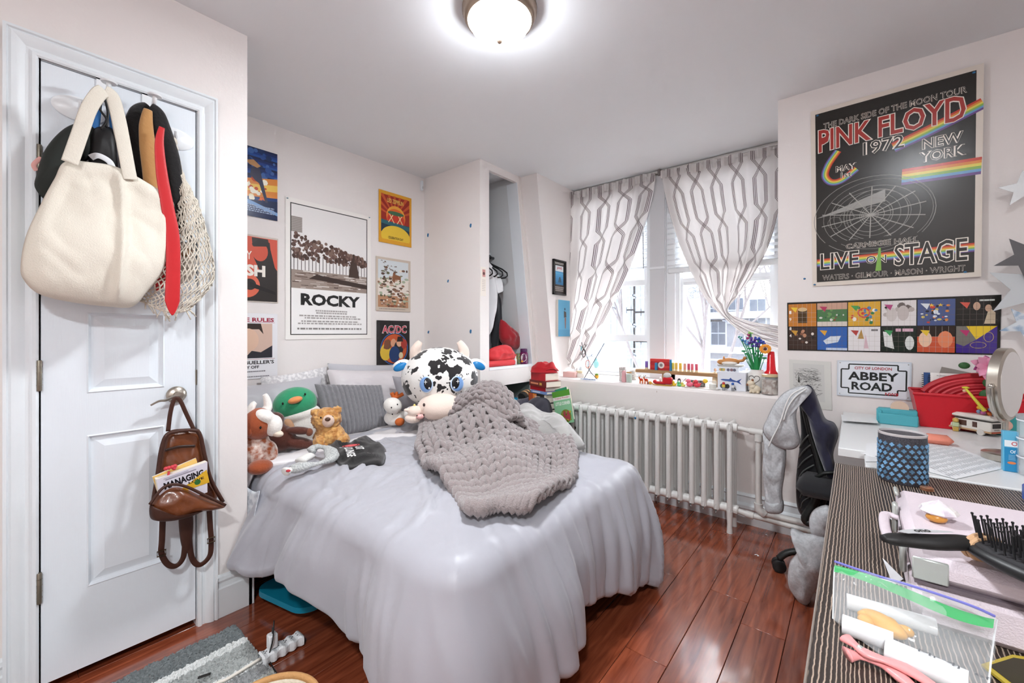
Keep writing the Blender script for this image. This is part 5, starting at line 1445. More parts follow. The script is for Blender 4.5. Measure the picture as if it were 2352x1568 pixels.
        fl = ['c8963a', 'e0a53a', 'b0403a', '3f9a5a', 'e8c43a', 'b8356a', 'e8c43a', 'b0355a', '4a9a4a', 'b0457a', 'dfe4ea', 'd05a4a'][j * 6 + i]
        cv.poly([(x0 + .08 * W3, y0 + .86 * H3), (x0 + .34 * W3, y0 + .84 * H3), (x0 + .26 * W3, y0 + .62 * H3)], fl)
for k, ch in enumerate('1984'): cv.text(ch, .010, h - .065 - k * .040 - (.012 if k > 1 else 0), .020, h - .047 - k * .040 - (.012 if k > 1 else 0), 'f2ece4', .03)
poster('wall_calendar', 'long 1984 calendar strip of twelve album-cover squares', A, ux, uy, w, h, cv, 'calendar', paper='14140f', gloss=True)

# pencil sketch
A = onW(1815, 931, .002); B = onW(1812, 825, .002); Cq = onW(1911, 942, .002)
uy = (B - A).normalized(); ux = (Cq - A).normalized(); w, h = (Cq - A).length, (B - A).length
cv = Canvas(w, h); cv.rect(.018, .04, w - .03, h - .02, 'd2d1cd')
for k in range(60): 
    x = rc.uniform(.02, w - .07); y = rc.uniform(h * .6, h - .04); cv.line((x, y), (x + rc.uniform(.02, .035), y - rc.uniform(.002, .012)), .0012, rc.choice(('5d5c58', '7d7b76', '4a4946')))
for k in range(190):
    x = rc.uniform(.025, w - .05); y = .06 + (h * .5) * rc.random(); cv.line((x, y), (x + rc.uniform(-.012, .018), y + rc.uniform(-.004, .012)), .0012, rc.choice(('4a4946', '6b6964', '33322f')))
cv.poly([(.04, .14), (.045, .19), (.05, .14)], '45443f')
poster('pencil_sketch', 'pencil drawing of a river town pinned behind the office chair', A, ux, uy, w, h, cv, 'drawing', paper='dbdad4')
# street sign
A = onW(1922, 907, .004); B = onW(1923, 827, .004); Cq = onW(2092, 919, .004)
uy = (B - A).normalized(); ux = (Cq - A).normalized(); w, h = (Cq - A).length, (B - A).length
n = ux.cross(uy).normalized()
cv = Canvas(w, h); cv.rect(.006, .006, w - .006, h - .006, 'e8edf3')
K_ = '1c211f'; m_ = .018; c_ = .045
P4 = [(m_ + c_ * .7, m_), (w - m_ - c_ * .7, m_), (w - m_ - c_ * .7, m_ + c_ * .6), (w - m_, m_ + c_ * .6), (w - m_, h - m_ - c_ * .6), (w - m_ - c_ * .7, h - m_ - c_ * .6), (w - m_ - c_ * .7, h - m_), (m_ + c_ * .7, h - m_), (m_ + c_ * .7, h - m_ - c_ * .6), (m_, h - m_ - c_ * .6), (m_, m_ + c_ * .6), (m_ + c_ * .7, m_ + c_ * .6)]
for a, b in zip(P4, P4[1:] + P4[:1]): cv.line(a, b, .006, K_)
cv.text('CITY OF LONDON', w * .25, h * .765, w * .75, h * .845, 'b4303c', .02); cv.text('ABBEY', w * .16, h * .47, w * .84, h * .70, K_, .03); cv.text('ROAD', w * .21, h * .19, w * .76, h * .42, K_, .03); cv.text('NW8', w * .67, h * .085, w * .84, h * .165, 'b4303c', .02)
t = poster('street_sign', 'white metal street sign lettered ABBEY ROAD NW8', A, ux, uy, w, h, cv, 'sign', paper='d3dae2', thick=.003, gloss=True)
for x, y in ((.012, .012), (w - .012, .012), (.012, h - .012), (w - .012, h - .012)): MB().ell(A + ux * x + uy * y + n * .004, (.003, .003, .002), 8, 6).build('screw', NICKEL, t)
# card behind the red bin
A = onW(2160, 870, .006)
MBc = MB(); q = [onW(2150, 880, .02), onW(2235, 880, .02), onW(2230, 856, .02), onW(2163, 842, .02)]
MBc.add(q + [p - WN * .003 for p in q], [(0, 1, 2, 3), (7, 6, 5, 4), (0, 4, 5, 1), (1, 5, 6, 2), (2, 6, 7, 3), (3, 7, 4, 0)])
tag(MBc.build('grey_card', mat('grey_card_paper', '9d958d', .7), smooth=False), 'grey card leaning on the wall behind the notebooks', 'card')
# star ornaments near the right wall
star = lambda name, label, px, py, off, r, rot, m: tag(MB().prism([(r * (1 if k % 2 == 0 else .42) * cos(rot + pi * k / 5), r * (1 if k % 2 == 0 else .42) * sin(rot + pi * k / 5)) for k in range(10)], .004, lambda a, b, t_: onW(px, py, off) + ux * a + uy * b + n * t_).build(name, m, smooth=False), label, 'ornament', 'hanging stars')
SIL = mat('silver_foil', 'c4c8ca', .25, metal=.7)
star('hanging_star', 'grey foil star hanging high at the right edge', 2352, 432, .10, .075, .4, SIL)
star('hanging_star', 'black and silver foil star hanging mid height at the right edge', 2362, 590, .12, .10, .9, mat('dark_foil', '5a5a5c', .3, metal=.6))
star('hanging_star', 'large pale grey paper star beside the calendar', 2372, 660, .10, .145, 2.6, mat('pale_star_paper', 'c9cdcf', .6))
star('hanging_star', 'white and blue paper star right of the calendar end', 2362, 745, .10, .085, 2.2, mat('white_star_paper', 'd7dde2', .5, col2='8fa9c4', vscale=30))
# ================================================================== things hanging on the closet door
WPL = mat('white_plastic', 'eef1f3', .3)
def pX(pts, X): return [onX(x, y, X) for x, y in pts]
def wallpuff(name, px, X, tf, tb, m, parent=None, wr=None, rings=12, sm=6, prof=.5, lean=0.0, c=None, col=None):
    ol = ring2([(p.y, p.z) for p in pX(px, X)], sm)
    z0 = min(q[1] for q in ol)
    mb = MB(); mb.puff(ol, tf, tb, lambda y, z, d: (X + d + lean * (z - z0), y, z), rings=rings, wr=wr, prof=prof, c=c)
    return mb.build(name, m, parent, angle=180)
def ribbon(mb, px, X, w, flat=.18, n=6, bulge=0.0):
    pth = catmull([onX(x, y, X + (bulge[i] if bulge else 0)) for i, (x, y) in enumerate(px)], n)
    k = len(pth) - 1
    ws = w if not isinstance(w, (list, tuple)) else [lerp(w[min(int(i / k * (len(w) - 1)), len(w) - 2)], w[min(int(i / k * (len(w) - 1)) + 1, len(w) - 1)], (i / k * (len(w) - 1)) % 1 if i < k else 1) for i in range(k + 1)]
    mb.tube(pth, ws, 12, flat=flat, up=(1, 0, 0)); return mb
for (x, y, x1, y1), lb in zip(((238, 183, 240, 218), (341, 232, 342, 246)), ('white over-door hook that carries the canvas tote bag', 'white over-door hook that carries the scarves')):
    a = onX(x, y, DX); b = onX(x1, y1, DX)
    t = thing('over_door_hook', lb, 'hook', tuple(a), 'over-door hooks')
    h = MB(); h.box(DX, DX + .004, a.y - .019, a.y + .019, b.z - .01, DZ1 + .006); h.box(DX - .036, DX + .004, a.y - .019, a.y + .019, DZ1 + .002, DZ1 + .006); h.build('strap', WPL, t, smooth=False)
    h = MB(); h.tube(catmull([(DX + .003, b.y, b.z - .03), (DX + .05, b.y, b.z - .03), (DX + .085, b.y, b.z - .012), (DX + .095, b.y, b.z + .008)], 5), .007, 10); h.lathe([(0, -.003), (.02, -.002), (.022, .003), (.012, .007), (0, .008)], 20, (DX + .095, b.y, b.z + .008)); h.build('peg', WPL, t)
for (x, y), lb in zip(((182, 252), (398, 318)), ('white oval hook plate at the upper left of the door', 'white oval hook plate above the net bag')):
    a = onX(x, y, DX); t = thing('hook_plate', lb, 'hook', tuple(a), 'oval hook plates')
    MB().lathe([(.0, 0), (.062, 0), (.066, .004), (.05, .010), (0, .013)], 32, tuple(a), rotX, sx=.62, sy=1.0).build('plate', WPL, t)
    MB().tube(catmull([a + Vector((.01, 0, 0)), a + Vector((.035, 0, -.004)), a + Vector((.045, 0, .014))], 5), .006, 8).build('hook', WPL, t)

# canvas tote
CANV = mat('cream_canvas', 'e6e0d2', .9, bump=.35, bscale=260, var=.04, vscale=6)
tb_ = thing('tote_bag', 'large cream canvas tote bag hanging on the closet door', 'bag', tuple(onX(238, 240, -1.96)))
TX = -1.93
fold = onX(268, 550, TX).y
def tote_wr(y, z):
    r = .020 * exp(-((y - fold - .008 * sin((z - 1.4) * 9)) / .012) ** 2)
    return r + .014 * nz(y * 9, z * 5, 3) + .007 * abs(nz(y * 17 + z * 6, z * 11, 8)) - .03 * sst(1.42, 1.62, z)
wallpuff('bag_body', [(150, 371), (215, 373), (270, 384), (340, 420), (396, 460), (396, 505), (384, 580), (372, 625), (340, 668), (304, 704), (250, 704), (165, 694), (92, 676), (56, 645), (47, 612), (60, 540), (95, 465), (125, 410)], TX, .072, .10, CANV, tb_, wr=tote_wr, rings=26, sm=8, prof=.38)
st = MB()
ribbon(st, [(160, 374), (172, 340), (186, 300), (204, 250), (226, 216), (240, 208)], TX + .02, .019, .16, bulge=[.03, .03, .03, .035, .035, .03])
ribbon(st, [(240, 208), (258, 222), (272, 270), (284, 330), (296, 395), (300, 412)], TX + .02, .019, .16, bulge=[.03, .03, .02, .02, .02, .02])
ribbon(st, [(236, 212), (262, 250), (276, 310), (292, 380)], TX - .03, .016, .16)
st.build('handles', CANV, tb_, angle=180)
ribbon(MB(), [(152, 376), (215, 378), (270, 388)], TX, .006)
# black jacket
wallpuff_obj = wallpuff('jacket', [(196, 282), (160, 288), (128, 312), (100, 350), (84, 400), (80, 430), (104, 458), (122, 440), (140, 405), (170, 380), (210, 360), (225, 300)], -2.0, .045, .03, mat('black_softshell', '1e231f', .75, bump=.3, bscale=25), wr=lambda y, z: .02 * nz(y * 12, z * 9))
tag(wallpuff_obj, 'black jacket hanging behind the tote bag at the left', 'jacket')
# black drawstring bag with white mark, blue strap
db = thing('drawstring_bag', 'black drawstring bag with a white arc between the tote handles', 'bag', tuple(onX(236, 300, -1.99)))
wallpuff('bag_body', [(212, 300), (235, 290), (262, 300), (268, 350), (268, 400), (236, 405), (205, 395), (206, 340)], -1.985, .03, .02, mat('black_nylon', '1a1a1c', .5), db, wr=lambda y, z: .016 * nz(y * 20, z * 8))
m_ = MB(); ribbon(m_, [(208, 362), (222, 357), (238, 362), (252, 372), (258, 384)], -1.950, .009, .2); m_.build('white_arc', mat('white_print', 'eceef2', .5), db)
m_ = MB(); ribbon(m_, [(226, 232), (222, 270), (218, 300)], -1.985, .010, .2); ribbon(m_, [(250, 232), (260, 270), (263, 305)], -1.985, .012, .2); m_.build('blue_strap', mat('blue_webbing', '2f6fb0', .7), db, angle=180)
m_ = MB(); ribbon(m_, [(238, 222), (230, 250), (245, 275), (232, 296)], -1.955, .0035, 1); ribbon(m_, [(240, 222), (248, 260), (244, 292)], -1.955, .0035, 1); ribbon(m_, [(214, 232), (222, 222), (240, 216), (256, 226)], -1.965, .013, .5); m_.build('cord', mat('black_nylon'), db, angle=180)
# scarves and tie
def scarf(name, label, strands, m, cat='scarf'):
    mb = MB()
    for px, X, w in strands: ribbon(mb, px, X, w, .55, 8)
    o = mb.build(name, m, angle=180); tag(o, label, cat); return o
scarf('scarf', 'long black scarf draped over the right door hook', [([(343, 247), (322, 262), (308, 310), (306, 360), (312, 410), (316, 430)], -1.985, [.020, .030, .034, .032, .028, .022]), ([(343, 247), (360, 262), (376, 310), (392, 360), (404, 420), (410, 480), (406, 535)], -1.965, [.020, .026, .030, .028, .024, .022, .016])], mat('black_knit', '161516', .95, sheen=.3, bump=.6, bscale=90))
scarf('scarf', 'tan scarf hanging between the black scarf ends', [([(340, 252), (336, 290), (340, 340), (346, 390), (352, 440), (352, 470)], -1.945, [.012, .020, .024, .024, .026, .022])], mat('tan_wool', 'b98a55', .95, sheen=.3, bump=.6, bscale=60))
tie = thing('red_tie', 'bright red tie hanging beside the tote bag', 'tie', tuple(onX(380, 330, -1.98)))
m_ = MB(); ribbon(m_, [(372, 292), (366, 330), (372, 400), (384, 470), (396, 540), (398, 610), (396, 690), (396, 724)], -1.895, [.008, .013, .017, .019, .021, .021, .022, .002], .12); m_.build('long_end', mat('red_satin', 'c4141c', .45, sheen=.3), tie, angle=180)
m_ = MB(); ribbon(m_, [(374, 296), (352, 350), (356, 450), (364, 560), (370, 630), (362, 668)], -1.985, [.01, .02, .022, .022, .022, .004], .15); m_.build('short_end', mat('red_satin'), tie, angle=180)
# crochet net bag
nb = thing('net_bag', 'off-white crochet net bag hanging at the right of the door', 'bag', tuple(onX(400, 330, -1.99)))
STR = mat('cotton_string', 'd8d0c2', .95, bump=.5, bscale=300)
Lc = catmull([onX(x, y, -1.99) for x, y in ((388, 318), (402, 400), (398, 480), (380, 560), (340, 640), (320, 690))], 10); Rc = catmull([onX(x, y, -1.985) for x, y in ((396, 312), (418, 400), (452, 470), (474, 540), (490, 640), (436, 708))], 10)
def NS(u, v):
    a, b = curve_at(Lc, v), curve_at(Rc, v); p = a.lerp(b, u)
    return p + Vector((.055 * (1 - (2 * u - 1) ** 2) ** .5 * sst(0, .5, v) + .004, 0, -.03 * sin(pi * u) * sst(.6, 1, v)))
m_ = MB(); nu, nv = 13, 22
for i in range(-nv, nu + nv):
    for sg in (1, -1):
        pts = []
        for j in range(nv * 2 + 1):
            v = j / (2 * nv); u = (i + sg * j * .5) / nu + .022 * sin(j * pi)
            if -.001 <= u <= 1.001:
                p = NS(max(0, min(1, u)), .12 + .88 * v); pts.append(p + Vector((.004 * sin(j * 1.6), .0035 * sin(j * pi / 2 + i), 0)))
        if len(pts) > 2: m_.tube(pts, .0026, 5)
m_.tube([NS(u / 20, 1) for u in range(21)], .004, 6); m_.tube([NS(0, v / 20) for v in range(21)], .004, 6); m_.tube([NS(1, v / 20) for v in range(21)], .004, 6)
rk = random.Random(2)
for k in range(16):
    p = NS(rk.uniform(.05, .95), 1); m_.tube([p, p + Vector((.01, rk.uniform(-.02, .02), -rk.uniform(.015, .04)))], .0022, 4)
m_.build('netting', STR, nb, angle=180)
m_ = MB(); 
for o_ in (-.007, .007):
    pp = [onX(x, y, -1.97) for x, y in ((396, 316), (400, 350), (410, 400), (424, 450))]; pth = catmull(pp, 10)
    m_.tube([p + Vector((.004 * sin(i * .8 + (o_ > 0) * pi), o_ * cos(i * .8), 0)) for i, p in enumerate(pth)], .008, 7)
m_.build('handle', STR, nb, angle=180)
wallpuff('grey_strap', [(412, 480), (424, 500), (444, 545), (448, 575), (438, 570), (424, 540), (412, 510)], -1.965, .01, .01, mat('grey_felt', '8d8c8b', .9), nb)
wallpuff('contents', [(400, 560), (438, 560), (448, 600), (440, 640), (400, 650), (388, 600)], -1.985, .03, .02, mat('silver_pouch', 'c9bfb4', .4, var=.2, vscale=30), nb)
wallpuff('wooden_piece', [(412, 572), (432, 570), (442, 578), (432, 588), (412, 586)], -1.95, .012, .01, mat('wood_brown', '9a7048', .6), nb)
# pink strap end behind the jacket
m_ = MB(); ribbon(m_, [(95, 362), (78, 378), (84, 392)], -2.01, .006, .3); tag(m_.build('pink_strap', mat('pink_webbing', 'e3a9a2', .7)), 'pink strap end sticking out behind the black jacket', 'strap')

# ------------------------------------------------------------------ leather rucksack on the lever
LEA = mat('brown_leather', '6e3a1c', .32, var=.35, vscale=14, bump=.25, bscale=70, coat=.2)
LEAD = mat('dark_brown_leather', '3f2014', .5, bump=.2, bscale=70)
rs = thing('leather_rucksack', 'open brown leather rucksack hanging from the door lever', 'bag', tuple(onX(420, 985, -2.03)))
RX = -2.0
wallpuff('back_panel', [(386, 994), (400, 986), (450, 984), (462, 996), (472, 1050), (484, 1105), (500, 1140), (470, 1172), (420, 1188), (364, 1190), (350, 1160), (356, 1110), (366, 1050), (376, 1010)], RX, .035, .04, LEA, rs, wr=lambda y, z: .012 * nz(y * 18, z * 14) + .008 * abs(nz(y * 30, z * 18, 2)), rings=16)
rim = MB(); ribbon(rim, [(352, 1150), (362, 1090), (370, 1035), (382, 1000), (404, 991), (446, 988), (460, 1000), (470, 1045), (484, 1100), (512, 1152)], RX + .034, .007, 1); rim.build('rim', LEAD, rs, angle=180)
wallpuff('pouch', [(346, 1152), (372, 1124), (398, 1114), (428, 1120), (470, 1140), (517, 1159), (500, 1168), (440, 1176), (398, 1192), (362, 1194), (346, 1184)], RX + .07, .045, .05, LEA, rs, wr=lambda y, z: .014 * nz(y * 22, z * 16, 5) + .01 * abs(nz(y * 14, z * 30, 2)), rings=16)
wallpuff('pouch_base', [(345, 1160), (365, 1170), (400, 1178), (440, 1176), (470, 1170), (440, 1184), (400, 1194), (362, 1196), (345, 1188)], RX + .09, .03, .05, LEAD, rs, rings=10)
rim = MB(); ribbon(rim, [(344, 1158), (372, 1122), (398, 1112), (430, 1118), (472, 1138), (518, 1160)], RX + .108, .005, 1); rim.build('pouch_rim', LEAD, rs, angle=180)
z_ = MB(); ribbon(z_, [(379, 1034), (410, 1026), (448, 1024)], RX + .037, .005, .6); z_.build('zip', mat('dark_zip', '2a150d', .4), rs, angle=180)
hd_ = MB(); ribbon(hd_, [(386, 990), (391, 950), (398, 922), (404, 914), (414, 920), (428, 950), (446, 988)], RX + .03, .007, .3); hd_.build('grab_loop', LEAD, rs, angle=180)
for px, w in (([(374, 1186), (372, 1240), (371, 1270), (384, 1294), (402, 1300), (418, 1286), (424, 1260), (426, 1190)], .0095), ([(480, 1160), (483, 1210), (485, 1240), (482, 1275), (462, 1296), (446, 1290), (437, 1262), (434, 1190)], .0095)):
    m_ = MB(); ribbon(m_, px, RX + .005, w, .28); sp = m_.build('shoulder_strap', LEAD, rs, angle=180)
    bq = onX(*(px[2] if px[0][0] < 400 else px[2]), RX + .012); b_ = MB()
    b_.tube([bq + Vector((0, y, z)) for y, z in ((-.0125, -.009), (.0125, -.009), (.0125, .009), (-.0125, .009))], .0028, 6, closed=True); b_.build('buckle', mat('dark_brass', '6a5a48', .3, metal=.9), sp)
wallpuff('strap_base', [(412, 1180), (442, 1180), (442, 1240), (436, 1266), (424, 1268), (414, 1240)], RX, .012, .01, LEAD, rs)
# books in the rucksack
def book_quad(name, label, q, X, th, cover, pages='efe9dc', cat='book'):
    P = pX(q, X); t = thing(name, label, cat, tuple(P[3]))
    n = Vector((1, 0, 0)); b = MB(); b.add(P + [p - n * th for p in P], [(3, 2, 1, 0), (4, 5, 6, 7), (0, 1, 5, 4), (1, 2, 6, 5), (2, 3, 7, 6), (3, 0, 4, 7)]); b.build('pages', mat('pages_' + pages, pages, .8), t, smooth=False)
    c_ = MB(); c_.add(P + [p + n * .002 for p in P], [(3, 2, 1, 0), (4, 5, 6, 7), (0, 1, 5, 4), (1, 2, 6, 5), (2, 3, 7, 6), (3, 0, 4, 7)]); c_.build('cover', mat('cover_' + cover, cover, .4), t, smooth=False)
    return t, P
book_quad('book', 'yellow-covered book behind the other book in the rucksack', [(350, 1095), (450, 1052), (470, 1120), (372, 1160)], RX + .052, .008, 'e3bb6a')
bt, P = book_quad('book', 'white paperback lettered MANAGING in the rucksack', [(359, 1101), (476, 1060), (476, 1130), (372, 1165)], RX + .085, .028, 'd9d5df')
ux_ = (P[1] - P[0]).normalized(); uy_ = (P[0] - P[3]); uy_ = (uy_ - ux_ * uy_.dot(ux_)).normalized(); W5 = (P[1] - P[0]).length
cv = Canvas(W5, .2, True)
cv.text('MANAGING', W5 * .10, -.046, W5 * .88, -.021, '15141a', .04); cv.rect(W5 * .15, -.014, W5 * .75, -.011, '8f8a99'); cv.rect(W5 * .12, -.008, W5 * .6, -.006, 'a29dab')
cv.poly([(W5 * .25, -.075), (W5 * .95, -.028), (W5 * .95, -.08)], 'd9ab2c'); cv.text('LOVE', W5 * .55, -.058, W5 * .86, -.049, '15141a', .03); cv.circ(W5 * .72, -.062, .010, '2f6a34', 14)
cv.build('print', bt, lambda x, y, d: P[0] + ux_ * x + uy_ * y + Vector((.0022 + d, 0, 0)), PRINTG)
bm = thing('bookmark', 'red beaded bookmark sticking out of the rucksack book', 'bookmark', tuple(onX(388, 1100, RX + .08)))
MB().tube(pX([(386, 1098), (388, 1082)], RX + .08), .004, 6).build('stem', mat('red_bead', 'd0404a', .25), bm)
m_ = MB()
for x, y in ((381, 1076), (388, 1074), (396, 1072), (402, 1070), (400, 1075)): m_.ell(onX(x, y, RX + .08), .007, 10, 8)
m_.build('beads', mat('red_bead'), bm)
# ================================================================== wardrobe contents
def closet_cloth(name, label, px, X, tf, m, cat='clothing', group=None, wr=None, parent=None):
    o = wallpuff(name, px, X, tf, tf * .6, m, parent, wr=wr or (lambda y, z: .02 * nz(y * 16, z * 5, 3) + .01 * sin(y * 70)), rings=10, sm=5)
    return tag(o, label, cat, group) if parent is None else o
XR = -2.50
rz = onX(1160, 596, XR).z
rod = thing('clothes_rail', 'dark clothes rail and white shelf inside the wardrobe', 'clothes rail', (XR, 2.6, rz))
MB().tube([(XR, YB + .04, rz - .01), (XR, 2.84, rz - .01)], .012, 10).build('rail', mat('dark_steel', '5a5c5e', .4, metal=.6), rod)
MB().box(XP + .005, XR - .03, YB + .035, 2.83, rz + .02, rz + .04).build('shelf', WHITE, rod, smooth=False)
MB().box(XP + .005, XP + .025, YB + .035, 2.86, rz - .02, rz + .06).build('batten', WHITE, rod, smooth=False)
h_ = thing('straw_hat', 'small brown hat on the wardrobe shelf', 'hat', tuple(onX(1130, 588, -2.62)))
p = onX(1128, 592, -2.62); MB().lathe([(.0, .0), (.10, .0), (.10, .006), (.055, .012), (.05, .05), (.03, .065), (0, .068)], 20, (p.x, 2.42, rz + .041)).build('hat_body', mat('brown_straw', '6b5138', .9, bump=.5, bscale=120), h_)
HG = mat('black_hanger_plastic', '1c1c1e', .4)
hl = ['front black clothes hanger in the wardrobe', 'second black clothes hanger in the wardrobe', 'third black clothes hanger in the wardrobe', 'rearmost black clothes hanger by the wardrobe wall']
for k, yy in enumerate((2.56, 2.62, 2.69, 2.75)):
    hz = rz - .01; m_ = MB()
    m_.tube(catmull([(XR, yy, hz - .05), (XR, yy, hz - .02), (XR + .02, yy, hz), (XR, yy, hz + .02), (XR - .02, yy, hz + .005)], 5), .003, 6)
    m_.tube([(XR, yy, hz - .05), (XR + .15, yy, hz - .12), (XR + .20, yy, hz - .155), (XR + .205, yy, hz - .18), (XR + .18, yy, hz - .195), (XR - .18, yy, hz - .195), (XR - .2, yy, hz - .16)], .0065, 8, closed=True)
    tag(m_.build('clothes_hanger', HG, angle=180), hl[k], 'hanger', 'black hangers in the wardrobe')
WJ = mat('white_jersey', 'e4e4e6', .9, sheen=.2)
closet_cloth('hanging_shirt', 'white T-shirt hanging at the front of the wardrobe', [(1118, 610), (1132, 618), (1148, 640), (1154, 660), (1144, 668), (1134, 672), (1130, 700), (1128, 745), (1118, 765)], -2.38, .05, WJ)
closet_cloth('hanging_trousers', 'charcoal trousers hanging under the white T-shirt', [(1132, 672), (1146, 676), (1149, 720), (1150, 780), (1146, 808), (1132, 812), (1128, 770), (1131, 720)], -2.42, .04, mat('charcoal_cloth', '2b2c30', .9, sheen=.2))
closet_cloth('hanging_blouse', 'dark brown top hanging behind the white T-shirt', [(1140, 600), (1152, 622), (1156, 650), (1155, 700), (1148, 720), (1142, 660)], -2.52, .03, mat('brown_cloth', '4a342c', .9))
closet_cloth('hanging_blouse', 'red top glimpsed among the hanging clothes', [(1150, 680), (1157, 690), (1157, 705), (1149, 712)], -2.47, .02, mat('red_cloth', 'a02420', .9))
closet_cloth('hanging_shirt', 'grey and white patterned shirt hanging at the back', [(1156, 648), (1172, 640), (1170, 668), (1168, 700), (1162, 735), (1150, 735), (1150, 705), (1158, 690)], -2.55, .04, mat('grey_white_pattern', 'd8d6d2', .9, col2='77756f', vscale=26))
closet_cloth('red_blanket', 'rolled dark red fleece standing in the wardrobe', [(1149, 735), (1160, 742), (1180, 758), (1194, 776), (1196, 798), (1180, 803), (1160, 795), (1147, 775)], -2.34, .06, mat('deep_red_fleece', '9b1520', .95, sheen=.4), 'blanket', wr=lambda y, z: .03 * abs(nz(y * 14, z * 14, 2)))
closet_cloth('folded_jumper', 'coral red top folded on the wardrobe ledge', [(1120, 806), (1140, 795), (1165, 792), (1178, 808), (1180, 824), (1150, 828), (1120, 826)], -2.24, .055, mat('coral_cloth', 'd8383e', .9, sheen=.2), wr=lambda y, z: .02 * nz(y * 20, z * 30))
o = MB(); a = onX(1120, 843, XCL); b = onX(1183, 842, XCL)
o.rbox(XCL - .07, (a.y + b.y) / 2 + .02, .917 + .022, .12, b.y - a.y + .02, .044, .012); tag(o.build('folded_trousers', mat('coral_red_cloth', 'd9484c', .9, bump=.4, bscale=30), angle=60), 'coral red trousers folded flat at the ledge front', 'clothing')
vb = onX(1203, 838, XCL - .03); t = thing('vitamin_bottle', 'purple vitamin bottle with white label on the wardrobe ledge', 'bottle', (vb.x, vb.y, .917))
MB().lathe([(.030, 0), (.035, .004), (.036, .085), (.030, .098), (.026, .102)], 24, (vb.x, vb.y, .917)).build('body', mat('purple_plastic', '6a1a52', .3), t)
MB().lathe([(.029, .102), (.030, .104), (.030, .128), (.027, .130), (0, .130)], 24, (vb.x, vb.y, .917)).build('cap', mat('violet_cap', '57305f', .4), t)
d_ = Vector((-vb.x, -vb.y, 0)).normalized(); rr_ = Vector((-d_.y, d_.x, 0))
cv = Canvas(1, 1, True); cv.circ(0, .055, .024, 'e6e4e8', 24, .034); cv.text('OMEGA', -.017, .066, .017, .076, '4a3a5a', .02); cv.rect(-.016, .058, .016, .060, '8a7a9a'); cv.rect(-.014, .052, .014, .054, '8a7a9a'); cv.circ(-.014, .024, .009, 'e0a03a', 12)
cv.build('label_print', t, lambda x, y, d: Vector((vb.x, vb.y, .917)) + d_ * (sqrt(max(0, .0362 ** 2 - x * x)) + d) + rr_ * x + Vector((0, 0, y)))
t = thing('pill_box', 'small patterned tin beside the vitamin bottle', 'tin', tuple(onX(1192, 836, XCL - .05)))
q = onX(1190, 838, XCL - .06); MB().rbox(q.x, q.y, .917 + .045, .04, .035, .09, .006).build('tin_body', mat('floral_tin', 'b09a52', .5, col2='4a7a6a', vscale=90), t)
q = onX(1183, 838, XCL - .05); tag(MB().lathe([(.014, 0), (.015, .04), (.01, .05), (.01, .07), (0, .07)], 14, (q.x, q.y, .917), col='dfe6e4').lathe([(.011, .07), (.011, .085), (0, .085)], 14, (q.x, q.y, .917), col='c83a3a').build('glue_bottle', VC), 'tiny white bottle with red cap beside the tin', 'bottle')

# ================================================================== pile between bed and window
ch = thing('storage_chest', 'low dark chest between the bed and the window wall', 'chest', (-1.9, 2.5, 0))
MB().rbox(-1.90, 2.52, .235, .50, .66, .43, .01).build('box', mat('dark_wood_chest', '33241d', .6), ch); MB().rbox(-1.90, 2.52, .46, .52, .68, .022, .005).build('lid', mat('dark_wood_chest'), ch)
BZ0 = .472
books = [('white', 'd9dce0', .022, .20, 'white slim book at the bottom of the window stack'), ('navy', '26304f', .024, .20, 'navy book second from the bottom of the window stack'), ('grey', '8f9aa8', .020, .20, 'grey-blue book third from the bottom of the window stack'),
         ('black', '17161a', .040, .215, 'lower of two black books lettered WENT DOWN'), ('black2', '1a181b', .036, .17, 'upper of two black books lettered WENT DOWN'), ('ember', '2a221e', .052, .195, 'thick black and orange paperback in the window stack'),
         ('sky', '7a96c8', .016, .185, 'thin light blue book in the window stack'), ('crimson', 'a3141f', .024, .195, 'crimson book in the window stack'), ('rust', '6e1f1a', .036, .215, 'rust hardback with gilt lettering near the stack top'), ('red', 'b01a22', .045, .16, 'red book at the top of the window stack')]
sx, sy = -1.80, 2.66
z = BZ0
ang0 = radians(-8); rb_ = random.Random(8)
s1 = onY(1290, 935, 2.66)
tot = sum(b[2] for b in books); ztop = onY(1245, 855, 2.64).z; scale_h = (ztop - BZ0) / tot
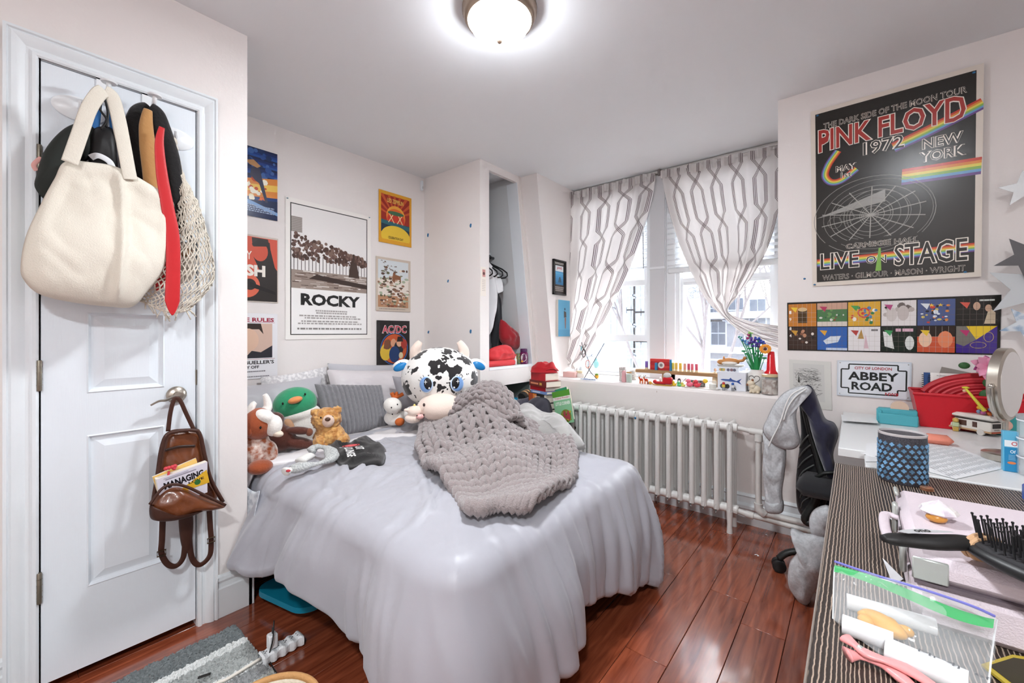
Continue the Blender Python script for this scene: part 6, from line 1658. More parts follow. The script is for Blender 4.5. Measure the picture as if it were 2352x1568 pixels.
for i, (nm, colr, th, ln, lb) in enumerate(books):
    th *= scale_h; a = radians(-14) + rb_.uniform(-.10, .10); cx_ = sx - .045 + rb_.uniform(-.012, .012); cy_ = sy + rb_.uniform(-.01, .01)
    M_ = Matrix.Translation((cx_, cy_, z + th / 2)) @ Matrix.Rotation(a, 4, 'Z')
    t = thing('book', lb, 'book', (cx_, cy_, z), 'books stacked by the window')
    D = .14
    MB().rbox(0.004, .004, 0, ln - .010, D - .006, th - .006, .001, m=M_).build('pages', mat('page_edges', 'ece3d4', .85), t, smooth=False)
    c_ = MB(); c_.box(-ln / 2, ln / 2, -D / 2, D / 2, th / 2 - .003, th / 2 - .0004, m=M_); c_.box(-ln / 2, ln / 2, -D / 2, D / 2, -th / 2 + .0002, -th / 2 + .003, m=M_); c_.box(-ln / 2, ln / 2, -D / 2, -D / 2 + .003, -th / 2 + .003, th / 2 - .003, m=M_); c_.build('cover', mat('book_' + nm, colr, .4), t, smooth=False)
    cv = Canvas(ln, th); e_ = th * .28
    if 'WENT' in lb: cv.text('SH?T WENT DOWN', ln * .2, e_, ln * .75, th - e_, 'e8e4e0', .02); cv.rect(ln * .8, th * .4, ln * .93, th * .55, 'cfcac4')
    elif nm == 'ember': cv.rect(ln * .03, .004, ln * .55, th - .004, 'b5512c'); cv.rect(ln * .3, .004, ln * .52, th - .004, 'e0853a'); cv.text('THE ELDER', ln * .42, e_, ln * .78, th - e_, 'e8e4e0', .02); cv.rect(ln * .88, th * .35, ln * .95, th * .65, 'e8e4e0')
    elif nm == 'rust': cv.rect(ln * .08, th * .35, ln * .55, th * .62, 'd98a62'); cv.rect(ln * .62, th * .3, ln * .76, th * .7, 'c8a040')
    elif nm in ('sky', 'white', 'grey'): cv.rect(ln * .1, th * .35, ln * .6, th * .65, 'f0f0f0' if nm != 'white' else '8a8f98')
    if cv.items: cv.build('spine_print', t, lambda x, y, d: M_ @ Vector((-ln / 2 + x, -D / 2 - d, -th / 2 + y)), d0=.0002)
    z += th
# red cap on the stack
t = thing('baseball_cap', 'crumpled red cap lying on top of the book stack', 'cap', (sx - .05, sy, z))
mb = MB(); ol = ring2([(-.10, -.03), (-.06, -.07), (.02, -.075), (.09, -.05), (.10, .0), (.05, .05), (-.04, .055), (-.10, .02)], 5)
M_ = Matrix.Translation((sx - .05, sy, z + .003)) @ Matrix.Rotation(.5, 4, 'Z')
mb.puff(ol, .075, .002, lambda x, y, d: M_ @ Vector((x, y, d)), rings=12, wr=lambda x, y: .028 * nz(x * 22, y * 22, 4))
mb.build('crown', mat('red_cotton', 'b0101c', .85, sheen=.2), t, angle=180)
MB().tube(catmull([M_ @ Vector(p) for p in ((.02, -.07, .02), (.07, -.06, .03), (.11, -.03, .012), (.08, .0, .04))], 5), .006, 8, flat=.4).build('strap', mat('red_cotton'), t)
# green books leaning at the radiator
gq = [(1266, 900), (1306, 893), (1318, 962), (1280, 975)]
def leaning(name, label, px, Y, th, cover, cvf, n=Vector((-.25, -.95, .15))):
    P = [onY(x, y, Y) for x, y in px]; n = n.normalized(); t = thing(name, label, 'book', tuple(P[3]), 'green books by the radiator')
    b = MB(); b.add(P + [p - n * th for p in P], [(0, 1, 2, 3), (7, 6, 5, 4), (0, 4, 5, 1), (1, 5, 6, 2), (2, 6, 7, 3), (3, 7, 4, 0)]); b.build('pages', mat('page_edges'), t, smooth=False)
    c_ = MB()
    for o_ in (.0, -th): c_.add([p + n * (o_ + .0015) for p in P] + [p + n * (o_ - .0012) for p in P], [(3, 2, 1, 0), (4, 5, 6, 7), (0, 1, 5, 4), (1, 2, 6, 5), (2, 3, 7, 6), (3, 0, 4, 7)])
    s_ = [P[0], P[3], P[3] - n * th, P[0] - n * th]; off = Vector((-.0015, 0, 0)); c_.add(s_ + [p + off for p in s_], [(0, 1, 2, 3), (4, 5, 6, 7), (0, 1, 5, 4), (1, 2, 6, 5), (2, 3, 7, 6), (3, 0, 4, 7)])
    c_.build('cover', mat('bookc_' + cover, cover, .4), t, smooth=False)
    if cvf:
        ux = P[1] - P[0]; uy = P[0] - P[3]; cv = cvf(); cv.build('print', t, lambda x, y, d: P[3] + ux * x + uy * y + n * (d + .0016), PRINTG)
def gcover():
    cv = Canvas(1, 1); cv.rect(0, 0, 1, 1, '8fc79a'); cv.rect(0, .72, 1, 1, 'e9e6e0'); cv.rect(0, .82, 1, 1, '5a9a3a'); cv.text('Tropical Wonders', .1, .735, .95, .81, 'c23a4a', .01)
    cv.text('LITTLE CORNER', .1, .56, .95, .66, 'eef2ea', .03); cv.circ(.6, .22, .3, '7a8a3a', 20, .2); cv.circ(.65, .2, .18, 'b04a52', 16, .16)
    for k in range(20): cv.circ(rb_.uniform(.35, .9), rb_.uniform(.05, .38), .05, rb_.choice(('c8b83a', '5a7a2a', 'b04a52', '8a9a4a')), 8, .03)
    return cv
leaning('book', 'green illustrated book leaning on the stack beside the radiator', [(1268, 901), (1307, 893), (1318, 962), (1280, 975)], 2.60, .012, '4f9a6a', gcover)
leaning('book', 'darker green book behind the illustrated book by the radiator', [(1261, 899), (1301, 888), (1313, 958), (1272, 974)], 2.66, .014, '2f8a62', None)
# niche pile
def pile(name, label, px, zb, T, m, cat='clothing', wr=None):
    ol = ring2(px, 5); P = [onZ(x, y, zb) for x, y in ol]; mb = MB()
    mb.puff([(p.x, p.y) for p in P], T, .002, lambda x, y, d: (x, y, zb + d), rings=14, wr=wr or (lambda x, y: .04 * nz(x * 9, y * 9, 3) + .03 * abs(nz(x * 16, y * 12, 7))))
    return tag(mb.build(name, m, angle=180), label, cat)
pile('navy_hoodie', 'dark navy hoodie heaped on the chest below the books', [(1165, 968), (1170, 945), (1200, 935), (1240, 935), (1268, 950), (1278, 985), (1240, 1000), (1190, 995)], .476, .17, mat('navy_fleece', '2b2a40', .95, sheen=.5))
def pileY(name, label, px, Y, T, m, cat='clothing'):
    ol = ring2([(p.x, p.z) for p in (onY(x, y, Y) for x, y in px)], 5); mb = MB()
    mb.puff(ol, T, T * .8, lambda x, z, d: (x, Y - d, z), rings=12, wr=lambda x, y: .025 * nz(x * 14, y * 14, 3) + .02 * abs(nz(x * 22, y * 16, 7)))
    return tag(mb.build(name, m, angle=180), label, cat)
pileY('grey_cloth', 'dark grey cloth crumpled before the book stack', [(1212, 930), (1222, 915), (1245, 912), (1262, 922), (1268, 960), (1240, 985), (1212, 975)], 2.50, .05, mat('dark_grey_cloth', '3c3b45', .95, sheen=.3))
closet_cloth('teal_sweater', 'turquoise top bundled inside the low niche', [(1140, 940), (1148, 925), (1168, 915), (1186, 912), (1192, 920), (1186, 938), (1168, 945), (1158, 962), (1148, 958)], -2.20, .06, mat('turquoise_cloth', '1f93b8', .85))
closet_cloth('black_pouch', 'black pouch at the back of the low niche', [(1124, 925), (1138, 912), (1152, 906), (1162, 915), (1160, 935), (1130, 945)], -2.42, .05, mat('black_nylon'), 'pouch')
closet_cloth('grey_pouch', 'pale grey pouch at the left of the low niche', [(1122, 935), (1132, 930), (1142, 945), (1150, 968), (1130, 972), (1122, 955)], -2.19, .02, mat('pale_grey_cloth', '9ea2ac', .7), 'pouch')
q = onZ(1166, 952, .51); tag(MB().ell((onX(1150, 950, -2.22)), (.02, .02, .025), 14, 10).build('cream_sachet', mat('cream_sachet_mat', 'e3cfa4', .6)), 'small cream sachet in the low niche', 'sachet')
t = thing('camera_lens', 'black lens barrel with tan rings lying on the dark cloth', 'lens', tuple(onX(1208, 912, -2.06)))
p0 = onX(1199, 914, -2.08); ax_ = Vector((.0, .9, .25)).normalized(); q_ = ax_.to_track_quat('Z', 'Y').to_matrix().to_4x4()
MB().lathe([(0, 0), (.040, 0), (.045, .01), (.045, .05), (.042, .055), (.042, .085), (.036, .10), (.0, .10)], 24, tuple(p0), q_).build('barrel', mat('black_rubber', '17140f', .6), t)
MB().lathe([(.0465, .032), (.047, .034), (.047, .046), (.0465, .048)], 24, tuple(p0), q_).lathe([(.0435, .066), (.044, .068), (.044, .078), (.0435, .08)], 24, tuple(p0), q_).build('tan_rings', mat('tan_ring', 'b58a5c', .6), t)

# ================================================================== things on the window sill
def sp(px, py): return onZ(px, py, SILL)
def at_depth(px, py, Y): return onY(px, py, Y)
def simple(name, label, cat, builders, base, group=None):
    t = thing(name, label, cat, tuple(base), group)
    for nm, mb, m in builders: mb.build(nm, m, t)
    return t
def kY(Y, px): p = onY(px, 800, Y); return (sin(YAW) * -p.x + cos(YAW) * p.y) / F_PX
def box_px(x0, y0, x1, y1, Y, dp, col=None, mb=None, b=.002):
    a = onY(x0, y1, Y); c_ = onY(x1, y0, Y); z0 = SILL + .0005 if a.z < SILL + .01 else a.z
    return (mb or MB()).rbox((a.x + c_.x) / 2, Y + dp / 2, (z0 + c_.z) / 2, abs(c_.x - a.x), dp, abs(c_.z - z0), b, col)
tag(box_px(1293, 855, 1320, 873, 2.98, .09).build('pink_box', mat('pink_card', 'd9b0aa', .6)), 'pale pink box at the left end of the window sill', 'box')
tag(box_px(1322, 858, 1341, 870, 3.02, .06).build('white_box', mat('white_card', 'e6e2da', .6)), 'small white box beside the pink box', 'box'); tag(box_px(1323, 852, 1337, 857.5, 3.03, .05).build('cream_box', mat('cream_card', 'd8caa8', .6)), 'flat cream box on top of the small white box', 'box')
p = sp(1348, 873); tag(MB().grid(lambda u, v: (p.x + (u - .5) * .13, p.y + .02 + (v - .5) * .035 * (sin(pi * u) ** .5 + (.25 if u < .12 else 0)), SILL + .002 + .006 * (2 * v - 1) ** 2), 16, 6).build('fish_dish', mat('blue_white_glaze', 'c6d2e6', .2, col2='5a7ab0', vscale=60), angle=180), 'blue and white fish-shaped dish on the sill', 'dish')
# jewellery tree of black wire
t = thing('jewellery_tree', 'black wire jewellery tree with crossed legs on the sill', 'jewellery stand', tuple(sp(1355, 870)))
YJ = 3.0; WB = mat('black_wire', '1b1a1c', .4)
J = lambda x, y: onY(x, y, YJ)
m_ = MB(); m_.tube([J(1340, 872), J(1388, 788)], .0030, 6); m_.tube(catmull([J(1374, 873), J(1353, 849), J(1351, 827), J(1345, 812), J(1339, 798), J(1336, 786)], 5), .0030, 6); m_.tube([J(1340, 872), J(1332, 873), J(1374, 873)], .0025, 6)
m_.build('frame', WB, t, angle=180)
for pts in ([(1351, 820), (1358, 817), (1363, 819)], [(1358, 817), (1360, 813)], [(1341, 801), (1346, 795), (1349, 790)], [(1346, 795), (1343, 790)], [(1339, 798), (1331, 793)], [(1345, 812), (1334, 813), (1331, 815)], [(1334, 813), (1333, 809)]): MB().tube([J(*q) for q in pts], .0022, 5).build('twig', WB, t, angle=180)
m_ = MB(); m_.tube([onY(1341 + 4 * cos(a), 811 + 9 * sin(a), YJ - .006) for a in [2 * pi * k / 20 for k in range(20)]], .0035, 6, closed=True); tag(m_.build('necklace', mat('black_bead_string', '241f1d', .4)), 'black bead necklace hung on the wire tree', 'necklace')
m_ = MB(); m_.tube([onY(1350 + 5 * cos(a), 836 + 9 * sin(a), YJ - .006) for a in [2 * pi * k / 20 for k in range(20)]], .0035, 6, closed=True); tag(m_.build('bangle', mat('coral_bangle', 'e0907a', .4)), 'coral bangle hung low on the wire tree', 'bangle')
m_ = MB(); m_.ell(J(1335, 800), (.006, .004, .022), 10, 8); tag(m_.build('earring', mat('turquoise_bead', '6fb0b8', .4)), 'turquoise drop earring on the wire tree', 'earring')
p = onY(1369, 836, 3.385); m_ = MB(); m_.ell(p, (.028, .010, .034), 18, 12); m_.ell(p + Vector((0, 0, .04)), (.012, .006, .014), 12, 8); tag(m_.build('glass_ornament', mat('teal_glass', '7fb3b0', .1, alpha=.7)), 'teal glass ornament hanging at the left window', 'ornament')
p = sp(1357, 871); simple('cactus_pot', 'tiny yellow pot with green plant behind the wire tree', 'plant', [('pot', MB().lathe([(.013, 0), (.018, .026), (.016, .026), (.014, .02), (0, .02)], 16, (p.x, 3.06, SILL)), mat('yellow_pot', 'd9a02f', .5)), ('plant', MB().ell((p.x, 3.06, SILL + .03), (.014, .014, .010), 10, 8), mat('cactus_green', '6a8a3a', .8))], (p.x, 3.06, SILL))
GLS = mat('jar_glass', 'f2f6f6', .05, alpha=.25); 
def jar(px, pyb, pyt, wpx, Y, label, fill, lid=None, fl=.8, name='glass_jar'):
    b = onY(px, pyb, Y); k = kY(Y, px); r = wpx * k / 2; h = (pyb - pyt) * k; z0 = SILL
    bs = [('glass', MB().lathe([(r * .9, 0), (r, .004), (r, h * .82), (r * .82, h * .9), (r * .86, h), (r * .8, h)], 22, (b.x, Y, z0)), GLS), ('contents', MB().lathe([(0, .003), (r * .88, .003), (r * .9, h * fl), (r * .5, h * fl + .003), (0, h * fl + .004)], 18, (b.x, Y, z0)), fill)]
    if lid: bs.append(('lid', MB().lathe([(r * .8, h * .93), (r * .9, h * .93), (r * .9, h * 1.05), (0, h * 1.06)], 20, (b.x, Y, z0)), lid))
    return simple(name, label, 'jar', bs, (b.x, Y, z0))
jar(1430, 876, 836, 17, 3.02, 'tall glass jar of pale beads on the sill', mat('bead_mix', 'd8ccc4', .6, col2='8f8078', vscale=130))
jar(1454, 866, 841, 16, 3.14, 'round glass jar with white lid behind the corked jar', mat('pebble_mix', 'c9beb2', .6, col2='8a8478', vscale=110), WPL)
jar(1445, 878, 855, 13, 2.96, 'small green corked jar in front on the sill', mat('green_sand', 'a9bfae', .7), mat('cork', 'b28a5e', .9))
p = onY(1433, 877, 2.955); tag(MB().lathe([(.0, 0), (.017, .001), (.018, .03), (.015, .05), (.016, .07), (.010, .085), (0, .088)], 18, (p.x, 2.955, SILL)).build('pink_figurine', mat('pink_ceramic', 'dba4a8', .3)), 'smooth pink ceramic figurine in front of the bead jar', 'figurine')
# wooden riser with lip balms
YR = 3.06; k = kY(YR, 1560)
zt0 = onY(1560, 853, YR).z
t = thing('wooden_riser', 'rough wooden plank riser on two stands on the sill', 'riser', tuple(sp(1560, 880)))
WDR = mat('driftwood', 'a8845e', .8, var=.3, vscale=20, bump=.4, bscale=60, stretch=(1, 6, 6))
xa, xb = onY(1459, 855, YR).x, onY(1656, 863, YR).x
MB().rbox((xa + xb) / 2, YR + .04, zt0 - .012, xb - xa, .085, .024, .004).build('plank', WDR, t)
for x in (1523, 1650): q = onY(x, 860, YR); MB().rbox(q.x, YR + .04, (SILL + zt0 - .024) / 2 + .0, .022, .07, zt0 - .026 - SILL, .003).build('stand', WDR, t)
def on_riser(px, wpx, hpx, colr, label, name='lip_balm', cat='lip balm', yo=.02):
    q = onY(px, 852, YR + yo); kk = kY(YR + yo, px); r = wpx * kk / 2; h = hpx * kk
    tt = thing(name, label, cat, (q.x, YR + yo, zt0), 'lip balms on the riser')
    MB().lathe([(r, .0), (r, h * .25)], 12, (q.x, YR + yo, zt0)).build('base', mat('balm_base', 'd8c8a0', .4), tt); MB().lathe([(r * .98, h * .25), (r, h * .3), (r, h * .95), (r * .8, h), (0, h)], 12, (q.x, YR + yo, zt0)).build('cap', mat('balm_' + colr, colr, .35), tt)
for px, c_, lb in ((1485, '7a5fae', 'purple lip balm at the left of the red box'), (1546, 'd9c24a', 'first yellow lip balm right of the red box'), (1553.5, 'd6b050', 'second yellow lip balm right of the red box'), (1563, 'e0b23a', 'amber lip balm on the riser'), (1573, 'd99a86', 'peach lip balm on the riser'), (1582, 'c84f62', 'dark pink lip balm on the riser'), (1590, 'dd6a78', 'rose lip balm on the riser'), (1600, 'cf5568', 'red lip balm at the right end of the row')): on_riser(px, 6.5, 19, c_, lb)
t = thing('red_wooden_box', 'red plank-front box with white emblem on the riser', 'box', tuple(onY(1516, 850, YR)))
a = onY(1493, 851, YR + .03); b = onY(1540, 825, YR + .03)
for i in range(4):
    zz = lerp(a.z, b.z, i / 4); MB().rbox((a.x + b.x) / 2, YR + .045, zz + (b.z - a.z) / 8, b.x - a.x, .03, (b.z - a.z) / 4 - .001, .001).build('plank', mat(['red_a', 'red_b'][i % 2], ['b8262c', 'cc3a36'][i % 2], .6), t)
cv = Canvas(1, 1, True); cx_, cz_ = (a.x + b.x) / 2 + .008, (a.z + b.z) / 2; cv.circ(0, 0, .024, 'e6dcd8', 18); cv.circ(0, 0, .012, '8a8480', 10); cv.build('emblem', t, lambda x, y, d: Vector((cx_ + x, YR + .0296 - d, cz_ + y)))
for x, h_, lb in ((1507, 17, 'blue slim box in front of the red box'), (1541, 26, 'tall blue slim box right of the red box')):
    q = onY(x, 851, YR + .01); kk = kY(YR, x); tag(MB().rbox(q.x, YR + .015, zt0 + h_ * kk / 2, 5 * kk, .025, h_ * kk, .001).build('blue_box', mat('blue_card', '2f7ea8', .5)), lb, 'box')
# reindeer and sleigh
OR = mat('orange_plastic', 'c8622c', .4)
for x, lb in ((1460, 'orange toy reindeer at the front left of the sleigh'), (1475, 'orange toy reindeer next to the sleigh')):
    q = sp(x, 884); q.y = 2.945; kk = kY(q.y, x); t = thing('toy_reindeer', lb, 'toy', (q.x, q.y, SILL), 'toy reindeer')
    m_ = MB(); m_.ell((q.x, q.y, SILL + .028), (.016, .008, .010), 12, 8); m_.ell((q.x - .016, q.y, SILL + .042), (.007, .006, .008), 10, 8); m_.tube([(q.x - .010, q.y, SILL + .03), (q.x - .016, q.y, SILL + .042)], .005, 6)
    for dx in (-.011, -.007, .008, .012): m_.tube([(q.x + dx, q.y, SILL + .026), (q.x + dx, q.y, SILL)], .0026, 5)
    m_.build('body', OR, t, angle=180)
    m_ = MB()
    for s in (-1, 1): m_.tube([(q.x - .015, q.y + .003 * s, SILL + .048), (q.x - .012 + .004 * s, q.y + .006 * s, SILL + .058), (q.x - .010 + .008 * s, q.y, SILL + .063)], .0016, 5)
    m_.build('antlers', mat('brown_plastic', '7a4a2a', .5), t); MB().box(q.x - .008, q.x + .008, q.y - .0085, q.y + .0085, SILL + .028, SILL + .0385).build('saddle', mat('red_plastic', 'c0151f', .35), t, smooth=False)
q = sp(1524, 888); YS = 2.94; kk = kY(YS, 1524); qx = onY(1524, 880, YS).x
t = thing('toy_sleigh', 'red toy sleigh with parcels on the sill', 'toy', (qx, YS, SILL))
RP = mat('red_plastic'); m_ = MB(); m_.rbox(qx + .030, YS, SILL + .036, .062, .045, .048, .008); m_.rbox(qx - .020, YS, SILL + .018, .085, .042, .016, .006); m_.ell((qx - .06, YS, SILL + .024), (.014, .02, .014), 12, 8); m_.build('sleigh_body', RP, t)
m_ = MB()
for s in (-1, 1): m_.tube(catmull([(qx + .065, YS + .02 * s, SILL + .004), (qx, YS + .02 * s, SILL + .003), (qx - .06, YS + .02 * s, SILL + .004), (qx - .078, YS + .02 * s, SILL + .018)], 4), .003, 6)
m_.build('runners', mat('gold_plastic', 'c89a3a', .35), t); MB().ell((qx + .026, YS, SILL + .070), (.028, .02, .022), 14, 10).build('sack', mat('white_grey_sack', 'cfcdc8', .8), t, angle=180)
MB().ell((qx - .022, YS, SILL + .042), (.010, .010, .018), 12, 8).build('rider', mat('white_plastic_toy', 'e8e6e2', .5), t, angle=180)
m_ = MB(); cxs = qx - .095; m_.ell((cxs, YS, SILL + .012), (.012, .010, .012), 10, 8, col='d9a23a'); m_.ell((cxs - .016, YS + .012, SILL + .010), (.009, .009, .010), 10, 8, col='3f74a8'); tag(m_.build('toy_figure', VC), 'tiny yellow and blue toy left of the sleigh', 'toy')
# ducks
for px, py, c_, s_, lb in ((1548, 884, 'e3bd2f', .8, 'yellow rubber duck on the sill'), (1560, 885, '58b878', .75, 'green rubber duck on the sill'), (1569, 885, 'd9cf6a', .7, 'pale yellow rubber duck behind the green duck'), (1584, 887, 'e8748a', 1.15, 'pink rubber duck on the white tray'), (1601, 884, 'd8404f', 1.1, 'red rubber duck on the white tray')):
    YD = 2.955; q = onY(px, py, YD); b_ = .018 * s_; zb = SILL + (.004 if px > 1575 else 0); t = thing('rubber_duck', lb, 'toy', (q.x, YD, zb), 'rubber ducks')
    blobm = MB(); blobm.ell((q.x, YD, zb + b_ * .8), (b_ * 1.15, b_ * .9, b_ * .8), 14, 10); blobm.ell((q.x - b_ * .35, YD - .003, zb + b_ * 1.9), (b_ * .75, b_ * .7, b_ * .7), 14, 10); blobm.tube([(q.x + b_ * .8, YD, zb + b_), (q.x + b_ * 1.35, YD, zb + b_ * 1.5)], [b_ * .4, b_ * .1], 8); blobm.build('body', mat('duck_' + c_, c_, .35), t, angle=180)
    MB().ell((q.x - b_ * 1.0, YD - b_ * .4, zb + b_ * 1.8), (b_ * .4, b_ * .3, b_ * .18), 10, 8).build('beak', mat('duck_beak', 'd9702c', .4), t, angle=180)
p = onY(1612, 893, 2.94); tag(MB().grid(lambda u, v: (p.x + .125 * (u - .5) * 1.7, 2.95 + (v - .5) * .06, SILL + .002 + .004 * (2 * u - 1) ** 4), 12, 4).build('white_tray', mat('white_tray_mat', 'e2ddd8', .4)).modifiers.new('thick', 'SOLIDIFY').id_data, 'thin white tray under the pink ducks', 'tray')
bpy.data.objects['white_tray'].modifiers[0].thickness = .002
q = onY(1560, 878, 3.0); t = thing('toy_penguin', 'black toy penguin with a fishing rod', 'toy', (q.x, 3.0, SILL)); MB().ell((q.x, 3.0, SILL + .026), (.013, .012, .026), 14, 10).build('body', mat('penguin_black', '1e1e22', .5), t); MB().ell((q.x + .003, 2.99, SILL + .022), (.009, .006, .018), 12, 8).build('belly', mat('penguin_white', 'e6e6e6', .5), t); MB().tube([(q.x + .012, 2.99, SILL + .014), (q.x + .05, 2.99, SILL + .055)], .0018, 5).build('rod', mat('brown_plastic'), t)
a = onY(1598, 884, 3.02); tag(MB().rbox(a.x, 3.03, SILL + .022, .115, .03, .042, .003).build('dark_tin', mat('dark_pattern_tin', '4a4642', .5, col2='8a8680', vscale=80)), 'dark patterned tin under the riser', 'tin'); q = onY(1620, 872, 3.0); tag(MB().ell((q.x, 3.0, SILL + .045), .016, 14, 10).build('yellow_ball', mat('yellow_plastic', 'e3c23a', .4)), 'yellow ball at the right riser stand', 'ball')
jar(1637, 892, 873, 17, 2.96, 'squat clear glass votive near the shark box', mat('wax_white', 'e0dcd2', .6), fl=.6, name='glass_votive')
q = onY(1643, 874, 3.10); t = thing('robed_figurine', 'small cream and blue robed figurine behind the votive', 'figurine', (q.x, 3.1, SILL)); MB().lathe([(.022, 0), (.020, .04), (.016, .08), (.012, .10), (0, .104)], 16, (q.x, 3.1, SILL + .0)).build('robe', mat('cream_resin', 'dcc9a8', .6), t); MB().ell((q.x, 3.098, SILL + .115), (.009, .009, .012), 12, 8).build('head', mat('skin_resin', 'd9ae90', .6), t); MB().lathe([(.024, 0), (.021, .05), (.016, .09), (.012, .1)], 16, (q.x + .004, 3.106, SILL)).build('cloak', mat('blue_resin', '7f9fb4', .6), t)
# boxes, dog on tray
YX = 2.955
sb = thing('shark_box', 'white box printed with a blue shark on the sill', 'box', tuple(sp(1680, 900)))
box_px(1648, 856, 1713, 903, YX, .10).build('carton', mat('white_carton', 'e3e6ee', .5), sb)
A = onY(1648, 856, YX); B = onY(1713, 903, YX); w_, h_ = B.x - A.x, A.z - SILL
cv = Canvas(w_, h_); cv.poly([(w_ * x, h_ * y) for x, y in ((.1, .62), (.2, .66), (.42, .66), (.47, .76), (.53, .66), (.68, .58), (.86, .74), (.78, .56), (.86, .38), (.68, .52), (.45, .52), (.2, .56))], '33539a'); cv.poly([(w_ * x, h_ * y) for x, y in ((.12, .59), (.3, .6), (.6, .56), (.3, .53))], '6f86bc'); cv.circ(w_ * .22, h_ * .24, w_ * .13, '555a60', 16, h_ * .16); cv.circ(w_ * .36, h_ * .24, w_ * .08, '2f3338', 14, h_ * .14); cv.line((w_ * .56, h_ * .3), (w_ * .66, h_ * .06), .006, '333a44')
cv.build('print', sb, lambda x, y, d: Vector((A.x + x, YX - d, SILL + y)))
for px, hd, bd, lb in ((1662, 'c8333a', 'e0c44a', 'toy minifigure with red cap before the shark box'), (1683, '2f5fb0', 'dcdcdc', 'toy minifigure with blue helmet before the shark box')):
    q = onY(px, 900, 2.93); t = thing('minifigure', lb, 'toy', (q.x, 2.93, SILL), 'minifigures'); MB().rbox(q.x, 2.93, SILL + .010, .016, .010, .02, .002).build('legs', mat('grey_brick', '8f9296', .4), t); MB().rbox(q.x, 2.93, SILL + .030, .018, .010, .018, .002).build('torso', mat('toy_' + bd, bd, .4), t); MB().lathe([(.006, 0), (.008, .002), (.008, .010), (.005, .014), (0, .015)], 12, (q.x, 2.93, SILL + .0395)).build('head', mat('toy_' + hd, hd, .4), t)
pb = thing('printed_box', 'white box with coloured icons under the dog figurine', 'box', tuple(onY(1672, 857, 2.98)))
zc0 = onY(1672, 856, YX).z
a = onY(1651, 842, 2.98); b = onY(1694, 857, 2.98); MB().rbox((a.x + b.x) / 2, 3.01, zc0 + (a.z - b.z) / 2, b.x - a.x, .07, a.z - b.z, .002).build('carton', mat('white_carton'), pb)
cv = Canvas(1, 1, True); W6, H6 = b.x - a.x, a.z - b.z
for k, (x, c_) in enumerate(((.12, 'd0a05a'), (.2, '8a9a6a'), (.28, 'c8b06a'), (.52, '6a6478'), (.7, '8a6a70'), (.85, '6a6a78'))): cv.circ(W6 * x, H6 * .5, H6 * .26, c_, 10)
cv.build('print', pb, lambda x, y, d: Vector((a.x + x, 2.9745 - d, zc0 + y)))
zd = zc0 + H6; cx_ = (a.x + b.x) / 2 + .006
dg = thing('dog_figurine', 'sleeping tan dog figurine on a grey dish on the boxes', 'figurine', (cx_, 3.0, zd)); MB().lathe([(0, 0), (.07, .0), (.085, .012), (.08, .014), (0, .012)], 28, (cx_, 3.01, zd), sx=1.0, sy=.45).build('dish', mat('grey_glaze', 'c8c6c0', .3), dg)
m_ = MB(); m_.ell((cx_, 3.01, zd + .034), (.058, .028, .024), 18, 12); m_.ell((cx_ - .05, 3.0, zd + .030), (.026, .022, .018), 14, 10); m_.tube(catmull([(cx_ + .05, 3.01, zd + .04), (cx_ + .075, 3.01, zd + .045), (cx_ + .088, 3.0, zd + .065)], 5), .009, 8); m_.ell((cx_ - .035, 3.0, zd + .056), (.006, .005, .012), 8, 6); m_.build('body', mat('tan_glaze', 'c88a4e', .45, var=.15, vscale=20), dg, angle=180); MB().ell((cx_ + .0, 2.985, zd + .024), (.05, .012, .012), 12, 8).build('belly', mat('white_glaze', 'e6e0d8', .35), dg, angle=180)
q = onY(1715, 852, 3.12); simple('lidded_jar', 'white lidded ceramic jar behind the boxes', 'jar', [('jar_body', MB().lathe([(.035, 0), (.042, .02), (.042, .09), (.036, .1)], 24, (q.x, 3.12, SILL)), mat('white_ceramic', 'e4e2de', .25)), ('lid', MB().lathe([(.043, .1), (.043, .108), (.02, .118), (.006, .12), (.008, .132), (0, .136)], 24, (q.x, 3.12, SILL)), mat('white_ceramic'))], (q.x, 3.12, SILL))
# vase with brick flowers
q = onY(1737, 900, 3.0); vx_, vy_ = q.x, 3.02; kk = kY(3.02, 1737); vh = (900 - 850) * kk
vs_ = thing('white_vase', 'white round vase with a black heart line on the sill', 'vase', (vx_, vy_, SILL)); MB().lathe([(.040, 0), (.054, .01), (.058, vh * .4), (.055, vh * .75), (.045, vh * .9), (.034, vh * .95), (.034, vh), (.03, vh), (.03, vh * .9)], 30, (vx_, vy_, SILL)).build('vase_body', mat('white_stone_glaze', 'dedbd6', .35), vs_)
h3 = []
for i in range(40):
    a_ = 2 * pi * i / 40; x = 16 * sin(a_) ** 3; y = 13 * cos(a_) - 5 * cos(2 * a_) - 2 * cos(3 * a_) - cos(4 * a_); X_ = x * .0019 - .006; Z_ = vh * .58 + y * .0019
    h3.append((vx_ + X_, vy_ - sqrt(max(0, .0585 ** 2 - X_ * X_)), SILL + Z_))
MB().tube(h3, .0013, 5, closed=True).build('heart_line', WB, vs_)
fb = thing('brick_bouquet', 'toy-brick bouquet of blue, purple and orange flowers in the vase', 'bouquet', (vx_, vy_, SILL + vh * .5))
GR = mat('green_brick', '1f8a4a', .4); V3 = lambda x, y, d=0: onY(x, y, vy_ + d); root = Vector((vx_, vy_, SILL + vh * .55))
rr_ = random.Random(6); m_ = MB(); fl_ = {}
heads = [(1708, 782, '4f86c0', .012), (1716, 788, '5a9ad0', .010), (1700, 776, '3f9a8a', .009), (1722, 772, 'a0286a', .017), (1728, 782, '5a2f8a', .017), (1735, 790, '4a3a98', .016), (1741, 781, '2f4fae', .017), (1744, 792, '7a4aa0', .014), (1724, 764, '8fc060', .010), (1752, 786, '3048a8', .014)]
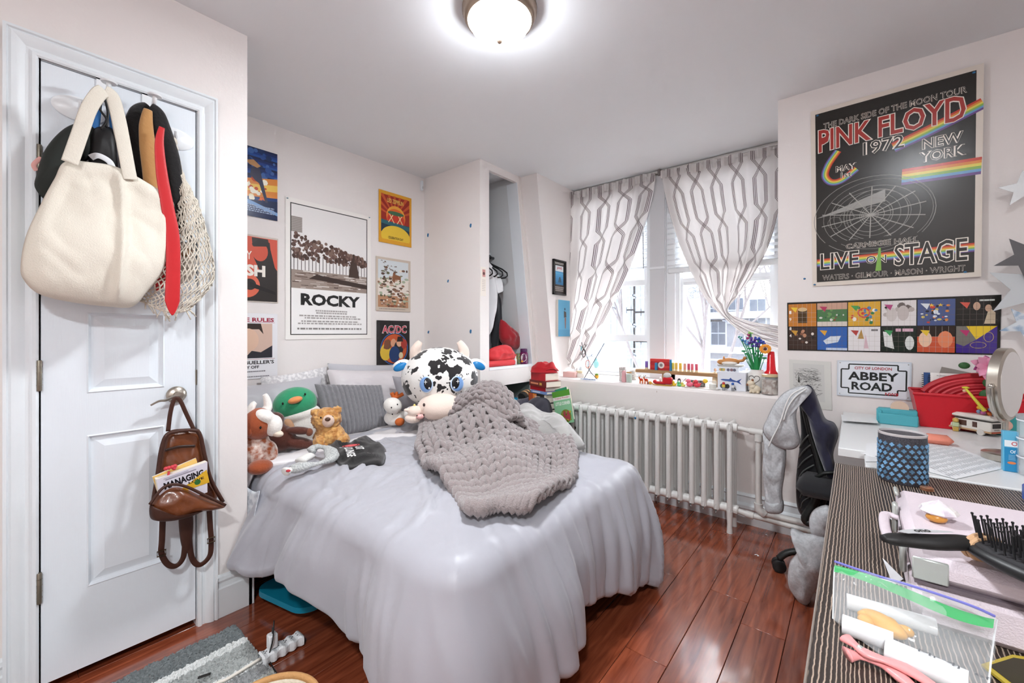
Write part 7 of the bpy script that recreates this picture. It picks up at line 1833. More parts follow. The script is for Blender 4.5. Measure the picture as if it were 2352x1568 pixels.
for x, y, c_, r_ in heads: e_ = V3(x, y, rr_.uniform(-.02, .02)); m_.tube(catmull([root, root.lerp(e_, .5) + Vector((0, 0, .02)), e_], 5), .0032, 6)
for x, y in ((1722, 800), (1715, 812), (1708, 806), (1748, 815), (1756, 822), (1712, 822), (1740, 806), (1731, 812)): e_ = V3(x, y, rr_.uniform(-.02, .02)); m_.tube([root, e_], .005, 6, flat=.5); m_.ell(e_, (.014, .006, .006), 8, 6)
m_.lathe([(.012, 0), (.018, .03), (.014, .09), (0, .1)], 10, (vx_, vy_, SILL + vh * .9)); m_.build('stems', GR, fb)
for x, y, c_, r_ in heads:
    p_ = V3(x, y, rr_.uniform(-.02, .01)); f_ = MB()
    for j in range(7): f_.ell(p_ + Vector((rr_.uniform(-1, 1) * r_, rr_.uniform(-.6, .6) * r_, rr_.uniform(-1, 1) * r_)), r_ * .5, 8, 6)
    f_.build('blossom', mat('petal_' + c_, c_, .45), fb, angle=180)
p_ = V3(1758, 801, -.03); f_ = MB(); m_ = MB()
for j in range(12): a_ = 2 * pi * j / 12; f_.ell(p_ + Vector((.022 * cos(a_), -.004, .020 * sin(a_))), (.011, .004, .010), 10, 6)
f_.build('orange_blossom', mat('orange_petal', 'e8962a', .45), fb, angle=180); MB().ell(p_ + Vector((0, -.006, 0)), (.011, .005, .010), 12, 8).build('orange_centre', mat('flower_brown', '5a3018', .6), fb)
m_ = MB(); m_.tube(catmull([root, V3(1752, 810, -.02), p_], 5), .003, 6); m_.build('orange_stem', GR, fb)
# white dog, cone bottle, game jar
q = onY(1730, 907, 2.93); d2 = thing('cream_dog', 'cream ceramic dog with brown ear before the vase', 'figurine', (q.x, 2.93, SILL)); kk = kY(2.93, 1730)
m_ = MB(); m_.ell((q.x + .010, 2.93, SILL + .024), (.032, .022, .025), 16, 10); m_.ell((q.x - .012, 2.925, SILL + .058), (.022, .019, .020), 16, 10); m_.tube([(q.x + .004, 2.93, SILL + .03), (q.x - .010, 2.926, SILL + .05)], [.022, .017], 10)
for dx in (-.012, .004, .028): m_.ell((q.x + dx, 2.915, SILL + .008), (.009, .012, .008), 10, 8)
m_.build('dog_body', mat('cream_glaze', 'e0d2ba', .4), d2, angle=180); m_ = MB(); m_.ell((q.x - .002, 2.92, SILL + .078), (.007, .004, .010), 10, 6); m_.ell((q.x - .030, 2.915, SILL + .050), (.006, .008, .008), 10, 6); m_.build('ear_and_nose', mat('brown_glaze', '8a5a3c', .4), d2, angle=180)
q = onY(1771, 868, 3.02); cb_ = thing('red_cone_bottle', 'tall red cone-shaped bottle with black base beside the wall', 'bottle', (q.x, 3.02, SILL)); kk = kY(3.02, 1771)
zb = onY(1771, 863, 3.02).z; zt_ = onY(1771, 807, 3.02).z
MB().lathe([(.038, 0), (.038, zb - SILL), (0, zb - SILL + .001)], 24, (q.x, 3.02, SILL)).build('base', mat('black_plastic', '1a1a1c', .4), cb_); MB().lathe([(.040, zb - SILL), (.036, zb - SILL + .02), (.026, zb - SILL + .035), (.018, zt_ - SILL - .004), (.015, zt_ - SILL), (0, zt_ - SILL)], 24, (q.x, 3.02, SILL)).build('cone', mat('glossy_red', 'd3202a', .2), cb_)
jar(1768, 911, 868, 36, 2.935, 'wide glass jar of game pieces at the right end of the sill', mat('game_piece_mix', '8a6a58', .6, col2='d9cfc4', vscale=40), mat('gold_lid', 'd8c49a', .4), fl=.75)
# ================================================================== desks
DZ = .760
WDK = mat('white_desk_laminate', 'e6e8e8', .35)
wd = thing('white_desk', 'white L-shaped desk standing against the right wall', 'desk', (.3, 2.4, 0))
MB().rbox(.397, 2.4175, DZ - .016, .886, .905, .032, .003).rbox(.434, 1.861, DZ - .0165, .812, .208, .031, .003).build('desktop', WDK, wd, smooth=False)
for x, y in ((.70, 2.80), (.78, 1.80), (.78, 2.80)): MB().rbox(x, y, (DZ - .032) / 2, .04, .04, DZ - .032, .003).build('leg', WDK, wd)
MB().box(.84, .86, 1.78, 2.85, .02, DZ - .032).build('side_panel', WDK, wd, smooth=False)
def zebra():
    m = mat('dark_grained_veneer', '3a322d', .42)
    nt = m.node_tree; N, L = nt.nodes, nt.links; b = N['Principled BSDF']
    tc = N.new('ShaderNodeTexCoord'); mp = N.new('ShaderNodeMapping'); mp.inputs['Scale'].default_value = (1, .07, 1); L.new(tc.outputs['Object'], mp.inputs[0])
    n = N.new('ShaderNodeTexNoise'); n.inputs['Scale'].default_value = 9; n.inputs['Detail'].default_value = 4; L.new(mp.outputs[0], n.inputs['Vector'])
    ad = N.new('ShaderNodeMix'); ad.data_type = 'VECTOR'; ad.inputs['Factor'].default_value = .035; L.new(tc.outputs['Object'], ad.inputs['A']); L.new(n.outputs['Color'], ad.inputs['B'])
    w = N.new('ShaderNodeTexWave'); w.bands_direction = 'X'; w.inputs['Scale'].default_value = 60; w.inputs['Distortion'].default_value = 1.6; w.inputs['Detail'].default_value = 2; w.inputs['Detail Scale'].default_value = 1.2; L.new(ad.outputs['Result'], w.inputs['Vector'])
    rp = N.new('ShaderNodeValToRGB'); e = rp.color_ramp.elements; e[0].position = .72; e[0].color = (*lin('332b27'), 1); e[1].position = .98; e[1].color = (*lin('b39f8e'), 1)
    L.new(w.outputs['Fac'], rp.inputs[0]); L.new(rp.outputs[0], b.inputs['Base Color'])
    bp = N.new('ShaderNodeBump'); bp.inputs['Strength'].default_value = .15; bp.inputs['Distance'].default_value = .001; L.new(w.outputs['Fac'], bp.inputs['Height']); L.new(bp.outputs[0], b.inputs['Normal'])
    return m
ZB = zebra()
dd = thing('dark_desk', 'dark wood-grain desk in the right foreground', 'desk', (.3, 1.1, 0))
MB().rbox(.285, 1.016, DZ - .016, .66, 1.43, .032, .002).build('desktop', ZB, dd, smooth=False)
MB().rbox(-.0466, 1.016, DZ - .016, .003, 1.43, .031, .001).build('edge_band', mat('pale_edge_band', '8c8178', .5), dd, smooth=False)
for y in (.33, 1.70): MB().box(.02, .60, y - .015, y + .015, 0, DZ - .032).build('end_panel', ZB, dd, smooth=False)
MB().box(.56, .575, .345, 1.685, .25, DZ - .032).build('back_panel', ZB, dd, smooth=False)

def dz(px, py, z=DZ): return onZ(px, py, z)
# ---- candle holder with mosaic
q = dz(2062, 1112); CX_, CY_ = q.x + .012, q.y + .045; kq = (cos(YAW) * CY_ - sin(YAW) * CX_) / F_PX; CR, CHh = 42 * kq, 112 * kq
cn = thing('mosaic_candle', 'blue quatrefoil mosaic candle glass on the dark desk corner', 'candle', (CX_, CY_, DZ))
MB().lathe([(CR * .95, .0), (CR, .004), (CR, CHh * .93), (CR * 1.0, CHh * .96)], 48, (CX_, CY_, DZ + .0005)).build('glass_body', mat('dark_glitter_grout', '35343a', .45, col2='55545c', vscale=420), cn)
MB().lathe([(CR * 1.0, CHh * .955), (CR * 1.02, CHh), (CR * .97, CHh * 1.005), (CR * .95, CHh * .9), (0, CHh * .88)], 48, (CX_, CY_, DZ)).build('rim', mat('rim_glass', 'e8e2e2', .08, alpha=.75), cn)
MB().lathe([(CR * .93, CHh * .9), (CR * .93, CHh * .93), (0, CHh * .93)], 32, (CX_, CY_, DZ)).build('wax', mat('rose_wax', 'c9a09c', .5), cn)
tile = [(r_ * cos(a), r_ * sin(a)) for a, r_ in [(2 * pi * k / 32, .0060 * (.50 + .46 * abs(cos(4 * pi * k / 32)) ** .5)) for k in range(32)]]
tm = MB().prism(tile, .0022, lambda x, y, t: (x, -t, y)).build('tile', mat('blue_mosaic_tile', '6f9cc0', .3, objvar=.45), None, smooth=False); tme = tm.data; bpy.data.objects.remove(tm)
nc = 20
for r_ in range(8):
    for k in range(nc):
        a = 2 * pi * (k + .5 * (r_ % 2)) / nc
        o = bpy.data.objects.new('tile', tme); COL.objects.link(o); o.parent = cn; o.location = (CR * 1.0 * sin(a), -CR * 1.0 * cos(a), .014 + r_ * (CHh * .93 - .02) / 8); o.rotation_euler = (0, 0, a)
q = dz(2129, 1122, DZ + .004); m_ = MB()
for k in range(3): m_.lathe([(.012, .003 * k), (.0145, .003 * k + .001), (.012, .003 * k + .003)], 20, (q.x, q.y, DZ))
tag(m_.build('ring_stack', mat('copper_ring', 'c08a6a', .3, metal=.6)), 'small stack of copper rings behind the pink case', 'rings')

# ---- pink case
PK = mat('pale_pink_leatherette', 'dccfd6', .45, bump=.3, bscale=420)
pc = thing('vanity_case', 'pale pink hard vanity case on the dark desk', 'case', (.26, 1.02, DZ))
x0, x1, y0, y1 = .0665, .45, .846, 1.187
MB().rbox((x0 + x1) / 2, (y0 + y1) / 2, DZ + .031, x1 - x0, y1 - y0, .060, .010).build('tray', PK, pc); MB().rbox((x0 + x1) / 2, (y0 + y1) / 2, DZ + .0825, x1 - x0, y1 - y0, .037, .012).build('lid', PK, pc)
MB().box(x0 + .002, x1 - .002, y0 + .002, y1 - .002, DZ + .060, DZ + .0645).build('seam', mat('grey_seam', '6d6268', .5), pc, smooth=False)
PL = mat('pale_grey_metal', 'c6cbc6', .35, metal=.5)
MB().rbox(x0 + .018, y0 - .0005, DZ + .083, .038, .004, .032, .0018).build('corner_plate', PL, pc); MB().rbox(x0 + .0, y1 - .02, DZ + .099, .006, .045, .008, .002).build('corner_plate', PL, pc)
MB().rbox(x0 - .006, y0 + .07, DZ + .072, .008, .022, .055, .003).build('latch', PL, pc); MB().rbox(x0 - .006, y0 + .24, DZ + .072, .008, .022, .055, .003).build('latch', PL, pc)
MB().tube(catmull([(x0 - .002, y0 + .10, DZ + .075), (x0 - .020, y0 + .105, DZ + .078), (x0 - .024, y0 + .165, DZ + .078), (x0 - .020, y0 + .225, DZ + .078), (x0 - .002, y0 + .23, DZ + .075)], 6), .008, 10, flat=.6).build('handle', PK, pc, angle=180)
zt = DZ + .1015
# sea shell
q = dz(2156, 1195, zt); t = thing('sea_shell', 'white and amber sea shell on the pink case', 'shell', (q.x, q.y, zt))
MB().lathe([(0, .0), (.012, .002), (.026, .012), (.022, .018), (.010, .026), (0, .032)], 9, (q.x, q.y, zt + .004)).build('shell_body', mat('white_shell', 'ebe6e4', .25, col2='cfc4d0', vscale=60), t, smooth=False); MB().ell((q.x - .004, q.y - .012, zt + .008), (.014, .012, .008), 12, 8).build('amber_lip', mat('amber_shell', 'c78a3c', .3), t)
# hairbrush
hbz = zt + .022; hbp = [dz(2028, 1236, hbz), dz(2080, 1240, hbz), dz(2150, 1245, hbz + .002), dz(2215, 1246, hbz + .003), dz(2252, 1255, hbz), dz(2290, 1272, hbz), dz(2352, 1300, hbz), dz(2430, 1330, hbz)]
hb = thing('hairbrush', 'black paddle hairbrush with tan hair tie on the pink case', 'hairbrush', tuple(hbp[3]))
pth = catmull(hbp[:5], 8); n_ = len(pth); MB().tube(pth, [.0105 + .0035 * sin(pi * (i / n_) ** 1.2) + .004 * sst(.75, 1, i / n_) - .004 * sst(.15, 0, i / n_) for i in range(n_)], 16, flat=.72).build('handle', mat('black_rubber_grip', '1c1b1b', .55), hb, angle=180)
a_, b_ = hbp[1], hbp[3]; ax_ = (b_ - a_).normalized(); sd = Vector((-ax_.y, ax_.x, 0)); upn = ax_.cross(sd).normalized() * (1 if ax_.cross(sd).z > 0 else -1)
cv = Canvas(1, 1, True); Lh = (b_ - a_).length; cv.poly([(-.01, 0), (.0, .006), (Lh * .35, .008), (Lh * .8, .002), (Lh * .84, -.001), (Lh * .4, -.006), (.0, -.006)], 'b4b4b6'); cv.text('ono', Lh * .17, -.003, Lh * .44, .005, '1c1b1b', .02)
cv.build('grip_inlay', hb, lambda x, y, d: a_ + ax_ * x - sd * y * -1 + upn * (.0118 + .004 * sin(pi * min(1, max(0, x / Lh)) * .8) * .6 + d), PRINT)
hd0 = hbp[4].lerp(hbp[6], .75); hx = (hbp[7] - hbp[4]).normalized(); hy = Vector((-hx.y, hx.x, 0)).normalized(); hz_ = hx.cross(hy).normalized(); hz_ = hz_ if hz_.z > 0 else -hz_
M3 = Matrix((hx, hy, hz_)).transposed().to_4x4(); MB().ell(hd0 + hx * .03, (.085, .036, .014), 28, 14, M3).build('head', mat('black_plastic'), hb, angle=180); MB().ell(hd0 + hx * .03 + hz_ * .006, (.074, .030, .013), 24, 12, M3).build('cushion', mat('dark_rubber', '262528', .7), hb, angle=180)
br_ = MB()
for i in range(-7, 8):
    for j in range(-3, 4):
        if (i / 7.2) ** 2 + (j / 3.6) ** 2 > 1: continue
        b0 = hd0 + hx * (.03 + i * .0098) + hy * j * .0085 + hz_ * .014; e_ = b0 + hz_ * .030 + hx * i * .0009 + hy * j * .001; br_.tube([b0, e_], .0011, 4); br_.ell(e_, .0018, 6, 4)
o = br_.build('bristles', mat('black_plastic'), hb); o['kind'] = 'stuff'
ht = MB()
for k, dx in ((0, 0), (1, .010)):
    c_ = hbp[4] + hx * (dx - .004); ht.tube([c_ + hy * (.021 * cos(a)) + hz_ * (.016 * sin(a)) + hx * (.004 * sin(a + k)) for a in [2 * pi * i / 22 for i in range(22)]], .0038, 7, closed=True)
tag(ht.build('hair_tie', mat('tan_elastic', 'c9a27c', .8)), 'tan hair elastic wrapped round the hairbrush neck', 'hair tie')
# papers under the case
for px, lb in (([(2030, 1180), (2072, 1185), (2072, 1212)], 'white paper corner sticking out behind the pink case'), ([(2027, 1282), (2075, 1330), (2052, 1345)], 'white paper corner sticking out at the left of the pink case')):
    P = [dz(x, y, DZ + .001) for x, y in px]; tag(MB().add(P + [p + Vector((0, 0, .0008)) for p in P], [(2, 1, 0), (3, 4, 5), (0, 1, 4, 3), (1, 2, 5, 4), (2, 0, 3, 5)]).build('paper_corner', mat('white_paper', 'eceef0', .7), smooth=False), lb, 'paper')

# ---- zip bag with rolls
zb = thing('zip_bag', 'clear zip bag with green seal lying open on the dark desk', 'zip bag', tuple(dz(2090, 1450)))
def bagz(px, py, h=0): return dz(px, py, DZ + h)
top = [bagz(1918, 1302, .055), bagz(2020, 1330, .055), bagz(2130, 1358, .06), bagz(2240, 1395, .055), bagz(2290, 1425, .045)]; bot = [bagz(1913, 1422, .003), bagz(1990, 1480, .003), bagz(2080, 1535, .003), bagz(2190, 1585, .003), bagz(2268, 1600, .003)]
Tc, Bc = catmull(top, 6), catmull(bot, 6)
FILM = mat('clear_film', 'f4f8fa', .07, alpha=.17)
m_ = MB(); m_.grid(lambda u, v: curve_at(Tc, u).lerp(curve_at(Bc, u), v) + Vector((0, 0, .038 * sin(pi * v) * (.6 + .4 * sin(5 * u)) + .006 * nz(u * 14, v * 9) + .006 * abs(nz(u * 7 + v * 9, v * 12, 3)))), 44, 24)
m_.grid(lambda u, v: curve_at(Tc, u).lerp(curve_at(Bc, u), v) - Vector((0, 0, .0)) + Vector((0, 0, -max(0, lerp(.052, 0, v)) * .9 * sst(0, .35, v))), 30, 10); m_.build('film', FILM, zb, angle=180)
E_ = lambda u, v: curve_at(Tc, u).lerp(curve_at(Bc, u), v) + Vector((0, 0, .039 * sin(pi * v) * (.6 + .4 * sin(5 * u)) + .001))
for pts in ([(i / 20, 0) for i in range(21)], [(0, i / 12) for i in range(13)], [(1, i / 12) for i in range(13)]): MB().tube([E_(u, v) for u, v in pts], .0009, 5).build('film_glint', mat('film_highlight', 'f6f9fb', .2, alpha=.75), zb)  # pale tubes stand in for glints along the film edges
m_ = MB(); m_.grid(lambda u, v: curve_at(Tc, u).lerp(curve_at(Bc, u), .30 + .13 * v) + Vector((0, 0, .026 + .004 * sin(7 * u))), 30, 3); m_.build('green_seal', mat('green_zip', '1fae5a', .4, alpha=.8), zb, angle=180)
m_ = MB(); m_.tube([curve_at(Tc, u / 30).lerp(curve_at(Bc, u / 30), .275) + Vector((0, 0, .030)) for u in range(31)], .0018, 6); m_.build('zip_line', mat('violet_zip', '7a7ac8', .4), zb)
RO = mat('white_roll_paper', 'e9ebec', .7)
def rollp(a, b, r, lb):
    d = (b - a).normalized(); m_ = MB(); m_.tube([a, a.lerp(b, .3), a.lerp(b, .7), b], r, 18); pth = []
    o = m_.build('paper_roll', RO, angle=60); tag(o, lb, 'paper roll', 'paper rolls in the zip bag')
rollp(bagz(1945, 1380, .014), bagz(2150, 1440, .014), .011, 'long white paper roll at the back inside the zip bag')
rollp(bagz(1935, 1432, .013), bagz(2052, 1475, .013), .0125, 'short white paper roll at the front left inside the zip bag')
rollp(bagz(2035, 1490, .015), bagz(2225, 1572, .015), .0145, 'thick white paper roll with writing at the front of the zip bag')
a_, b_ = bagz(2035, 1490, .015), bagz(2225, 1572, .015); d_ = (b_ - a_).normalized(); sd = Vector((-d_.y, d_.x, 0)).normalized()
cv = Canvas(1, 1, True); rc2 = random.Random(3)
cv.text('Mr 4j  ef', .03, -.004, .09, .005, '6a6c70')
cv.build('print', zb, lambda x, y, d: a_ + d_ * x + sd * y + Vector((0, 0, .0152 + d)))
m_ = MB(); c_ = bagz(2028, 1432, .022); m_.ell(c_, (.028, .013, .012), 18, 10, Matrix.Rotation(-.55, 4, 'Z'))
for k in range(5): a = 2 * pi * k / 5; m_.ell(c_ + Vector((.022 * cos(a), .010 * sin(a), 0)), (.010, .007, .007), 10, 8)
tag(m_.build('yellow_eraser', mat('yellow_rubber', 'dda33a', .5), angle=180), 'yellow star-shaped eraser inside the zip bag', 'eraser')
# ---- pink hair clip
hc_ = thing('hair_clip', 'pink sectioning hair clip at the front of the dark desk', 'hair clip', tuple(dz(2000, 1500)))
PKP = mat('pink_plastic', 'e89a9a', .35); c1 = [(1942, 1465), (1965, 1482), (1990, 1500), (2030, 1515), (2080, 1535), (2130, 1565), (2170, 1590)]; c2 = [(1946, 1502), (1970, 1505), (1995, 1510), (2030, 1528), (2070, 1556), (2100, 1580), (2140, 1605)]
for c_, zz, rr in ((c1, .014, [.010, .0055, .008, .006, .009, .007, .004]), (c2, .007, [.012, .006, .008, .006, .009, .007, .004])):
    pth = catmull([dz(x, y, DZ + zz) for x, y in c_], 5); n_ = len(pth) - 1; MB().tube(pth, [lerp(rr[min(5, int(i / n_ * 6))], rr[min(6, int(i / n_ * 6) + 1)], (i / n_ * 6) % 1 if i < n_ else 1) for i in range(n_ + 1)], 10, flat=.55).build('jaw', PKP, hc_, angle=180)
q = dz(1976, 1491, DZ + .014); MB().ell(q, .005, 10, 8).build('pivot', PL, hc_)
# ---- dark packet with yellow edge
P = [dz(x, y, DZ + .002) for x, y in ((2254, 1530), (2325, 1508), (2400, 1520), (2400, 1600), (2330, 1590))]; pk = thing('yellow_packet', 'dark packet with yellow border at the lower right corner', 'packet', tuple(P[0]))
MB().add(P + [p + Vector((0, 0, .003)) for p in P], [(4, 3, 2, 1, 0), (5, 6, 7, 8, 9)] + [(i, (i + 1) % 5, 5 + (i + 1) % 5, 5 + i) for i in range(5)]).build('border', mat('yellow_packet_mat', 'c2ab3a', .4), pk, smooth=False)
cc_ = sum(P, Vector()) / 5; P2 = [cc_.lerp(p, .8) + Vector((0, 0, .0034)) for p in P]; MB().add(P2, [(0, 1, 2, 3, 4)]).build('panel', mat('dark_panel', '35301c', .5), pk, smooth=False)

# ================================================================== on the white desk
def sheet_px(name, label, px, z, m=None, cv=None):
    P = [dz(x, y, z) for x, y in px]; t = thing(name, label, 'paper', tuple(P[0])); n = len(P)
    MB().add(P + [p + Vector((0, 0, .0006)) for p in P], [tuple(range(n))[::-1], tuple(range(n, 2 * n))] + [(i, (i + 1) % n, n + (i + 1) % n, n + i) for i in range(n)]).build('sheet', m or mat('white_paper'), t, smooth=False)
    if cv: ux = P[1] - P[0]; uy = P[3] - P[0]; cv.build('print', t, lambda x, y, d: P[0] + ux * x + uy * y + Vector((0, 0, .0006 + d)))
cv = Canvas(1, 1)
for k in range(22): 
    for j in range(9): cv.rect(.06 + j * .1, .06 + k * .028, .06 + j * .1 + rc2.uniform(.05, .09), .066 + k * .028, 'a9acb2')
cv.text('Jan 17 12:00', .15, .86, .85, .93, '8a8d94')
sheet_px('printed_sheet', 'printed white sheet lying across both desks beside the candle', [(2150, 1010), (2320, 1072), (2195, 1100), (1976, 1040)], DZ + .0008, cv=cv)
sheet_px('blank_sheet', 'blank white sheet under the printed sheet', [(1990, 1018), (2120, 1015), (2130, 1060), (1988, 1060)], DZ + .0002)
sheet_px('paper_stack', 'flat white papers at the back left of the white desk', [(1932, 952), (2012, 960), (2018, 972), (1934, 966)], DZ + .012, WDK)
tag(MB().rbox(dz(2155, 1022).x, dz(2155, 1022).y + .02, DZ + .018, .085, .06, .034, .016).build('makeup_sponge', mat('coral_sponge', 'e38a74', .8, bump=.3, bscale=200), angle=180), 'coral pink sponge lying behind the candle', 'sponge')
tl = thing('hole_punch', 'turquoise desk stapler and punch at the back of the white desk', 'stapler', tuple(dz(2065, 975))); TE = mat('turquoise_plastic', '4fa8b4', .4)
for x_a, ya, x_b, yb, Y, dp in ((2018, 962, 2110, 978, 2.60, .07), (2017, 944, 2108, 952, 2.62, .05)):
    a = onY(x_a, yb, Y); b = onY(x_b, ya, Y); MB().rbox((a.x + b.x) / 2, Y + dp / 2, max(DZ + (b.z - a.z) / 2, (a.z + b.z) / 2), b.x - a.x, dp, abs(b.z - a.z), .004).build('bar', TE, tl)
a = onY(2020, 952, 2.62); MB().rbox(a.x, 2.645, (DZ + a.z) / 2 + .01, .02, .06, a.z - DZ + .03, .004).build('post', TE, tl)
q = onY(2062, 936, 2.64); t = thing('tape_dispenser', 'clear tape dispenser on top of the turquoise stapler', 'tape dispenser', tuple(q)); k = kY(2.64, 2062)
MB().lathe([(.011, -.012), (26 * k * .6, -.012), (26 * k * .6, .012), (.011, .012)], 28, tuple(q + Vector((.006, 0, .0))), Matrix.Rotation(pi / 2, 4, 'X')).build('tape_roll', mat('tan_tape', 'd3b7a2', .3), t); MB().rbox(q.x - .018, 2.64, q.z - .014, .075, .03, .012, .004).build('cradle', mat('clear_plastic', 'e6eaec', .1, alpha=.4), t)
# ---- red bin
RB = mat('red_bin_plastic', 'c40f22', .4); YBn = 2.50
rbn = thing('red_bin', 'red plastic storage bin on the white desk', 'bin', tuple(dz(2220, 990)))
bx0, bx1, byf, byb = onY(2114, 980, 2.65).x, .66, 2.645, 2.835; hz0 = .150
def binp(s, z): return [(bx0 - s * .025, byf - s * .02, z), (bx1 + s * .02, byf - s * .02, z), (bx1 + s * .02, byb + s * .01, z), (bx0 - s * .025, byb + s * .01, z)]
m_ = MB(); A_, B_ = binp(0, DZ + .001), binp(1, DZ + hz0); I_ = [(x + (.004 if i in (0, 3) else -.004), y + (.004 if i < 2 else -.004), z) for i, (x, y, z) in enumerate(B_)]; J_ = [(x + (.005 if i in (0, 3) else -.005), y + (.005 if i < 2 else -.005), z + .004) for i, (x, y, z) in enumerate(A_)]
m_.add(A_ + B_ + I_ + J_, [(3, 2, 1, 0)] + [(i, (i + 1) % 4, 4 + (i + 1) % 4, 4 + i) for i in range(4)] + [(4 + i, 4 + (i + 1) % 4, 8 + (i + 1) % 4, 8 + i) for i in range(4)] + [(8 + i, 8 + (i + 1) % 4, 12 + (i + 1) % 4, 12 + i) for i in range(4)] + [(12, 13, 14, 15)]); m_.build('bin_body', RB, rbn, smooth=False)
m_ = MB(); m_.tube([Vector(p) for p in B_], .007, 8, closed=True); m_.build('rim', RB, rbn)
# notebooks in the bin
for k, (X0, yy, lb, colr) in enumerate(((2122, 2.73, 'blue-covered spiral notebook standing in the red bin', '2f4f86'), (2137, 2.70, 'open white spiral notebook standing in the red bin', 'eceae6'))):
    a = onY(X0, 912, yy); c_ = onY(2236, 860, yy); t = thing('spiral_notebook', lb, 'notebook', tuple(a)); zt2 = c_.z
    MB().box(a.x, a.x + .26, yy, yy + .010, DZ + .02, zt2).build('pages', mat('note_' + colr, colr, .6), t, smooth=False)
    if k:
        cv = Canvas(.26, .2); cv.rect(.03, 0, .0308, .2, 'c89aa0')
        for j in range(14): cv.rect(.01, .012 * j, .25, .012 * j + .0006, 'b8bccb')
        cv.text('subject', .02, .185, .06, .192, '77777c'); cv.build('ruling', t, lambda x, y, d: Vector((a.x + x, yy - d, zt2 - .2 + y)))
    for j in range(12): MB().tube([(a.x + .004 * cos(w) - .003, yy + .005 + .007 * sin(w), zt2 - .012 - j * .009) for w in [2 * pi * i / 8 for i in range(8)]], .0012, 4, closed=True).build('coil', mat('dark_coil', '3a3a3e', .3, metal=.7), t)
m_ = thing('red_folder', 'red ribbed accordion folder fanned in the bin', 'folder', tuple(onY(2200, 905, 2.68)))
for k in range(7):
    r_ = .20 - k * .02; c_ = onY(2262, 930, 2.68 + k * .002); MB().tube([c_ + Vector((-r_ * cos(a), 0, r_ * .62 * sin(a))) for a in [.35 + 1.25 * i / 10 for i in range(11)]], .0155, 8, flat=.9).build('rib', mat(['red_rib_a', 'red_rib_b'][k % 2], ['b01a26', 'cf3a44'][k % 2], .5), m_)
fl = thing('artificial_flower', 'large pink artificial flower rising from the red bin', 'flower', tuple(onY(2270, 840, 2.6))); fc = onY(2268, 842, 2.60)
rf = random.Random(9)
for k in range(22):
    a = 2 * pi * k / 22 + rf.uniform(-.1, .1); l_ = .05 if k % 2 else .066; d_ = Vector((cos(a), -.25 - .3 * (k % 3), sin(a))).normalized(); sd = d_.cross(Vector((0, 1, 0))).normalized(); inner = k % 3 == 0
    MB().grid(lambda u, v: fc + d_ * (l_ * v * (.7 if inner else 1)) + sd * ((u - .5) * .030 * sin(pi * min(1, .12 + v * .88)) ** .7) + Vector((0, -.010 * sin(2.2 * v), .004 * (2 * u - 1) ** 2)), 4, 6).build('petal', mat(['pink_petal', 'magenta_petal'][inner], ['e8a0bc', 'a03a78'][inner], .7), fl, angle=180)
m_ = MB(); m_.tube(catmull([fc, fc + Vector((.02, .05, -.08)), fc + Vector((.03, .10, -.20))], 5), .004, 6)
for dx, dzz, r_ in ((.02, -.07, .03), (.045, -.05, .028), (.035, -.10, .032), (-.062, .0, .018), (.01, -.12, .03)): m_.ell(fc + Vector((dx, .03, dzz)), (r_, .006, r_ * .8), 12, 8)
m_.build('leaves', mat('leaf_green', '2f5a2c', .6), fl, angle=180)
# ---- camper van toy
p = onY(2250, 1000, 2.24); vz = DZ; vn = thing('toy_camper', 'white toy-brick camper van with brown stripe on the white desk', 'toy van', (p.x, 2.24, DZ))
VR = Matrix.Translation((onZ(2245, 995, DZ).x, onZ(2245, 995, DZ).y, DZ)) @ Matrix.Rotation(radians(-42), 4, 'Z')
WB_ = mat('white_brick', 'e8e4dc', .3)
MB().rbox(0, 0, .036, .125, .058, .046, .003, m=VR).rbox(-.070, 0, .026, .03, .054, .026, .006, m=VR).build('body', WB_, vn); MB().rbox(-.008, 0, .071, .15, .058, .022, .008, m=VR).build('roof', WB_, vn)
MB().box(-.084, .0635, -.0296, .0296, .0585, .0605, m=VR).build('roof_stripe', mat('dark_strip', '2a2826', .4), vn, smooth=False); MB().box(-.084, .0632, -.0294, .0294, .013, .020, m=VR).build('tan_stripe', mat('tan_brick', 'c9a57e', .4), vn, smooth=False)
for x_a, x_b in ((-.045, -.018), (.002, .018)): MB().box(x_a, x_b, -.0298, .0298, .030, .052, m=VR).build('window', mat('brown_window', '5a3f38', .2), vn, smooth=False)
MB().box(.0615, .0640, -.02, .02, .034, .052, m=VR).build('rear_window', mat('dark_window', '221f1e', .15), vn, smooth=False); MB().box(.0615, .0643, -.025, .025, .014, .020, m=VR).build('tail_lights', mat('red_orange_brick', 'c2502c', .35), vn, smooth=False); MB().box(.0615, .0645, -.012, .012, .0245, .029, m=VR).build('number_plate', mat('grey_plate', 'a8a49c', .4), vn, smooth=False)
for x in (-.055, .030):
    for s in (-1, 1): MB().lathe([(0, -.004), (.0125, -.004), (.0125, .004), (.006, .005), (0, .005)], 16, tuple(VR @ Vector((x, s * .028, .0125))), VR.to_3x3().to_4x4() @ Matrix.Rotation(pi / 2 * s, 4, 'X')).build('wheel', mat('white_wheel', 'dcd8d2', .4), vn)
m_ = MB(); rt = random.Random(5)
for k in range(16): m_.ell(VR @ Vector((.035 + rt.uniform(-.03, .03), rt.uniform(-.018, .018), .086 + rt.uniform(0, .026))), rt.uniform(.006, .010), 8, 6, col=rt.choice(('d9702c', '7f9ab8', 'e0b03a', 'b05a8a', 'c8c4c0', '8aa0c0')))
tag(m_.build('toy_cluster', VC), 'jumble of tiny coloured toys on the camper roof', 'toy')
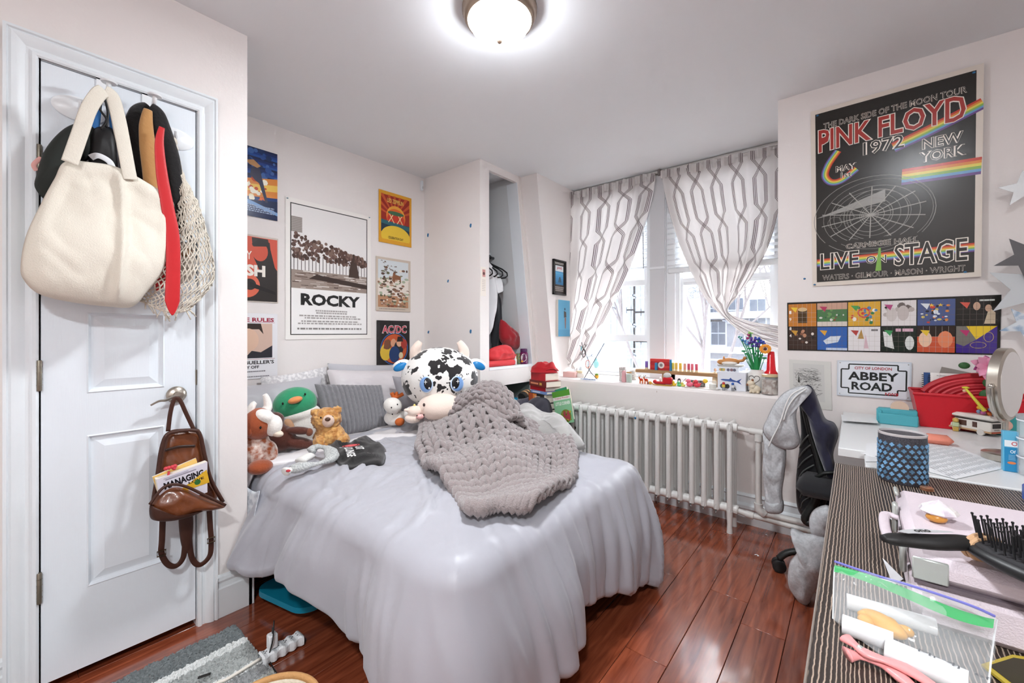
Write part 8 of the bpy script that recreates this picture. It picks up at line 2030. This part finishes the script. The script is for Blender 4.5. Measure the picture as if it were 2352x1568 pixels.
m_ = MB(); m_.tube([onY(2218, 892, 2.57), onY(2262, 944, 2.53)], [.004, .007], 8, col='d0c43a'); m_.ell(onY(2218, 890, 2.57), (.012, .006, .005), 10, 6, col='d0c43a'); m_.ell(onY(2215, 897, 2.57), (.006, .006, .006), 10, 6, col='e0b890'); tag(m_.build('toy_giraffe', VC), 'yellow long-necked toy leaning on the red bin', 'toy')
p = onZ(2195, 990, DZ); t = thing('gold_minifigure', 'gold toy minifigure standing left of the camper', 'toy', tuple(p)); GB = mat('gold_brick', 'c2a052', .35)
MB().rbox(p.x, p.y, DZ + .010, .018, .011, .019, .002).build('legs', GB, t); MB().rbox(p.x, p.y, DZ + .030, .022, .012, .020, .003).build('torso', mat('mint_brick', 'b9c8a0', .4), t); MB().lathe([(.007, 0), (.010, .003), (.010, .012), (.006, .017), (0, .018)], 12, (p.x, p.y, DZ + .0405)).build('head', GB, t)
# ---- teal pot, mirror, blue box, drawers
p = onZ(2322, 1003, DZ); t = thing('teal_box', 'teal open box holding small things behind the mirror', 'box', (p.x, p.y + .05, DZ)); MB().rbox(p.x + .02, p.y + .06, DZ + .045, .12, .10, .088, .004).build('box_body', mat('teal_plastic', '2f9a98', .4), t); MB().ell((p.x - .02, p.y + .0, DZ + .045), (.026, .012, .024), 12, 8).build('pink_motif', mat('pink_motif_mat', 'e3b6a4', .6), t)
mz = onY(2318, 892, 1.95).z; mk = kY(1.95, 2318); mc = onY(2318, 892, 1.95); bc = dz(2300, 1058); 
mi = thing('makeup_mirror', 'round brushed-steel make-up mirror on a stand', 'mirror', (bc.x, bc.y, DZ)); ST = mat('brushed_steel', 'c9c3b8', .28, metal=1)
mc = Vector((bc.x + .012, bc.y + .02, mz)); mr = 82 * (cos(YAW) * mc.y - sin(YAW) * mc.x) / F_PX
mM = Matrix.Rotation(radians(-24), 4, 'Z') @ Matrix.Rotation(pi / 2, 4, 'Y')
MB().lathe([(mr * .92, -.016), (mr, -.012), (mr, .012), (mr * .92, .016)], 56, tuple(mc), mM).build('frame', ST, mi); MB().lathe([(0, -.0165), (mr * .90, -.0165), (mr * .90, .0165), (0, .0165)], 48, tuple(mc), mM).build('glass', mat('mirror_glass', 'f2f4f4', .02, metal=1), mi)
yk = [mc + mM.to_3x3() @ Vector(((mr + .006) * cos(a), (mr + .006) * sin(a), 0)) for a in [pi * i / 20 - pi / 2 for i in range(21)]]; yk = [mc + Vector(((mM.to_3x3() @ Vector((0, 1, 0))) * ((mr + .007) * cos(a)))) + Vector((0, 0, -(mr + .007) * sin(a))) for a in [pi * i / 20 for i in range(21)]]
MB().tube(yk, .0045, 8).build('yoke', ST, mi); MB().tube([mc - Vector((0, 0, mr + .006)), Vector((mc.x, mc.y, DZ + .02))], .0075, 12).build('stem', ST, mi); MB().lathe([(.052, 0), (.055, .003), (.055, .022), (.05, .025), (0, .027)], 40, (mc.x, mc.y, DZ)).build('base', ST, mi)
for e_ in (yk[0], yk[-1]): MB().ell(e_, .008, 12, 8).build('pivot_knob', ST, mi)
p = dz(2322, 1083); bb = thing('blue_carton', 'blue and white medicine carton beside the clear drawers', 'carton', (p.x, p.y, DZ)); bw, bh = .032, 92 * (cos(YAW) * p.y - sin(YAW) * p.x) / F_PX
MB().rbox(p.x, p.y + .012, DZ + bh / 2, bw, .022, bh, .001).build('carton', mat('sky_blue_card', '5fb2d4', .4), bb)
cv = Canvas(bw, bh); cv.rect(.003, 0, bw - .002, bh * .6, '1f86b8'); cv.rect(.003, bh * .62, bw - .002, bh * .78, 'e8eef2'); cv.ring(bw * .72, bh * .70, .006, .002, 'c8303a'); cv.text('Of', bw * .45, bh * .46, bw * .8, bh * .54, 'e8f2f8', .02); cv.circ(bw * .55, bh * .22, .009, 'e0804a', 14, .004)
for k in range(4): cv.rect(bw * .35, bh * (.30 + .035 * k), bw * .8, bh * (.31 + .035 * k), '9fd0e8')
cv.build('print', bb, lambda x, y, d: Vector((p.x - bw / 2 + x, p.y + .001 - d, DZ + y)))
ac = thing('acrylic_drawers', 'clear round acrylic organiser at the right edge of the desk', 'organiser', (p.x + .09, p.y - .02, DZ)); AC = mat('clear_acrylic', 'eef4f8', .06, alpha=.3); cxa, cya = p.x + .062, p.y - .012
for k in range(3): MB().lathe([(.050, .002 + k * .055), (.052, .004 + k * .055), (.052, .05 + k * .055), (.050, .052 + k * .055), (.046, .05 + k * .055), (.046, .006 + k * .055), (0, .005 + k * .055)], 36, (cxa, cya, DZ)).build('tier', AC, ac); MB().lathe([(.053, .051 + k * .055), (.054, .0535 + k * .055), (.053, .056 + k * .055), (.048, .0535 + k * .055)], 36, (cxa, cya, DZ)).build('tier_rim', mat('white_rim', 'e6ebf0', .2), ac)
MB().lathe([(.054, .167), (.054, .178), (0, .18)], 36, (cxa, cya, DZ)).build('lid', mat('grey_lid', '9ea2a6', .3), ac)
p2 = dz(2352, 1150); tag(MB().rbox(p2.x + .012, p2.y, DZ + .02, .024, .04, .04, .003).build('blue_tube', mat('blue_yellow', '2f62c0', .4)), 'blue tube end at the right edge behind the case', 'tube')
# ================================================================== office chair
CXh, CYh = .0, 2.53
oc = thing('office_chair', 'black mesh-back office chair tucked beside the white desk', 'office chair', (CXh, CYh, 0))
BP = mat('black_chair_plastic', '1d1f1e', .45); FAB = mat('black_chair_fabric', '1a1a1e', .9, sheen=.2)
def planeY(name, px, Y, tf, tb, m, parent=None, wr=None, rings=12, sm=6):
    ol = ring2([(p.x, p.z) for p in (onY(x, y, Y) for x, y in px)], sm); mb = MB()
    mb.puff(ol, tf, tb, lambda x, z, d: (x, Y - d, z), rings=rings, wr=wr); return mb.build(name, m, parent, angle=180)
YC = 2.50
planeY('backrest', [(1836, 912), (1852, 905), (1868, 945), (1884, 1010), (1900, 1075), (1905, 1120), (1890, 1175), (1860, 1188), (1836, 1170), (1828, 1120), (1832, 1060), (1840, 1000)], YC + .05, .035, .03, FAB, oc)
m_ = MB(); pth = catmull([onY(x, y, YC) for x, y in ((1838, 905), (1848, 940), (1862, 1000), (1880, 1060), (1888, 1100), (1872, 1150), (1850, 1190), (1862, 1200))], 6); m_.tube(pth, [.018 + .010 * sst(.3, .7, i / len(pth)) for i in range(len(pth))], 10, flat=.7); m_.build('back_frame', BP, oc, angle=180)
for k in range(7):
    y = 1010 + k * 23; m_ = MB(); m_.tube(catmull([onY(1864 + k * 2 - 2 * abs(k - 3), y - 12, YC - .03), onY(1846, y + 2, YC - .028), onY(1834 + 1.5 * abs(k - 2), y + 18, YC - .01)], 4), .0055, 6, flat=.6); m_.build('back_rib', mat('rib_plastic', '4a4d4a', .35), oc, angle=180)
m_ = MB(); m_.tube([onY(1872, 1098, YC - .05), onY(1893, 1086, YC - .06), onY(1940, 1084, YC - .06)], [.016, .015, .014], 10, flat=.6); m_.build('armrest', BP, oc, angle=180)
MB().rbox(CXh, CYh, .47, .42, .44, .07, .03).build('seat', FAB, oc, angle=60); MB().lathe([(.028, .13), (.028, .3), (.02, .3), (.02, .435)], 16, (CXh, CYh, 0)).build('gas_column', BP, oc)
base_a = atan2(2.453 - CYh, -.297 - CXh)
for k in range(5):
    a = base_a + 2 * pi * k / 5; d = Vector((cos(a), sin(a), 0)); c0 = Vector((CXh, CYh, 0)); e_ = c0 + d * .30
    lg = MB().tube(catmull([c0 + Vector((0, 0, .14)), c0 + d * .12 + Vector((0, 0, .135)), c0 + d * .25 + Vector((0, 0, .105)), e_ + Vector((0, 0, .062))], 5), .019, 10, flat=.8).build('leg', BP, oc, angle=180)
    tn = Vector((-d.y, d.x, 0)); mm = tn.to_track_quat('Z', 'Y').to_matrix().to_4x4(); m_ = MB()
    for s in (-1, 1): m_.lathe([(0, -.010), (.027, -.010), (.030, -.004), (.030, .008), (.024, .011), (0, .011)], 20, tuple(e_ + tn * (.016 * s) + Vector((0, 0, .031))), mm)
    m_.build('castor', mat('castor_black', '151516', .35), lg)
# clothes on the chair
GH = mat('grey_marl_jersey', 'c3c5c8', .95, col2='b3b5b8', vscale=90, sheen=.3, bump=.3, bscale=240)
ho = thing('grey_hoodie', 'light grey hoodie hung over the chair back', 'hoodie', tuple(onY(1800, 1000, YC - .06))); wr_ = lambda x, z: .018 * nz(x * 14, z * 9, 4) + .014 * abs(nz(x * 24 + z * 8, z * 14, 9))
planeY('torso', [(1752, 988), (1762, 960), (1778, 928), (1800, 902), (1830, 888), (1856, 886), (1864, 900), (1842, 920), (1829, 950), (1834, 990), (1838, 1014), (1824, 1031), (1794, 1030), (1768, 1014)], YC - .06, .045, .04, GH, ho, wr=wr_, rings=16)
planeY('sleeve', [(1752, 990), (1770, 985), (1800, 1010), (1806, 1040), (1802, 1090), (1797, 1125), (1798, 1150), (1797, 1174), (1776, 1177), (1760, 1170), (1757, 1140), (1752, 1090), (1752, 1050), (1755, 1020)], YC - .03, .035, .03, GH, ho, wr=wr_, rings=14)
planeY('cuff', [(1757, 1146), (1777, 1150), (1798, 1147), (1798, 1175), (1776, 1179), (1759, 1172)], YC - .03, .037, .03, mat('grey_rib_knit', 'b9bcbf', .95, bump=.6, bscale=200), ho)
m_ = MB()
for pts in ([(1848, 890), (1820, 905), (1805, 930), (1792, 970), (1772, 1010), (1766, 1025)], [(1852, 893), (1828, 910), (1810, 935), (1800, 965)]): m_.tube(catmull([onY(x, y, YC - .112) for x, y in pts], 6), .0035, 6)
m_.build('drawstring', mat('white_cord', 'dcdcda', .8), ho, angle=180)
nj = planeY('navy_jacket', [(1826, 905), (1850, 884), (1868, 892), (1882, 925), (1896, 960), (1918, 972), (1926, 1000), (1914, 1045), (1926, 1100), (1908, 1110), (1886, 1060), (1866, 1000), (1852, 950), (1838, 930)], YC - .015, .05, .05, mat('navy_sweat_fleece', '23233a', .95, sheen=.5), wr=wr_, rings=16); tag(nj, 'dark navy jacket draped over the chair top', 'jacket')
o = planeY('navy_garment', [(1842, 985), (1850, 1010), (1870, 1080), (1915, 1095), (1912, 1185), (1880, 1200), (1838, 1180), (1828, 1130), (1834, 1050)], YC + .12, .03, .03, mat('navy_sweat_fleece'), wr=wr_); tag(o, 'dark navy garment hanging behind the chair ribs', 'clothing')
tr_ = thing('grey_sweatpants', 'light grey sweatpants trailing off the chair seat', 'sweatpants', tuple(onY(1850, 1280, 2.12)))
planeY('upper_fold', [(1862, 1180), (1876, 1166), (1905, 1162), (1915, 1200), (1900, 1240), (1866, 1228), (1858, 1200)], 2.285, .05, .05, GH, tr_, wr=wr_); planeY('trouser_leg', [(1815, 1212), (1850, 1224), (1880, 1226), (1905, 1240), (1900, 1310), (1870, 1360), (1850, 1392), (1818, 1360), (1809, 1330), (1814, 1290), (1832, 1262)], 2.25, .055, .05, GH, tr_, wr=wr_, rings=16)

# ================================================================== floor things
# shag rug
def rug():
    rx0_, rx1_, ry0_, ry1_ = -1.925, -1.18, -.45, .605
    st = [(-1.925, '767d7e'), (-1.815, 'e6e8e6'), (-1.775, 'aeb2b0'), (-1.655, 'e6e8e6'), (-1.625, '9a9c9c'), (-1.56, 'b9bbb6'), (-1.42, 'e6e8e6'), (-1.39, '8a8f90')]
    def colf(u, v):
        x = lerp(rx0_, rx1_, u) + .004 * nz(v * 90, u * 40); c_ = st[0][1]
        for a, b in st:
            if x >= a: c_ = b
        return c_
    rk2 = random.Random(1)
    o = MB().grid(lambda u, v: (lerp(rx0_, rx1_, u) + rk2.uniform(-.003, .003), lerp(ry0_, ry1_, v) + rk2.uniform(-.003, .003), .010 + rk2.uniform(0, .012) if .004 < u < .996 and .003 < v < .997 else .001), 190, 250, colfn=colf).build('shag_rug', mat('shag_pile', rough=.98, attr=True, sheen=.4, var=.25, vscale=120), smooth=False)
    tag(o, 'striped grey and white shag rug in front of the closet door', 'rug')
rug()
# power strip
ps = thing('power_strip', 'white faceted power strip lying across the rug edge', 'power strip', tuple(onZ(645, 1485, .02)))
a, b = onZ(598, 1512, .03), onZ(694, 1458, .03); ax_ = (b - a).normalized(); sd = Vector((-ax_.y, ax_.x, 0)); Lp = (b - a).length
def strip_fn(u, v):
    ph = 2 * pi * v; w_ = .026 + .004 * sin(u * 28); hgt = .019 + .003 * cos(u * 28); e_ = 1 if .02 < u < .98 else .75
    cx = (1 if cos(ph) > 0 else -1) * abs(cos(ph)) ** .5; cz = (1 if sin(ph) > 0 else -1) * abs(sin(ph)) ** .5
    return a.lerp(b, u) + sd * (cx * w_ * e_) + Vector((0, 0, cz * hgt * e_ - .008 + .002))
MB().grid(lambda u, v: strip_fn(v, u), 12, 24, closeu=True).build('housing', WPL, ps, angle=12)
for k in range(6): c_ = a.lerp(b, (k + .6) / 6.5); m_ = MB(); [m_.rbox(0, 0, 0, .0018, .005, .002, .0004, m=Matrix.Translation(c_ + sd * o_ + ax_ * p_ + Vector((0, 0, .0145)))) for o_, p_ in ((-.006, 0), (.006, 0), (0, .006))]; m_.build('socket', DARK, ps)
MB().tube(catmull([a, a - ax_ * .1 + Vector((0, 0, -.006)), onZ(500, 1568, .022), onZ(450, 1600, .02), onZ(380, 1660, .02)], 6), .005, 8).build('cable', mat('cream_cable', 'e3ddd2', .5), ps, angle=180)
c_ = a.lerp(b, .27) + Vector((0, 0, .042)); t = thing('usb_charger', 'white charger cube plugged into the power strip', 'charger', tuple(c_)); MB().rbox(c_.x, c_.y, c_.z, .03, .03, .05, .004).build('cube', WPL, t)
MB().tube(catmull([c_ + Vector((0, .003, .02)), c_ + Vector((.0, .005, .055)), c_ + Vector((.01, .002, .07)), c_ + Vector((.03, -.01, .02)), onZ(618, 1512, .02), onZ(635, 1545, .004)], 6), .0022, 6).build('cable', mat('black_cable', '161514', .5), t, angle=180); MB().rbox(c_.x, c_.y + .002, c_.z + .034, .010, .006, .022, .002).build('plug', mat('black_cable'), t)
q = onZ(455, 1556, .03); tag(MB().tube([q, q + Vector((.018, .03, .004))], .006, 8, flat=.5).build('cable_end', mat('black_cable')), 'small black cable end lying on the rug', 'cable')
# blue board under the bed
def rr2(w, h, r, n=6): return [(sx * (w / 2 - r) + r * cos(t), sy * (h / 2 - r) + r * sin(t)) for sx, sy, t0 in ((1, 1, 0), (-1, 1, pi / 2), (-1, -1, pi), (1, -1, 1.5 * pi)) for t in [t0 + pi / 2 * i / n for i in range(n + 1)]]
bb_ = thing('plastic_board', 'turquoise plastic board poking out from under the bed', 'board', (-1.93, .93, .05)); RM = Matrix.Translation((-1.92, .96, .030)) @ Matrix.Rotation(radians(12), 4, 'Z') @ Matrix.Rotation(radians(-4), 4, 'X')
MB().prism(rr2(.34, .46, .07), .022, lambda x, y, t: RM @ Vector((x, y, t))).build('board', mat('turquoise_board', '1283a0', .4), bb_, angle=50); MB().prism(rr2(.02, .2, .009), .002, lambda x, y, t: RM @ Vector((x + .06, y + .03, .0222 + t))).build('slot', DARK, bb_, smooth=False)
# basket rim at the bottom edge
bk_ = thing('wicker_basket', 'round woven basket with tan rim at the bottom edge', 'basket', tuple(onZ(600, 1600, 0))); c_ = onZ(612, 1640, .26); 
m_ = MB(); m_.tube([c_ + Vector((.115 * cos(a_), .115 * sin(a_), 0)) for a_ in [2 * pi * i / 40 for i in range(40)]], .009, 8, closed=True); m_.build('rim', mat('tan_wicker', 'b98a56', .7, bump=.6, bscale=120), bk_, angle=180)
for k in range(9): m_ = MB(); m_.tube([Vector((c_.x + (.113 - .003 * k) * cos(a_), c_.y + (.113 - .003 * k) * sin(a_), c_.z - .012 - .026 * k)) for a_ in [2 * pi * i / 36 for i in range(36)]], .0135, 6, closed=True); m_.build('coil', mat('pale_cotton_rope', 'd8cdb8', .9, bump=.6, bscale=160), bk_, angle=180)
MB().lathe([(0, .0), (.088, .0), (.088, .006), (0, .006)], 32, (c_.x, c_.y, .002)).build('bottom', mat('pale_cotton_rope'), bk_)
# scraps on the floor and a chip in the wall
for (x, y), r_, lb in (((1738, 1275), .010, 'white paper curl lying on the floor by the radiator'), ((1760, 1228), .004, 'tiny white scrap on the floor near the skirting')):
    q = onZ(x, y, .002); tag(MB().tube(catmull([q + Vector((-r_, 0, 0)), q + Vector((0, r_ * .5, .002)), q + Vector((r_, 0, 0)), q + Vector((r_ * .3, -r_ * .5, .001))], 4), .0022, 6, flat=.5).build('paper_scrap', mat('white_paper')), lb, 'scrap')
q = onY(1509, 899, yw(.77) - .001); tag(MB().ell((q.x, yw(q.z) - .001, q.z), (.006, .002, .010), 8, 6).build('wall_chip', mat('chipped_plaster', '9a7a5a', .9)), 'small brown chip in the wall below the sill', 'wall mark')
q = onY(1458, 960, RY - .085); tag(MB().ell((q.x, RY - .078, q.z), (.008, .003, .007), 8, 6).build('putty_dab', mat('blue_putty')), 'dark blue putty dab on the radiator top', 'putty')
